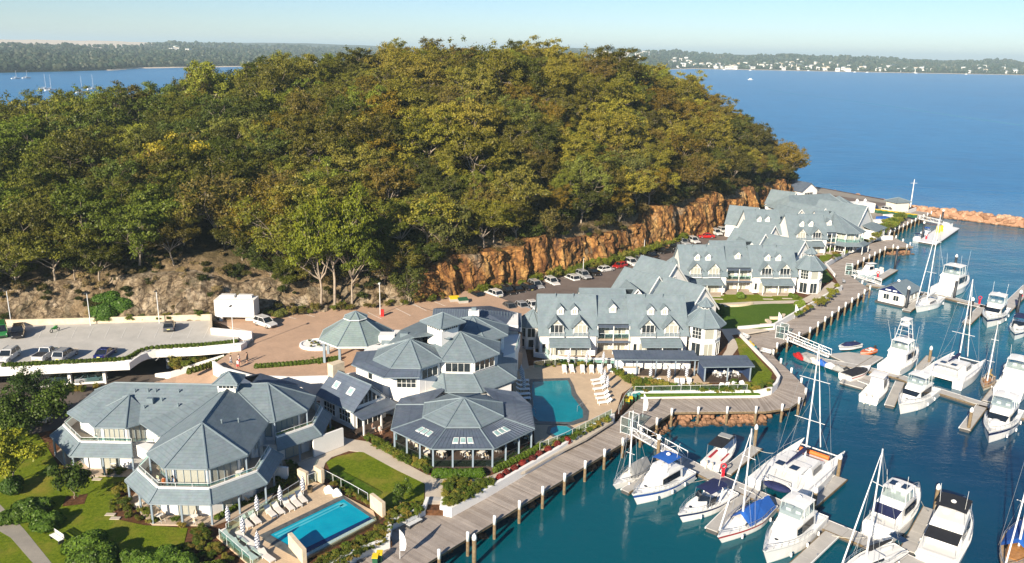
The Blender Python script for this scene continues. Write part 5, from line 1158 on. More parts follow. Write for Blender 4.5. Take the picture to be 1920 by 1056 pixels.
def pool(name, lab, pix, z, grow, mat):
    P = [A2(*p, z) for p in pix]; cx = sum(p[0] for p in P)/len(P); cy = sum(p[1] for p in P)/len(P); t = thing(name, lab, 'pool', (cx, cy, z-.1))
    O = []
    for x, y in P: d = math.hypot(x-cx, y-cy); O.append((x+(x-cx)/d*grow, y+(y-cy)/d*grow))
    n = len(P); mb = MB()
    for i in range(n):
        a, b, c, d = P[i], P[(i+1)%n], O[(i+1)%n], O[i]; mb.sheet([(*a,z+.05),(*b,z+.05),(*c,z+.05),(*d,z+.05)], .3)
    mb.build('coping', M['coping'], t, world=True); MB().poly([(*p, z+.014) for p in P]).build('water', M[mat], t, world=True); return t
bp = pool('swimming_pool', 'large teal swimming pool with dark slate edge beside the dining pavilion', [R3(*p) for p in ((903,442),(1068,436),(1082,470),(1086,505),(1138,575),(1140,612),(1078,634),(932,630),(898,598),(894,575),(906,560),(898,480))], TZ, 1.05, 'poolw')
pool('spa_pool', 'small bright octagonal spa below the large pool', [R3(*p) for p in ((990,660),(1020,650),(1062,652),(1088,668),(1086,690),(1050,700),(1010,698),(984,682))], TZ, .55, 'spaw')
for (x0,y0,x1,y1) in ((888,575,915,592),(1112,583,1138,560)):
    a, b = A(*R3(x0,y0), TZ), A(*R3(x1,y1), TZ); tag(MB().path([a, (a[0],a[1],TZ+.9), (b[0],b[1],TZ+.7), b], .035, 5).build('pool_handrail', M['steel']), 'bent steel handrail at the %s end of the large pool' % ('restaurant' if x0 < 1000 else 'sunbed'), 'handrail')
lp_ = thing('lap_pool', 'rectangular bright blue lap pool with wet edge', 'pool', (-20.5,82,2.95)); LQ = [A2(*p, 3.08) for p in ((506,1003),(644,936),(699,973),(571,1040))]
def lq(u, v): return lerp2(lerp2(LQ[0], LQ[1], u), lerp2(LQ[3], LQ[2], u), v)
MB().poly([(*lq(u,v), 3.075) for u, v in ((0,0),(1,0),(1,1),(0,1))]).build('water', M['lapw'], lp_, world=True)
MB().poly([(*lq(u,v), 3.087) for u, v in ((0,.84),(1,.9),(1,1),(0,1))]).build('deep_edge', M['lapdk'], lp_, world=True)
for v0, v1 in ((.05,.1),(.14,.18)): MB().poly([(*lq(u,v), 3.083) for u, v in ((.03,v0),(.93,v0),(.93,v1),(.03,v1))]).build('submerged_step', M['lapstep'], lp_, world=True)
MB().poly([(*lq(u,v), 3.083) for u, v in ((.88,.1),(.96,.1),(.96,.24),(.88,.24))]).build('submerged_seat', M['lapstep'], lp_, world=True)
mb = MB()
for q in (((-.08,-.13),(1.04,-.13),(1.04,0),(-.08,0)), ((-.1,0),(0,0),(0,1),(-.1,1)), ((1,0),(1.04,0),(1.04,1),(1,1))): mb.sheet([(*lq(u,v), 3.11) for u, v in q], .2)
mb.build('coping', M['coping'], lp_, world=True)
MB().wall(lq(0,1.035), lq(1,1.035), 2.5, 3.10, .45).build('wet_edge', M['whitep'], lp_, world=True)
MB().wall(lq(-.02,1.17), lq(1.02,1.17), 2.9, 4.0, .03).build('glass_panel', M['haze_glass'], lp_, world=True)
for k, (a, b, lab) in enumerate((((545,1026),(572,1058),'sandstone block wall at the near corner of the lap pool'), ((697,950),(720,968),'sandstone block wall at the far corner of the lap pool'), ((561,902),(577,910),'sandstone gate pier nearer the villa'), ((592,896),(606,905),'sandstone gate pier nearer the lawn'))):
    tag(MB().wall(A2(*a,3), A2(*b,3), 2.5, 4.75, .45).build('stone_wall', M['cream']), lab, 'wall')
go = rail(None, [A2(578,909,3.06), A2(592,903,3.06)], 3.06, 1.3, 'alu', 'glass', .8, name='pool_gate'); tag(go, 'glass gate between the sandstone piers', 'gate')
FEN = [([(610,898),(655,922),(690,942)], 'glass fence between lap pool and dry lawn'), ([(412,1010),(440,1035),(470,1062)], 'glass fence at the villa end of the lap pool'), ([(425,1000),(520,945),(562,918)], 'glass fence between lap pool and villa hedge'),
       ([(1001,690),(1060,684),(1130,686),(1160,688)], 'glass fence behind the top row of sunbeds'), ([(1190,738),(1240,737),(1330,735),(1400,734)], 'glass fence in front of the garden sunbeds'), ([(1012,845),(1060,826),(1110,800),(1146,782)], 'glass fence between pool terrace and promenade'), ([(1186,738),(1172,752),(1160,776)], 'glass fence beside the waste bins')]
for P, lab in FEN: tag(rail(None, [A2(x, y, 3.05) for x, y in P], 3.05, 1.2, 'alu', 'glass', 1.7, name='glass_fence'), lab, 'fence', 'glass pool fences')
# sun lounger
M['sling'] = simple('pale_sling', (.70,.66,.60), .8, var=.08); M['slingw'] = simple('white_sling', (.80,.80,.79), .7, var=.06)
def make_lounger(mat):
    t = thing('sun_lounger', 'x', 'sun lounger', (0,0,-50)); MB().box(-.36,-.62,.28,.36,1.0,.36).build('seat', M[mat], t)          # foot at +y, head at -y
    MB().sheet([(-.36,-1.22,.78),(.36,-1.22,.78),(.36,-.6,.36),(-.36,-.6,.36)], .07).build('backrest', M[mat], t)
    me = MB().box(-.035,-.035,0,.035,.035,.29).mesh('leg', M['whitep'])
    for x in (-.31,.31):
        for y in (-.5,.9): o = obj('leg', me, t); o.location = (x, y, 0)
    MB().tube((-.3,-1.05,.62), (-.3,-.85,.05), .025, n=4).tube((.3,-1.05,.62), (.3,-.85,.05), .025, n=4).build('back_strut', M['whitep'], t); return t
LG = {m: make_lounger(m) for m in ('sling', 'slingw')}
def loungers(pix, head, z, mat, lab, group, s=1.0):
    """pix: pixel under each lounger; head: pixel offset in which its backrest points"""
    for i, p in enumerate(pix):
        a = A2(*p, z); b = A2(p[0]+head[0], p[1]+head[1], z); an = math.atan2(b[1]-a[1], b[0]-a[0])+PI/2     # local -y towards head
        o = dup(LG[mat], (*a, z), an+rnd.uniform(-.06,.06), lab.format(ORD[i])); o['group'] = group
def R2_(x, y): return (320+x/2.129, 560+y/2.129)
def R4_(x, y): return (940+x/2.933, 460+y/2.933)
G = 'sun loungers beside the pools'
loungers([R2_(*p) for p in ((303,905),(338,890),(402,865),(432,852),(472,836),(501,823),(524,806))], (-13,-14), 3.06, 'sling', 'beige sun lounger, {} along the hedge side of the lap pool', G)
loungers([R2_(*p) for p in ((232,962),(272,1000),(318,1035),(296,968),(345,1012),(388,1042))], (-14,-10), 3.06, 'sling', 'beige sun lounger, {} of the cluster at the shallow end of the lap pool', G)
loungers([R4_(*p) for p in ((347,695),(388,693),(446,695),(496,695),(542,694),(597,693))], (-3,-14), TZ, 'slingw', 'white sun lounger, {} from the restaurant in the row behind the big pool', G)
loungers([R4_(*p) for p in ((525,748),(531,768),(537,796),(546,826),(554,848),(564,872))], (16,-2), TZ, 'slingw', 'white sun lounger, {} down the stack between big pool and shrub bed', G)
loungers([R4_(*p) for p in ((118,752),(120,776),(122,800),(124,826),(126,850))], (-14,1), TZ, 'slingw', 'white sun lounger, {} down the column beside the dining pavilion', G)
loungers([R4_(*p) for p in ((762,768),(797,768),(838,770),(870,770),(966,770),(997,770),(1035,768))], (-4,-14), TZ, 'slingw', 'white sun lounger, {} from the waste bins in the garden row', G)
for i, p in enumerate(((1212,785),(1252,782),(1288,775),(1328,772))):
    a = A(*R4_(*p), 3.0); b = thing('bean_bag', f'white bean bag seat, {ORD[i]} along the lawn before the cabana', 'bean bag', a, rnd.uniform(-.5,.5), 'bean bags on the grass'); MB().loft([[(-.5,-.5,0),(.5,-.5,0),(.5,.5,0),(-.5,.5,0)],[(-.52,-.45,.25),(.52,-.45,.25),(.5,.5,.3),(-.5,.5,.3)],[(-.3,.1,.5),(.3,.1,.5),(.32,.45,.75),(-.32,.45,.75)]]).build('cushion', M['slingw'], b)
for i, p in enumerate(((632,770),(664,782))):
    a = A(*R2_(*p), 3.06); b = thing('bean_bag', f'{"striped white" if i == 0 else "plain white"} bean bag by the lap pool gate', 'bean bag', a, .4, 'bean bags on the paving'); MB().loft([[(-.55,-.55,0),(.55,-.55,0),(.55,.55,0),(-.55,.55,0)],[(-.5,-.5,.25),(.5,-.5,.25),(.5,.5,.3),(-.5,.5,.3)],[(-.05,-.05,.85),(.05,-.05,.85),(.05,.05,.85),(-.05,.05,.85)]]).build('cushion', M['slingw'], b)
tag(MB().lathe((*A2(*R2_(557,772),3.06), 3.06), [(.3,0),(.32,.8),(.2,.82)], 12).build('planter_pot', M['timber']), 'round brown pot beside the lap pool gate', 'pot')
# closed striped umbrellas
M['navy'] = simple('navy_stripe', (.012,.03,.10), .8); M['canvas'] = simple('white_canvas', (.78,.79,.80), .8, var=.05)
um = thing('parasol', 'x', 'parasol', (0,0,-50)); mb = MB(); n = 12
for k in range(14):
    def ring(q): f = q/14; rr_ = .06+.19*math.sin(min(1, f*1.35)*PI*.62)**.9*(1 if f < .8 else 1-(f-.8)*1.2); return [((rr_*(1+.16*(j % 2)))*math.cos(2*PI*j/n+q*.25), (rr_*(1+.16*(j % 2)))*math.sin(2*PI*j/n+q*.25), 2.75-1.85*f) for j in range(n)]
    a, b = ring(k), ring(k+1)
    for j in range(n): mb.add([a[j], a[(j+1)%n], b[(j+1)%n], b[j]], [(3,2,1,0)], (k+j//2) % 2)
mb.build('canopy', [M['canvas'], M['navy']], um); MB().tube((0,0,0), (0,0,2.85), .03, n=6).build('pole', M['whitep'], um); MB().lathe((0,0,0), [(.28,0),(.28,.07),(.04,.1)], 12).build('base', M['dark'], um)
UM = [([R2_(*p) for p in ((232,915),(292,960),(348,872),(440,832),(350,1020),(530,790))], 3.06, 'closed navy striped parasol, {} beside the lap pool loungers'),
      ([R4_(*p) for p in ((369,668),(467,668),(560,668))], TZ, 'closed striped parasol, {} along the fence behind the big pool'), ([R4_(*p) for p in ((549,735),(566,768),(582,806))], TZ, 'closed striped parasol, {} down the stack beside the shrub bed'),
      ([R4_(*p) for p in ((108,745),(118,770),(124,812))], TZ, 'closed striped parasol, {} down the column beside the dining pavilion'), ([R4_(*p) for p in ((818,752),(918,755),(1016,750))], TZ, 'closed striped parasol, {} from the bins in the garden row')]
for P, z, lab in UM:
    for i, p in enumerate(P): o = dup(um, A(*p, z), rnd.random()*3, lab.format(ORD[i])); o['group'] = 'closed striped parasols'
def hide_proto(o):
    for c in KIDS.get(o.name, ()): 
        for d in KIDS.get(c.name, ()): bpy.data.objects.remove(d)
        bpy.data.objects.remove(c)
    bpy.data.objects.remove(o)
for o in (um, *LG.values()): hide_proto(o)
# dining furniture
def din(px, py, z, k, lab, grp, square=False, n=2, mat='cream'):
    a = A(px, py, z); rz = rnd.random(); table_set(a, rz, lab.format('table'), grp, round_=not square)
    for i in range(n):
        an = rz+2*PI*i/n+rnd.uniform(-.2,.2); chair((a[0]+math.sin(an)*-.62, a[1]+math.cos(an)*.62, z), -an+0*PI, f'{lab.format("chair")}, {ORD[i]} of its set', grp.replace('tables', 'chairs'), mat)
for i, p in enumerate(((800,856),(828,856),(873,856),(905,857),(930,845),(965,830),(985,822),(780,838),(765,826))): din(*p, 3.6, 0, 'white dining {} '+f'{ORD[i]} along the restaurant veranda', 'dining tables on the veranda', True, 2, 'cream')
for i, (p, z) in enumerate((((294,912),6.05),((449,895),6.05),((240,816),6.05),((188,822),6.05),((215,878),3.06),((365,978),3.06),((262,955),3.06),((463,938),3.06),((300,990-14),3.06))): din(*p, z, 0, 'white round patio {} '+f'{ORD[i]} on the villa verandas', 'patio tables at the villa', False, 2, 'cream')
for i, p in enumerate(((1046,664),(1086,664),(1140,652),(1160,648),(1220,664),(1255,664))): din(*p, 3.03, 0, 'small patio {} '+f'{ORD[i]} along the near cottage patios', 'patio tables at the near cottages', False, 2, 'slingw')
for i, p in enumerate(((1305,546),(1340,546),(1383,534),(1440,547),(1470,547))): din(*p, 3.03, 0, 'small patio {} '+f'{ORD[i]} along the middle cottage patios', 'patio tables at the middle cottages', False, 2, 'slingw')
for i, p in enumerate(((1222,690),(1245,692),(1275,692),(1345,706),(1362,706),(1378,705))): din(*p, 3.1, 0, 'white lounge {} '+f'{ORD[i]} under the bar pergola and cabana', 'lounge tables under the pergola', True, 2, 'slingw')
# bins, benches, flags, lamps
def bin_(px, py, z, lid, lab, s=1.):
    t = thing('wheelie_bin', lab, 'bin', A(px, py, z), rnd.uniform(-.2,.2), 'wheeled waste bins'); t.scale = (s,s,s)
    MB().loft([[(-.24,-.28,.05),(.24,-.28,.05),(.24,.28,.05),(-.24,.28,.05)],[(-.3,-.36,1.0),(.3,-.36,1.0),(.3,.36,1.0),(-.3,.36,1.0)]]).build('body', M['bin_green'], t)
    MB().sheet([(-.32,-.4,1.02),(.32,-.4,1.02),(.32,.38,1.12),(-.32,.38,1.12)], .08).build('lid', M[lid], t)
    for x in (-.26,.26): MB().tube((x-.03,.3,.12), (x+.03,.3,.12), .12, n=8).build('wheel', M['dark'], t)
M['bin_green'] = simple('bin_green', (.02,.10,.05), .5); M['bin_yellow'] = simple('bin_yellow', (.75,.52,.02), .5); M['bin_blue'] = simple('bin_teal', (.03,.22,.22), .5)
for i, (x, y, l) in enumerate(((1176,762,'bin_yellow'),(1182,757,'bin_yellow'),(1189,752,'bin_blue'),(1196,748,'bin_blue'))): bin_(x, y, 2.2, l, f'{"yellow" if i < 2 else "teal"} lidded bin, {ORD[i]} up from the pool gate')
for i, (x, y) in enumerate(((1404,652),(1409,657),(1414,662))): bin_(x, y, 2.2, 'bin_yellow' if i < 2 else 'bin_blue', f'lidded bin, {ORD[i]} beside the wall of the inner bend', 1.1)
for i, (x, y) in enumerate(((712,1052),(704,1058))): bin_(x, y, 2.2, 'bin_yellow', f'yellow lidded bin, {ORD[i]} at the near end of the promenade')
for k, (x, y, lid, lab) in enumerate(((852,570,'bin_yellow','yellow lidded skip beside the cliff'),(868,573,'bin_green','green lidded skip beside the cliff'))):
    t = thing('skip_bin', lab, 'skip', A(x, y, 5.3), .3); MB().box(-.95,-.7,.15,.95,.7,1.3).build('body', M['concrete'], t); MB().sheet([(-1,-.75,1.32),(1,-.75,1.32),(1,.75,1.55),(-1,.75,1.55)], .1).build('lid', M[lid], t)
for i in range(9): x, y = A2(1625+i*11, 396+i*1.5, 3.1); t = thing('skip_bin', f'yellow and green skip, {ORD[i]} in the line on the far quay', 'skip', (x, y, 3.1), .2, 'skips on the far quay'); MB().box(-.8,-.6,0,.8,.6,1.0).build('body', M['bin_green'], t); MB().box(-.85,-.65,1.0,.85,.65,1.15).build('lid', M['bin_yellow'], t)
def bench(px, py, z, an, lab, mat='whitep'):
    t = thing('bench', lab, 'bench', A(px, py, z), an, 'benches by the paths')
    for i in range(4): MB().box(-1.0,-.28+i*.15,.43,1.0,-.17+i*.15,.48).build('seat_slat', M[mat], t)
    for i in range(3): MB().box(-1.0,.3,.55+i*.15,1.0,.34,.66+i*.15).build('back_slat', M[mat], t)
    for x in (-.85,.85): MB().box(x-.04,-.28,0,x+.04,.3,.43).box(x-.04,.28,0,x+.04,.36,.95).build('leg', M['dark'], t)
bench(107,1014,2.97,R(-35),'white slatted bench beside the corner path')
for x, y, a, lab in ((777,985,R(48),'pale bench against the wall near the lap pool'),(1582,530,R(70),'pale bench on the promenade near the far tower'),(1550,497,R(45),'pale bench beside the far lawn patch'),(1395,635,R(-60),'pale bench in the inner promenade bend'),(1436,672-8,R(-40),'pale bench beside the curved lawn strip')): bench(x, y, 2.2, a, lab, 'alu')
def flag(px, py, z, h, lab, col):
    t = thing('flag_banner', lab, 'flag', A(px, py, z)); MB().tube((0,0,0), (0,0,h), .04, .025, 6).build('pole', M['alu'], t)
    mb = MB(); n = 6; mb.loft([[(.05+.05*math.sin(i),0,h*(.28+.7*i/n)),(.1+.62*math.sin(PI*min(1,.25+i/n*.75)),.12*math.sin(i*1.7),h*(.28+.7*i/n)),(.1+.62*math.sin(PI*min(1,.25+i/n*.75)),.12*math.sin(i*1.7)+.02,h*(.28+.7*i/n)),(.05,.02,h*(.28+.7*i/n))] for i in range(n+1)]); mb.build('banner', M[col], t)
flag(750,1048,2.2,3.6,'furled blue and white banner on a pole at the near promenade','canvas'); flag(1205,782,2.2,3.8,'white feather flag by the first gangway gate','canvas'); flag(1489,598,2.2,3.2,'white feather flag beside the bright green lawn','canvas'); flag(1458,608,2.2,2.6,'small white feather flag nearer the near tower','canvas')
def lamp(px, py, z, h, lab, head='dark'):
    t = thing('lamp_post', lab, 'lamp post', A(px, py, z), 0, 'slim lamp posts'); MB().tube((0,0,0), (0,0,h), .09, .06, 7).build('pole', M['alu'], t); MB().obox((0,-.3,h+.05), (.35,.8,.12)).build('lamp_head', M[head], t)
for i, (x, y) in enumerate(((21,605),(170,610),(299,606),(440,660))): lamp(x, y, 6.45 if i < 3 else 5.9, 6.0 if i < 3 else 8, f'slim lamp post, {ORD[i]} from the outer end of the car deck')
lamp(713,590,5.98,6.2,'white lamp post with red box on the driveway','whitep'); tag(MB().box(-.3,-.25,0,.3,.25,1.3).build('red_box', simple('red_paint', (.6,.02,.02), .4)), 'red hydrant cabinet beside the driveway lamp', 'cabinet').location = A(717,593,5.98)
for i, (x, y) in enumerate(((1093,518),(1207,480),(1283,438))): lamp(x, y, 4.3-.3*i, 4.5, f'dark lamp post, {ORD[i]} along the back road kerb')
# sandstone arcs on the bright lawn
for k, (x0, y0, x1, y1, c) in enumerate(((1426,612,1437,602,-1.2),(1443,598,1469,592,-1.0),(1352,574,1410,570,-.9))):
    a, b = Vector(A(x0,y0,2.95)), Vector(A(x1,y1,2.95)); d = b-a; nrm = Vector((-d.y, d.x, 0)).normalized()*c; P = [a.lerp(b, t)+nrm*4*t*(1-t) for t in np.linspace(0,1,9)]
    tag(MB().ribbon([(p.x,p.y) for p in P], 2.9, 3.4, .7).build('seat_wall', M['cream']), ('short curved sandstone seat on the bright lawn','longer curved sandstone seat on the bright lawn','low sandstone edging above the bright lawn')[k], 'seat wall')
# ================================================================ planting
LEAF2 = M['leaf']
def leaf_obj(name, boxes, dens, size, tint, lab, cat, group=None, seed=0, parent=None):
    """clipped or rounded planting: leaf-sized faces over a solid core"""
    rs_ = np.random.RandomState(seed); C, N = [], []
    for (c, d, kind) in boxes:
        c = np.array(c); d = np.array(d); area = (d[0]*d[1]+d[0]*d[2]*2+d[1]*d[2]*2); n = int(area*dens)
        u = rs_.normal(size=(n,3)); u /= np.abs(u).max(1)[:,None] if kind == 'b' else np.linalg.norm(u, axis=1)[:,None]; u[:,2] = np.abs(u[:,2])*1.6-.6
        P = c+u*d/2*(1+rs_.normal(size=(n,1))*.06); C.append(P); N.append(u+rs_.normal(size=(n,3))*.4)
    V, F = leaf_faces(np.vstack(C), np.vstack(N), size, rs_); o = obj(name, mesh_np(name, V, F, [M['leaf']]), parent); o['tint'] = (*tint, 1.)
    return tag(o, lab, cat, group) if lab else o
HG = (.075,.12,.014)
def hedge(pix, z, w, h, lab, seed, tint=HG, dens=75):
    P = [A2(*p, z) for p in pix]; bx = []
    for a, b in zip(P[:-1], P[1:]):
        L = math.dist(a, b); n = max(1, int(L/.55))
        for i in range(n): q = lerp2(a, b, (i+.5)/n); bx.append(((q[0], q[1], z+h*.42), (max(.75, w)*1.05, max(.75, w)*1.05, h*1.1), 's'))
    return leaf_obj('hedge', bx, dens, .1, tint, lab, 'hedge', 'clipped hedges', seed)
hedge([(5,687),(95,682.5),(195,677.5),(236,675),(250,668),(262,660),(280,655),(300,653),(375,649),(446,642)], 6.9, .75, .55, 'low hedge along the curving car deck parapet', 1)
hedge([(352,702),(380,694),(410,684),(436,672)], 5.0, .8, 1.0, 'clipped hedge beside the brick ramp', 2, (.10,.13,.016))
hedge([(478,690),(520,687),(580,682),(638,674)], 6.0, .8, .7, 'clipped hedge above the tall retaining wall', 3)
hedge([(815,893),(850,895),(905,893)], 2.95, 1.3, 1.1, 'broad green hedge below the dining pavilion', 4, (.06,.12,.012)); hedge([(925,885),(960,868),(1000,848),(1015,838)], 2.95, .9, .7, 'low hedge along the side of the dining pavilion', 5, (.08,.13,.014))
hedge([(405,975),(450,950),(490,932),(530,914)], 2.95, .8, .55, 'mixed hedge between villa and lap pool', 6); hedge([(1480,556),(1495,560)], 2.95, 1.0, .9, 'short hedge by the middle tower', 7); hedge([(1545,472),(1570,466),(1600,458)], 2.95, 1.5, 1.0, 'hedge before the far balconied pavilion', 8)
tag(MB().ribbon([A2(x, y, 3) for x, y in ((1000,640),(1002,668),(1060,677),(1158,680))], 2.9, 3.75, .3).build('garden_wall', M['white']), 'low white wall between near cottages and pool terrace', 'wall'); hedge([(1195,733),(1290,731),(1390,732)], 3.0, 1.0, .55, 'low planting along the bend wall', 10, (.10,.14,.02))
RED = (.16,.02,.02)
for i, (x, y) in enumerate(((1063,830),(1045,838),(1028,848),(1012,856),(999,866),(980,874),(965,884),(950,892),(938,900))):
    a = A(x, y, 2.95); leaf_obj('red_shrub', [((a[0],a[1],a[2]+.35), (1.1,1.1,.95), 's')], 110, .09, (RED[0]*(.6+.6*rnd.random()), .022, .02), f'round dark red shrub, {ORD[i]} along the white wall', 'shrub', 'dark red shrubs', 30+i)
def shrub(px, py, z, w, h, tint, lab, seed, group='rounded shrubs'):
    a = A(px, py, z); rs_ = np.random.RandomState(seed); bx = [((a[0]+rs_.normal()*w*.16, a[1]+rs_.normal()*w*.16, a[2]+h*(.32+.22*rs_.rand())), (w*(.5+.25*rs_.rand()),w*(.5+.25*rs_.rand()),h*(.55+.3*rs_.rand())), 's') for _ in range(9)]
    return leaf_obj('shrub', bx, 60, .13, tint, lab, 'shrub', group, seed)
for i, (x, y, w, h, c, lab) in enumerate(((60,960,3.6,1.7,(.045,.085,.012),'large dark shrub beside the corner path'),(32,975,3.2,1.4,(.05,.09,.012),'dark shrub at the bend of the corner path'),(84,986,3.2,1.5,(.05,.095,.012),'broad shrub between bench and lawn'),(160,1032,4.0,2.0,(.065,.115,.014),'largest rounded shrub above the corner bench'),(175,1060,4.2,2.0,(.05,.09,.012),'dark shrub at the frame edge below the villa lawn'),(285,1062,3.6,1.5,(.06,.11,.014),'low spreading shrub below the villa'),(330,1062,3.6,1.5,(.06,.11,.014),'second spreading shrub below the villa'),(250,1052,2.6,1.3,(.05,.09,.012),'small shrub below the villa lawn'),(395,1075,2.6,1.1,(.07,.10,.014),'shrub at the villa end of the lap pool fence'),(20,925,3.0,1.8,(.035,.07,.012),'dark shrub under the yellow green tree'),
    (215,590,7.5,4.4,(.045,.095,.014),'big rounded dark green shrub on the bank behind the car deck'),(1388,560,1.6,1.6,(.06,.10,.014),'round shrub on the grass before the middle row'),(1348,590,2.0,2.4,(.05,.09,.014),'upright shrub beside the near tower'),(1500,575,2.2,1.5,(.09,.13,.02),'leafy shrub at the foot of the middle tower'),(225,780,2.4,2.2,(.04,.08,.012),'dark shrub at the villa corner by the lower road'),(525,560+34,2.4,1.6,(.08,.09,.02),'scrubby bush on the bank beside the white block'))):
    shrub(x, y, (6.5 if i == 10 else 6 if i == 15 else 2.95), w, h, tuple(q*1.55 for q in c), lab, 100+i)
# trees in the grounds
DENSE = [gum(71, 6.4, 1.7, 90, 140, flat=.9, base=.26, pr=.75, lean=.2), gum(72, 8.5, 2.6, 130, 130, flat=.9, base=.16, pr=.9, lean=.2)]
tree(DENSE, 0, A(28,905,2.9), (.75,.85), 1., (.27,.29,.025,1), 'garden_tree', 'yellow green rounded tree at the edge of the villa lawn', group='garden trees')
tree(DENSE, 1, A(25,830,2.9), (.85,.85), 2., (.06,.10,.015,1), 'garden_tree', 'dark bushy tree beside the lower road', group='garden trees')
tree(GUMS, 4, A(60,800,2.9), (.62,.55), 4., (.04,.075,.015,1), 'garden_tree', 'smaller dark tree behind the villa corner', group='garden trees')
tree(BUSH, 2, A(141,935,2.9), (.62,.75), 0, (.05,.085,.014,1), 'garden_tree', 'small young tree in a mulch square on the villa lawn', group='garden trees')
tree(BUSH, 2, A(752,952,2.9), (.32,.5), 3, (.06,.10,.014,1), 'garden_tree', 'young tree at the corner of the dry lawn', group='garden trees')
tree(GUMS, 1, A(600,582,6), (.8,1.2), 1.3, (.16,.19,.016,1), 'tall_gum_tree', 'tall bright green gum with white trunk behind the driveway', group='bright gums behind the driveway')
tree(GUMS, 5, A(628,580,6), (.85,1.35), 3.3, (.155,.185,.016,1), 'tall_gum_tree', 'tallest bright green gum beside the driveway', group='bright gums behind the driveway')
tree(GUMS, 3, A(660,574,6), (.75,1.15), 5.3, (.11,.14,.014,1), 'tall_gum_tree', 'deep green gum on the mulch bank behind the driveway', group='bright gums behind the driveway')
tree(OAKS, 0, A(768,570,6), (.6,.6), 5.3, (.07,.085,.016,1), 'she_oak', 'dark she-oak beside the driveway bays', group='bright gums behind the driveway')
tree(BUSH, 2, A(722,756,3.1), (.4,.7), 5, (.16,.18,.02,1), 'garden_tree', 'small yellow green tree on the pavilion deck', group='garden trees')
mq = A2(141,938,2.95); struct(MB().obox((mq[0],mq[1],2.965), (2.3,2.3,.03), .3).build('mulch_square', M['mulch']), 'mulch square round the young tree')
for i, (x, y) in enumerate(((1302,555),(1304,560),(1342,556),(1346,561),(1438,555),(1440,561),(1472,554),(1476,560),(178,893),(182,899),(207,965),(216,972))): tag(MB().obox((0,0,.02), (1.1 if i > 7 else 2.2,.55,.07)).build('stepping_stone', M['path']), f'flat stepping stone, {ORD[i]} of those crossing lawns and beds', 'paver', 'stepping stones').location = A(x, y, 2.96)
# low garden plants
gpl = []
def strip(poly, n, z, s, cols):
    P = np.array([A2(*p, z) for p in poly]); lo, hi = P.min(0), P.max(0); k = 0; c = 0
    while c < n and k < n*30:
        k += 1; x, y = lo+(hi-lo)*rs.rand(2); ins = False; j = len(P)-1
        for i in range(len(P)):
            if (P[i,1] > y) != (P[j,1] > y) and x < (P[j,0]-P[i,0])*(y-P[i,1])/(P[j,1]-P[i,1])+P[i,0]: ins = not ins
            j = i
        if ins: c += 1; q = cols[rs.randint(len(cols))]; gpl.append((x, y, z, s*(.6+.8*rs.rand()), rs.rand()*6.28, rs.randint(1000), tuple(np.array(q)*(.7+.6*rs.rand()))+(1.,)))
GC_ = [(.12,.15,.02),(.08,.13,.014),(.19,.18,.03),(.11,.14,.02),(.24,.19,.04),(.07,.11,.015)]
strip([(560,1085),(590,1056),(645,1026),(712,990),(790,953),(793,962),(735,988),(729,1016),(680,1040),(620,1085)], 330, 2.92, .088, GC_); strip([(836,910),(905,905),(935,908),(850,955),(834,955)], 150, 2.92, .13, GC_)
strip([(715,955),(795,948),(790,965),(730,985)], 70, 2.92, .1, GC_); strip([(612,890),(640,903),(700,945),(690,950),(625,918)], 50, 2.92, .1, GC_)
strip([(690,820),(735,845),(810,878),(805,892),(740,862),(690,835)], 90, 2.92, .15, GC_); strip([(505,905),(545,872),(560,885),(568,903),(530,915)], 60, 2.92, .11, GC_); strip([(590,790),(620,800),(640,830),(590,850),(580,830)], 40, 2.92, .12, GC_)
strip([(345,1000),(405,985),(400,1010),(440,1056),(345,1056)], 80, 2.92, .10, GC_); strip([(205,950),(225,905),(270,960),(350,985),(340,995),(225,975)], 46, 2.92, .12, GC_); strip([(110,885),(240,882),(235,895),(120,895)], 26, 2.92, .1, GC_)
strip([(1192,735),(1170,715),(1150,700),(1195,716),(1240,728),(1310,727)], 80, 2.98, .17, GC_); strip([(1375,720),(1440,735),(1448,715),(1420,735),(1330,738)], 36, 2.95, .13, GC_); strip([(1530,570),(1570,540),(1575,548),(1540,575)], 20, 2.95, .18, [(.16,.17,.02)]); strip([(1020,690),(1110,690),(1110,680),(1020,682)], 36, 2.98, .12, GC_)
strip([(1560,490),(1640,452),(1640,447),(1560,482)], 40, 2.95, .16, GC_); strip([(1540,570),(1500,592),(1480,600),(1550,560)], 20, 2.95, .14, GC_); strip([(1635,452),(1660,420),(1700,400),(1690,420),(1660,440)], 60, 2.95, .3, [(.10,.15,.02),(.16,.18,.03)])
strip([(1198,738),(1300,738),(1420,738),(1440,730),(1300,728),(1200,728)], 110, 3.0, .11, GC_); strip([(320,690),(420,668),(410,676),(330,700)], 26, 3.9, .25, GC_); strip([(1015,846),(1100,806),(1142,786),(1146,790),(1060,834)], 60, 2.95, .12, GC_); strip([(550,690),(600,685),(640,690),(600,705)], 36, 4.4, .22, GC_); strip([(80,735),(190,725),(190,732),(90,745)], 24, 2.95, .13, GC_)
strip([(575,640),(612,640),(612,652),(580,652)], 14, 6.35, .07, GC_); strip([(240,605),(395,598),(395,594),(240,600)], 16, 6.5, .2, GC_)
strip([(870,560),(1000,527),(1150,493),(1290,445),(1290,450),(1150,499),(1000,533),(875,566)], 150, 4.4, .32, [(.12,.15,.015),(.09,.12,.015),(.18,.17,.03)])
strip([(500,588),(640,578),(760,568),(830,556),(832,562),(760,575),(640,585),(505,596)], 50, 6.0, .2, [(.14,.12,.03),(.09,.11,.015)])
stuff(scatter_gn('garden_planting', gpl, BUSH), 'grasses and low plants in the garden beds', 'plants')
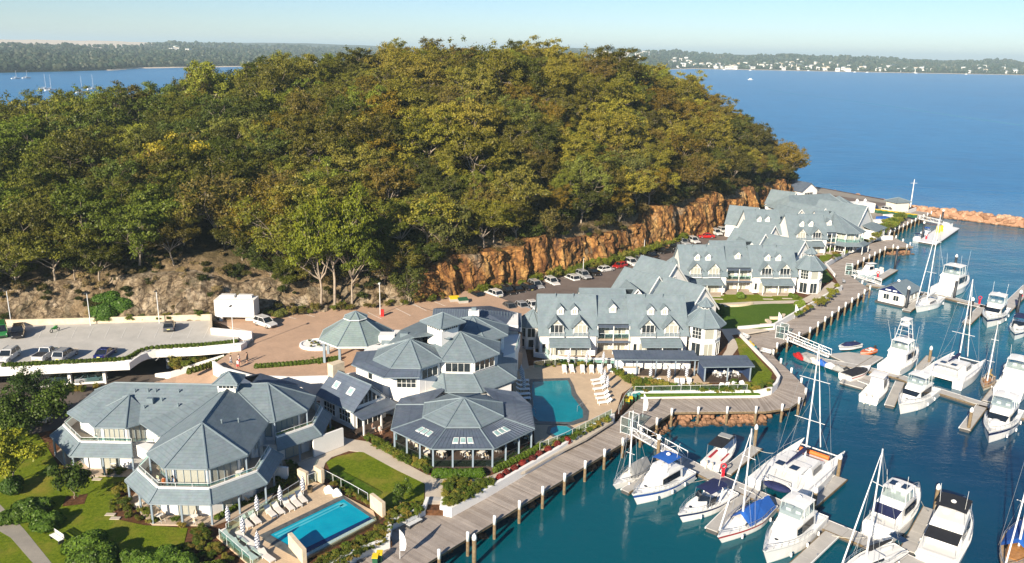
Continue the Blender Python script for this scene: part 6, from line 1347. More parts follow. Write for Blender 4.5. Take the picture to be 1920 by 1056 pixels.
# ================================================================ cars
M['paint'] = tinted('car_paint', .3, .2, 1.); M['tyre'] = simple('tyre_rubber', (.02,.02,.02), .9); M['rim'] = simple('alloy_rim', (.5,.5,.52), .35, .8); M['cglass'] = simple('car_glass', (.012,.016,.02), .05, var=.2, spec=.9)
M['lampw'] = simple('headlamp', (.8,.82,.85), .15); M['lampr'] = simple('tail_lamp', (.45,.01,.01), .25); M['plate'] = simple('number_plate', (.75,.68,.2), .5); M['plastic'] = simple('black_plastic', (.025,.025,.027), .6)
tyre_me = MB().loft([[(math.cos(2*PI*i/14)*r_, y, math.sin(2*PI*i/14)*r_) for i in range(14)] for r_, y in ((.24,-.11),(.33,-.11),(.345,-.05),(.345,.05),(.33,.11),(.24,.11))], cap0=False, cap1=False).mesh('tyre', M['tyre'], True)
rim_me = MB().loft([[(math.cos(2*PI*i/10)*r_, y, math.sin(2*PI*i/10)*r_) for i in range(10)] for r_, y in ((.25,-.08),(.2,-.095),(.06,-.06),(.05,.06),(.2,.095),(.25,.08))]).mesh('rim', M['rim'])
def make_car(kind, tint):
    """front at +x. kinds: suv, hatch, sedan, ute, van"""
    t = thing('parked_car', 'x', 'car', (0,0,-60)); L, W, Hh = dict(suv=(4.75,1.92,1.72), hatch=(4.2,1.8,1.5), sedan=(4.75,1.85,1.45), ute=(5.3,1.92,1.78), van=(4.9,1.95,2.1))[kind]; bz = dict(suv=1.02, hatch=.92, sedan=.9, ute=1.05, van=1.15)[kind]
    hood = bz-.12; hw = W/2
    def ring(x, z0, z1, w): return [(x,-w,z0+.12),(x,-w*.9,z0),(x,w*.9,z0),(x,w,z0+.12),(x,w,z1-.16),(x,w*.93,z1),(x,-w*.93,z1),(x,-w,z1-.16)]
    st = [(-L/2,.38,bz-.1,hw*.86),(-L/2+.12,.28,bz-.02,hw*.97),(-L*.2,.2,bz,hw),(L*.12,.2,bz,hw),(L*.2,.2,hood+.03,hw),(L*.38,.22,hood-.06,hw*.97),(L/2-.1,.28,hood-.16,hw*.9),(L/2,.4,hood-.26,hw*.76)]
    if kind == 'van': st[4:] = [(L*.3,.2,bz,hw),(L*.42,.22,hood,hw*.96),(L/2-.05,.28,hood-.2,hw*.88),(L/2,.4,hood-.35,hw*.76)]
    b = MB().loft([ring(*s) for s in st]).build('body', M['paint'], t, smooth=False); b['tint'] = tint
    x0, x1, x2, x3 = dict(suv=(-L/2+.12,-L/2+.5,L*.06,L*.22), hatch=(-L/2+.12,-L/2+.7,L*.05,L*.23), sedan=(-L*.36,-L*.2,L*.04,L*.2), ute=(-L*.1,-L*.06,L*.1,L*.24), van=(-L/2+.08,-L/2+.2,L*.2,L*.36))[kind]
    def cr(x, z, w): return [(x,-w,z),(x,w,z)]
    wt = hw*.78; zt = Hh-.06
    gl = MB().add([(x0,-hw*.93,bz-.02),(x3,-hw*.93,bz-.04),(x2,-wt,zt),(x1,-wt,zt),(x0,hw*.93,bz-.02),(x3,hw*.93,bz-.04),(x2,wt,zt),(x1,wt,zt)], [(0,1,2,3),(7,6,5,4),(1,5,6,2),(4,0,3,7),(3,2,6,7)]).build('window_glass', M['cglass'], t)
    r_ = MB().loft([[(x1-.08,-wt,zt),(x1-.08,wt,zt),(x1-.08,wt*.9,zt+.04),(x1-.08,-wt*.9,zt+.04)],[(x1+.1,-wt*1.02,zt),(x1+.1,wt*1.02,zt),(x1+.1,wt*.92,zt+.08),(x1+.1,-wt*.92,zt+.08)],[(x2-.1,-wt*1.02,zt),(x2-.1,wt*1.02,zt),(x2-.1,wt*.92,zt+.08),(x2-.1,-wt*.92,zt+.08)],[(x2+.06,-wt,zt-.02),(x2+.06,wt,zt-.02),(x2+.06,wt*.9,zt+.03),(x2+.06,-wt*.9,zt+.03)]]).build('roof_panel', M['paint'], t); r_['tint'] = tint
    pl = MB(); xm = (x1+x2)/2-.1
    for s in (-1, 1):
        for (xa, xb) in ((x0,x1),(x3,x2)): pl.tube((xa, s*hw*.93, bz-.03), (xb, s*wt, zt+.02), .05, n=4)
        pl.tube((xm, s*hw*.94, bz-.03), (xm, s*wt*1.01, zt+.02), .05, n=4)
    p = stuff(pl.build('pillars', M['paint'], t)); p['tint'] = tint
    if kind in ('suv',): 
        for s in (-1, 1): MB().tube((x1+.1, s*wt*.85, zt+.13), (x2-.15, s*wt*.85, zt+.13), .025, n=4).build('roof_rail', M['rim'], t)
    if kind == 'ute': 
        MB().box(-L/2+.15,-hw*.86,bz-.01,x0-.1,hw*.86,bz+.05).build('tray_cover', M['plastic'], t)
        for s in (-1, 1): q = MB().box(-L/2+.1, s*hw*.93-.05, bz-.1, x0-.05, s*hw*.93+.05, bz+.12).build('tray_side', M['paint'], t); q['tint'] = tint
    for x in (-L*.3, L*.305):
        for s in (-1, 1): w = obj('wheel', tyre_me, t); w.location = (x, s*(hw-.1), .345); obj('rim', rim_me, w)
    for s in (-1, 1):
        MB().obox((L/2-.12, s*hw*.62, hood-.3), (.14,.4,.16), -s*.25).build('headlight', M['lampw'], t); MB().obox((-L/2+.06, s*hw*.72, bz-.25), (.1,.28,.26)).build('taillight', M['lampr'], t)
        q = MB().obox((L*.15, s*(hw+.08), bz+.05), (.14,.2,.13)).build('mirror', M['paint'], t); q['tint'] = tint
    MB().obox((L/2-.02,0,.45), (.06,hw*1.2,.2)).build('grille', M['plastic'], t); MB().obox((-L/2-.01,0,.62), (.03,.5,.12)).build('number_plate', M['plate'], t); MB().obox((-L/2+.05,0,.38), (.14,hw*1.6,.16)).build('rear_bumper', M['plastic'], t)
    return t
CARP = {k: make_car(k, (.7,.7,.7,1)) for k in ('suv','hatch','sedan','ute','van')}
CW, CS, CK, CB, CRd, CG, CGn = (.80,.80,.79,1), (.42,.44,.46,1), (.012,.012,.014,1), (.01,.02,.14,1), (.55,.015,.015,1), (.12,.13,.14,1), (.03,.22,.05,1)
def car(kind, tint, px, py, z, front, lab, grp='cars parked round the hotel', s=1.):
    a = A(px, py, z); b = A2(px+front[0], py+front[1], z); o = dup(CARP[kind], a, math.atan2(b[1]-a[1], b[0]-a[0]), lab, tint); o['group'] = grp; return o
car('van', CGn, 3, 628, 6.46, (1,9), 'green van at the outer end of the car deck'); car('suv', CK, 35, 629, 6.46, (-3,12), 'dark estate car backed against the car deck wall'); car('hatch', CG, 318, 617, 6.46, (3,-12), 'grey hatchback with orange plate on the car deck')
car('suv', CW, 16, 674, 6.46, (-14,10), 'white car with dark roof at the parapet of the car deck'); car('ute', CW, 88, 670, 6.46, (16,-10), 'white utility truck on the car deck'); car('suv', CS, 124, 671, 6.46, (16,-10), 'silver estate car beside the white utility truck'); car('sedan', CB, 199, 667, 6.46, (14,-10), 'deep blue sedan on the car deck')
car('sedan', CS, 172, 714, 3.0, (14,-2), 'silver sedan behind the glass screen under the deck'); car('suv', CG, 105, 716, 3.0, (14,-2), 'grey car in shadow under the deck'); car('suv', CS, 342, 682, 3.6, (14,-1), 'silver estate parked under the deck by the ramp'); car('suv', CW, 84, 785, 3.0, (-9,13), 'white car on the lower road beside the villa')
car('suv', CW, 498, 611, 5.99, (16,5), 'white four wheel drive beside the white utility block')
BK = [('sedan',CK,897,560,'black sedan nearest the skips'),('suv',CW,925,556,'white four wheel drive second in the cliff bays'),('suv',CK,952,551,'black four wheel drive beside a white frame'),('hatch',CK,970,548,'dark hatchback with purple tint in the cliff bays'),('suv',CK,986,544,'black four wheel drive between hatchback and silver wagon'),('suv',CS,1005,540,'silver wagon in the cliff bays'),('suv',CW,1035,534,'white car beside the silver wagon'),('suv',CW,1071,527,'tall white four wheel drive by the lamp post')]
for i, (k, c, x, y, lab) in enumerate(BK): car(k, c, x, y, 5.2-.008*(x-897), (-12,-5) if i % 3 == 1 else (12,6), lab)
car('hatch', CW, 1136, 509, 4.15, (12,-2), 'white hatchback ahead of the red car'); car('hatch', CRd, 1162, 502, 4.1, (-12,3), 'bright red hatchback under the cliff'); car('sedan', CK, 1247, 475, 3.8, (-12,2), 'black sedan halfway along the back road'); car('suv', CK, 1264, 467, 3.75, (-10,5), 'black four wheel drive behind the black sedan'); car('suv', CS, 1281, 458, 3.7, (10,4), 'silver wagon behind the middle cottages'); car('suv', CW, 1300, 455, 3.65, (10,4), 'white wagon behind the middle cottages')
for i, (x, y) in enumerate(((1094,521),(1112,515),(1184,497),(1200,491),(1222,484))): car(('suv','hatch')[i % 2], (CS,CK,CW,CG,CK)[i], x, y, 4.5-.006*(x-1090), (11,5), f'{("silver","black","white","grey","black")[i]} car, {ORD[i]} of the looser bays along the cliff')
car('sedan', CRd, 1324, 446, 3.6, (-12,0), 'bright red sedan on the far back road')
for i in range(5): car(('suv','hatch')[i % 2], (CW,CW,CS,CK,CW)[i], 1343+i*11, 440-i*5, 3.5, (9,4), f'{("white","white","silver","black","white")[i]} car, {ORD[i]} along the far bays past the red sedan')
car('sedan', CB, 1636, 392, 3.1, (-10,2), 'blue car on the far quay'); car('suv', CW, 1665, 397, 3.1, (10,2), 'white four wheel drive on the far quay')
for i, (x, y) in enumerate(((957,588-6),(980,585-5),(1000,578))): car('hatch', (CG,CS,CW)[i], x, y, 5.2, (8,5), f'{("grey","silver","white")[i]} car behind the service roof')
bk = thing('motorcycle', 'green motorcycle standing on the car deck', 'motorcycle', A(103,622,6.46), R(70)); M['gpaint'] = simple('green_paint', (.04,.35,.05), .3)
MB().loft([[(x,-w,z0),(x,w,z0),(x,w*.7,z1),(x,-w*.7,z1)] for x, w, z0, z1 in ((-.7,.06,.75,.85),(-.2,.15,.45,.82),(.2,.17,.45,.98),(.6,.1,.6,.95))]).build('body', M['gpaint'], bk); MB().tube((.45,-.35,1.05), (.45,.35,1.05), .03).tube((.5,0,1.0), (.72,0,.35), .04).build('handlebar', M['dark'], bk)
for x in (-.68,.72): w = obj('wheel', tyre_me, bk); w.location = (x,0,.32); w.scale = (.92,.5,.92)
for o in CARP.values():
    for c in KIDS[o.name]:
        for d_ in KIDS.get(c.name, ()): bpy.data.objects.remove(d_)
    for c in KIDS[o.name]: bpy.data.objects.remove(c)
    bpy.data.objects.remove(o)
# ================================================================ people
M['skin'] = simple('skin', (.52,.32,.22), .6); M['hair'] = simple('dark_hair', (.03,.02,.015), .7); M['cloth'] = tinted('clothing', .85)
def person(loc, rz, lab, shirt, legs, sit=False, walk=0.):
    J = {}; z = .47 if sit else .92
    J['pel'] = (0,0,z); J['che'] = (.02,0,z+.36); J['nk'] = (.02,0,z+.55); J['hd'] = (.05,0,z+.72)
    E_ = [('pel','che'),('che','nk'),('nk','hd')]; rad = dict(pel=(.15,.12), che=(.17,.12), nk=(.06,.06), hd=(.105,.11))
    for s, q in ((-1,'l'), (1,'r')):
        J['sh'+q] = (.0,s*.19,z+.50); J['el'+q] = (.02+s*walk*.12,s*.25,z+.24); J['ha'+q] = (.12+s*walk*.2,s*.24,z+.0 if not sit else z+.12)
        E_ += [('nk','sh'+q),('sh'+q,'el'+q),('el'+q,'ha'+q)]; rad.update({'sh'+q:(.065,.065),'el'+q:(.045,.045),'ha'+q:(.04,.05)})
        if sit: J['hi'+q] = (.02,s*.1,z); J['kn'+q] = (.45,s*.12,z+.02); J['an'+q] = (.48,s*.12,.09); J['to'+q] = (.64,s*.12,.04)
        else: f = -s*walk; J['hi'+q] = (0,s*.1,z-.03); J['kn'+q] = (.05+f*.2,s*.11,.5); J['an'+q] = (f*.32-.02,s*.11,.09); J['to'+q] = (f*.32+.15,s*.12,.04)
        E_ += [('pel','hi'+q),('hi'+q,'kn'+q),('kn'+q,'an'+q),('an'+q,'to'+q)]; rad.update({'hi'+q:(.1,.1),'kn'+q:(.065,.065),'an'+q:(.045,.045),'to'+q:(.045,.035)})
    names = list(J); me = bpy.data.meshes.new('person'); me.from_pydata([J[k] for k in names], [(names.index(a), names.index(b)) for a, b in E_], []); me.materials.append(M['skin'])
    o = obj('person', me); md = o.modifiers.new('skin', 'SKIN'); 
    for i, k in enumerate(names): me.skin_vertices[0].data[i].radius = rad[k]; me.skin_vertices[0].data[i].use_root = (k == 'pel')
    o.modifiers.new('smooth', 'SUBSURF').levels = 1; o.modifiers['smooth'].render_levels = 1; o.location = loc; o.rotation_euler = (0,0,rz); tag(o, lab, 'person', 'people about the grounds')
    sh = MB().loft([[(.02+.15*math.cos(a)*k, .21*math.sin(a)*k, z+h) for a in np.linspace(0,2*PI,10,False)] for k, h in ((.92,-.06),(.98,.2),(1.02,.42),(.75,.53),(.35,.57))]).build('shirt', M['cloth'], o); sh['tint'] = (*shirt,1)
    tr = MB()
    for q in 'lr': tr.tube(J['hi'+q], J['kn'+q], .125, .1, 8)
    tr.lathe((0,0,z-.12), [(.15,0),(.18,.12),(.17,.2)], 10); tr = tr.build('trousers', M['cloth'], o); tr['tint'] = (*legs,1)
    MB().ell((J['hd'][0]-.02, 0, J['hd'][2]+.04), (.125,.12,.115), 9, 5).build('hair', M['hair'], o); return o
person(A(434,686,5.9), R(200), 'person in white shirt walking down the brick driveway', (.75,.75,.75), (.1,.12,.18), walk=1); person(A(449,683,5.95), R(190), 'person in white shirt and red shorts crossing the driveway', (.75,.74,.72), (.4,.08,.08), walk=.8); person(A(464,680,5.98), R(170), 'person in dark clothes standing on the driveway', (.04,.04,.05), (.03,.03,.03)); person(A(447,693,5.7), R(250), 'small person in red shorts at the edge of the ramp', (.6,.65,.7), (.5,.05,.05), walk=.6)
person((*A2(308,912,6.05), 6.05), R(-80), 'person in orange seated on the villa balcony', (.6,.14,.04), (.5,.2,.15), sit=True); person((*A2(326,911,6.05), 6.05), R(-110), 'person in pale blue seated on the villa balcony', (.4,.55,.7), (.3,.4,.55), sit=True)
person((*A2(712,812,3.1), 3.1), R(-60), 'person seated on the pavilion deck in pale clothes', (.7,.6,.55), (.5,.45,.4), sit=True); person((*A2(699,808,3.1), 3.1), R(-20), 'person in dark top seated on the pavilion deck', (.2,.12,.1), (.2,.2,.2), sit=True)
person(A(1190,690,3.1), R(-90), 'person at the poolside bar counter in pale shirt', (.7,.55,.5), (.2,.2,.25)); person((*A2(1049,662,3.0), 3.0), R(-70), 'person in red seated on a near cottage patio', (.55,.06,.05), (.4,.3,.3), sit=True)
# ================================================================ marina pontoons, piles, gangways
M['pont'] = m_asphalt('pontoon_deck', (.40,.39,.37), (.55,.53,.50)); M['blackp'] = simple('black_pile', (.018,.022,.03), .5); M['float_'] = simple('pontoon_float', (.06,.06,.06), .8); M['redp'] = simple('red_gloss', (.6,.015,.03), .35)
def pontoon(name, pts, w, lab, z=.55, grp='floating pontoons'):
    P = [A2(*p, z) for p in pts]; t = thing(name, lab, 'pontoon', (*P[0], 0), 0, grp); n = 0
    for a, b in zip(P[:-1], P[1:]):
        L = math.dist(a, b); k = max(1, round(L/2.4)); an = math.atan2(b[1]-a[1], b[0]-a[0])
        for i in range(k): q = lerp2(a, b, (i+.5)/k); MB().obox((q[0]-P[0][0], q[1]-P[0][1], z-.06), (L/k-.04, w, .12), an).build('deck_panel', M['pont'], t)
        fl = MB(); fl.wall((a[0]-P[0][0], a[1]-P[0][1]), (b[0]-P[0][0], b[1]-P[0][1]), -.3, z-.13, w*.86); fl.build('float', M['float_'], t)
        nx, ny = -(b[1]-a[1])/L*w/2, (b[0]-a[0])/L*w/2
        for s in (-1, 1): MB().wall((a[0]-P[0][0]+s*nx, a[1]-P[0][1]+s*ny), (b[0]-P[0][0]+s*nx, b[1]-P[0][1]+s*ny), z-.2, z+.02, .1).build('edge_beam', M['whitep' if s > 0 else 'timber'], t)
        for i in range(int(L/5)): q = lerp2(a, b, (i+.6)/max(1, int(L/5))); MB().obox((q[0]-P[0][0]+nx*.8, q[1]-P[0][1]+ny*.8, z+.07), (.35,.08,.12), an).build('cleat', M['steel'], t)
    return t
PONT = [([(1275,862),(1345,897),(1470,950),(1520,972),(1620,1013),(1735,1066)], 2.4, 'main pontoon walkway crossing the near marina'), ([(1172,920),(1215,894)], 1.3, 'short finger pontoon beside the small grey covered yacht'), ([(1361,886),(1419,838)], 1.6, 'finger pontoon beside the twin outboard boat'), ([(1334,993),(1397,930)], 1.6, 'finger pontoon beside the sloop with the blue cover'), ([(1510,953),(1577,895)], 1.7, 'finger pontoon beside the large catamaran'), ([(1560,1000),(1494,1062)], 1.7, 'finger pontoon beside the big white cruiser'), ([(1744,953),(1702,1032)], 1.6, 'finger pontoon between the two lower cruisers'),
        ([(1545,676),(1610,688),(1687,706),(1748,729),(1838,757),(1930,783)], 2.2, 'second pontoon walkway across the middle marina'), ([(1648,668),(1612,690)], 1.5, 'finger pontoon beside the small orange boat'), ([(1745,668),(1722,694)], 1.5, 'finger pontoon beside the game fishing boat'), ([(1668,760),(1688,716)], 1.5, 'finger pontoon between outboard boat and white cruiser'), ([(1809,804),(1842,760)], 1.6, 'finger pontoon beside the flybridge boat facing the channel'), ([(1874,720),(1850,752)], 1.4, 'short finger pontoon behind the wooden yacht'), ([(1640,722),(1612,712)], 1.4, 'finger pontoon below the black covered boat'),
        ([(1625,533),(1670,540),(1772,556),(1846,575),(1880,582)], 2.2, 'third pontoon walkway past the floating office'), ([(1647,523),(1677,505)], 2.0, 'finger pontoon below the far gangway'), ([(1813,605),(1846,573)], 1.8, 'finger pontoon beside the far flybridge boat'), ([(1880,585),(1930,536)], 2.6, 'broad pontoon at the right edge'), ([(1700,582),(1742,552)], 1.8, 'finger pontoon beside the floating office')]
for P, w, lab in PONT: pontoon('pontoon', P, w, lab)
# floating platform with small boats, fuel dock
def platform(pix, z, lab, cat, name, mat='pont'):
    P = [A2(*p, z) for p in pix]; c = (sum(p[0] for p in P)/4, sum(p[1] for p in P)/4); t = thing(name, lab, cat, (*c, 0)); MB().prism([(x-c[0], y-c[1]) for x, y in P], z-.2, z).build('deck', M[mat], t); MB().prism([((x-c[0])*.96, (y-c[1])*.96) for x, y in P], -.3, z-.2).build('float', M['float_'], t); return t
platform([(1553,664),(1592,660),(1652,669),(1612,692)], .56, 'floating boat platform at the foot of the middle gangway', 'platform', 'boat_platform'); platform([(1496,664),(1512,660),(1600,690),(1586,700)], .5, 'low floating dock carrying the jet skis', 'dock', 'jet_ski_dock'); platform([(1574,716),(1588,700),(1640,706),(1618,728)], .5, 'float under the black covered boat', 'platform', 'boat_platform')
fd = platform([(1721,452),(1756,458),(1799,428),(1768,421)], .8, 'white fuel dock beside the breakwater', 'dock', 'fuel_dock', 'whitep')
for i, (x, y) in enumerate(((1758,436),(1764,434))): tag(MB().box(-.5,-.4,0,.5,.4,2.0).build('fuel_pump', M['bin_yellow']), f'yellow fuel pump, {ORD[i]} on the fuel dock', 'fuel pump', 'fuel pumps').location = A(x, y, .8)
fk = thing('fuel_kiosk', 'small grey roofed kiosk on the fuel dock', 'kiosk', A(1776,428,.8), R(40)); MB().box(-1.5,-1,0,1.5,1,2.2).build('wall', M['white'], fk); MB().sheet([(-1.9,-1.4,2.3),(1.9,-1.4,2.3),(1.9,1.4,2.6),(-1.9,1.4,2.6)], .15).build('roof', M['roof'], fk)
def pile(px, py, h, mat, lab, r=.24):
    t = thing('mooring_pile', lab, 'pile', A(px, py, 0), 0, 'mooring piles'); MB().tube((0,0,-3), (0,0,h), r, n=10).build('shaft', M[mat], t, smooth=True); MB().lathe((0,0,h), [(r*1.15,-.25),(r*1.15,.05),(r*.9,.3),(.02,.55)], 10).build('cap', M['whitep'], t, smooth=True)
for x, y, h, lab in ((1414,842,3.4,'timber pile with white cap at the twin outboard finger'),(1570,899,3.3,'timber pile at the end of the catamaran finger'),(1524,966,3.4,'timber pile at the pontoon corner near the big cruiser'),(1752,958,3.3,'timber pile beside the black topped cruiser'),(1815,808,3.4,'timber pile at the channel end of a finger'),(1741,684,3.2,'timber pile behind the game fishing boat'),(1879,719,3.2,'timber pile beside the wooden yacht'),(1233,862,3.4,'timber pile by the first gangway'),(889,1062,3.6,'timber pile at the bottom edge beside the promenade')): pile(x, y, h, 'timber', lab)
for x, y, h, lab in ((1698,582,5.2,'black pile beside the floating office'),(1788,515,5,'black pile behind the big sportfisher'),(1788,563,5,'black pile on the third walkway'),(1817,603,5,'black pile at the far flybridge finger'),(1907,588,5,'black pile at the right edge'),(1728,450,5.5,'black pile at the fuel dock corner'),(1677,507,6.2,'tall black pile at the end of the far finger'),(1765,420,4.6,'black pile behind the fuel kiosk')): pile(x, y, h, 'blackp', lab, .3)
for i, (x, y) in enumerate(((1355,893),(1836,570),(1912,566),(1645,522),(1736,450))):
    t = thing('life_ring_post', f'red life ring post, {("on the near walkway","on the third walkway","at the right edge dock","by the far gangway","on the fuel dock")[i]}', 'life ring', A(x, y, .55)); MB().box(-.18,-.12,0,.18,.12,1.1).build('cabinet', M['redp'], t); MB().loft([[((.36+.09*math.cos(b))*math.cos(a), .09*math.sin(b), 1.5+(.36+.09*math.cos(b))*math.sin(a)) for b in np.linspace(0,2*PI,6,False)] for a in np.linspace(0,2*PI,13)], cap0=False, cap1=False).build('ring', M['redp'], t)
def gangway(p0, p1, lab, w=1.5, z0=2.25, z1=.6, gate=True):
    a, b = Vector(A(*p0, z0)), Vector(A(*p1, z1)); L = (b-a).length; an = math.atan2(b.y-a.y, b.x-a.x); t = thing('gangway', lab, 'gangway', a, an); dz = b.z-a.z
    def q(s, y, h): return (s*math.hypot(b.x-a.x, b.y-a.y), y, s*dz+h)
    MB().sheet([q(0,-w/2,0), q(1,-w/2,0), q(1,w/2,0), q(0,w/2,0)], .12).build('walkway', M['pont'], t); n = max(4, int(L/1.5))
    for s in (-1, 1):
        tr = MB().tube(q(0,s*w/2,1.15), q(1,s*w/2,1.15), .06, n=5).tube(q(0,s*w/2,.05), q(1,s*w/2,.05), .06, n=5)
        for i in range(n+1): tr.tube(q(i/n,s*w/2,0), q(i/n,s*w/2,1.15), .04, n=4)
        for i in range(n): tr.tube(q(i/n,s*w/2,0 if i % 2 else 1.15), q((i+1)/n,s*w/2,1.15 if i % 2 else 0), .035, n=4)
        tr.build('truss', M['alu'], t)
    if gate:
        g = MB()
        for x in (-1.7, -.1):
            for y in (-1.15, 1.15): g.tube((x,y,-.05), (x,y,2.5), .06, n=5)
        for y in (-1.15, 1.15):
            for z in (.1, 1.2, 2.5): g.tube((-1.7,y,z), (-.1,y,z), .045, n=4)
        for x in (-1.7, -.1): g.tube((x,-1.15,2.5), (x,1.15,2.5), .045, n=4)
        o = stuff(g.build('gate_frame', M['alu'], t)); [MB().box(-1.68,y-.01,.1,-.12,y+.01,2.4).build('gate_mesh', M['haze_glass'], o) for y in (-1.15,1.15)]
gangway((1190,812),(1284,864),'white truss gangway with gate at the near marina'); gangway((1474,634),(1556,668),'white truss gangway with gate at the middle marina'); gangway((1598,515),(1652,533),'white truss gangway at the far marina'); gangway((1722,410),(1766,420),'white gangway to the fuel dock', gate=False, z1=.85)
# ================================================================ boats
M['gel'] = simple('white_gelcoat', (.82,.82,.80), .22, var=.03, scale=.8); M['gelc'] = simple('cream_gelcoat', (.74,.69,.58), .3, var=.06); M['navyh'] = simple('navy_stripe_paint', (.01,.02,.09), .25); M['blueh'] = simple('blue_stripe_paint', (.02,.08,.32), .25); M['anti'] = simple('antifoul', (.015,.02,.025), .7); M['redh'] = simple('red_stripe_paint', (.4,.02,.02), .3); M['wood'] = simple('varnished_timber', (.34,.16,.05), .35, var=.3, scale=3); M['teak'] = simple('teak_deck', (.42,.30,.18), .75, var=.2, scale=3)
M['cblue'] = simple('royal_blue_canvas', (.01,.10,.42), .8, var=.12); M['cnavy'] = simple('navy_canvas_cover', (.008,.015,.075), .85, var=.2); M['cblack'] = simple('black_canvas', (.012,.013,.018), .8, var=.2); M['cgrey'] = simple('grey_canvas', (.30,.31,.31), .9, var=.15); M['cwhite'] = simple('white_vinyl', (.78,.78,.77), .6, var=.04); M['ctan'] = simple('tan_canvas', (.50,.34,.14), .85, var=.15); M['solar'] = simple('solar_panel', (.012,.03,.07), .12, var=.3, scale=5); M['orange'] = simple('orange_paint', (.75,.17,.03), .4); M['clear'] = m_glass('clear_vinyl', .35, (.8,.88,.88)); M['bglass'] = simple('tinted_boat_glass', (.01,.016,.026), .06, var=.3, spec=.9); M['rope'] = simple('mooring_rope', (.6,.58,.5), .9); M['mast'] = simple('mast_alloy', (.78,.79,.79), .35, .2)
def hull_b(t, B, full=.5, tr=.9):
    a = tr+(1-tr)*min(1, t/.4) if t < .4 else 1
    return B/2*a*(1-max(0, (t-full)/(1-full))**2.1) if t < 1 else .0
def hull(par, L, B, F, stripe='navyh', name='hull', tr=.9, full=.42, rake=.08, off=0, mat='gel', sheer=.35, body=None):
    """planked-up hull shell lofted from stations; bow at +x, waterline at z=0"""
    N = 14; rings = []
    for i in range(N+1):
        t = i/N; b = max(.03, hull_b(t, B, full, tr)); fz = F*(1+sheer*t*t*t)+.0; x = -L/2+L*t*(1-rake); flare = 1-.28*t**3
        def X(z): return x+max(0, t-.5)/.5*rake*L*(max(0, z)/F)**1.0
        prof = [(b, fz), (b*(.995*flare+.005), fz*.82), (b*flare*.97, fz*.62), (b*flare*.93, .16), (b*flare*.88, -.02), (b*.5*flare, -.4*(1-t**4)-.04)]
        ring = [(X(z), off+y, z) for y, z in prof]+[(x, off, -.55*(1-t**4)-.05)]+[(X(z), off-y, z) for y, z in prof[::-1]]
        rings.append(ring)
    mb = MB(); k = len(rings[0]); mats = [M[mat], M[stripe], M['anti']]
    n0 = len(mb.v); mb.v += [p for r_ in rings for p in r_]
    for i in range(N):
        for j in range(k-1):
            seg = min(j, k-2-j); mb.f.append((i*k+j, i*k+j+1, (i+1)*k+j+1, (i+1)*k+j)); mb.m.append(1 if seg == 1 else 2 if seg >= 4 else 0)
    mb.f.append(tuple(range(k-1,-1,-1))); mb.m.append(0)
    o = mb.build(name, mats, par, smooth=False)
    dk = MB(); top = [[(r_[0][0], r_[0][1], r_[0][2]-.06), (r_[0][0], off, r_[0][2]-.02), (r_[-1][0], r_[-1][1], r_[-1][2]-.06)] for r_ in rings]; dk.loft(top, closed=False, cap0=False, cap1=False)
    return o, dk, rings
def sheer_at(L, F, x, rake=.08, sheer=.35): t = min(1, max(0, (x+L/2)/L)); return F*(1+sheer*t**3)
def cabin_block(par, name, st, mat='gel', z_in=.0):
    """st: list of (x, half width, z bottom, z top, top half width)"""
    return MB().loft([[(x,-w,z0),(x,w,z0),(x,wt,z1),(x,-wt,z1)] for x, w, z0, z1, wt in st]).build(name, M[mat], par)
def bowrail(par, L, B, F, x0=.05, h=.62, full=.42, tr=.9, name='bow_rail'):
    mb = MB(); P = []
    for i in range(9):
        t = x0+(1-x0)*.995*i/8; b = max(.04, hull_b(t, B, full, tr)*.95); x = -L/2+L*t; P.append((x, b, F*(1+.35*t**3)))
    for s in (-1, 1):
        Q = [(x, s*y, z+h*(1 if i else .6)) for i, (x, y, z) in enumerate(P)]; mb.path(Q, .03, 4); mb.path([(x, y, z-h*.45) for x, y, z in Q], .018, 3)
        for i in range(9): mb.tube((P[i][0], s*P[i][1], P[i][2]-.05), Q[i], .022, n=4)
    return mb.build(name, M['steel'], par)
def rig(par, mx, mh, L, B, F, boom=.38, cover='cnavy', jib=True, spread=2, furl='canvas', stern=-.47, bow=.5, jz=None):
    jz = jz or F*1.3+.6
    m = MB().tube((mx,0,F), (mx,0,F+mh), .13, .075, 8).build('mast', M['mast'], par); sp = MB()
    for i in range(spread): z = F+mh*(i+1)/(spread+1)*1.05; sp.tube((mx,-B*.26,z), (mx,B*.26,z), .045, n=4)
    sp.build('spreaders', M['mast'], m); bl = L*boom
    MB().tube((mx-.1,0,F+1.35), (mx-bl,0,F+1.4), .09, n=6).build('boom', M['mast'], par)
    if cover: MB().loft([[(mx-.05-bl*t, w*math.cos(a), F+1.6+w*1.3*math.sin(a)) for a in np.linspace(0,2*PI,7,False)] for t, w in ((0,.2),(.12,.27),(.5,.2),(.97,.1))]).build('sail_cover', M[cover], par)
    w = MB(); top = (mx,0,F+mh-.1)
    for s in (-1, 1): w.path([top, (mx,s*B*.26,F+mh*.66), (mx-.2,s*B*.47,F)], .022, 3); w.tube((mx,0,F+mh*.52), (mx+.5,s*B*.46,F), .018, n=3)
    w.tube(top, (L*stern,0,F), .022, n=3); w.tube(top, (L*bow,0,jz-.6), .022, n=3); stuff(w.build('rigging', M['steel'], par))
    if jib: a, b = Vector((L*bow-.1,0,jz)), Vector(top); MB().tube(a, a.lerp(b, .5), .09, .075, 6).tube(a.lerp(b, .5), a.lerp(b, .95), .075, .03, 6).build('furled_jib', M[furl], par)
    MB().tube((mx,0,F+mh), (mx,.0,F+mh+.7), .02, n=3).build('masthead_aerial', M['dark'], par)
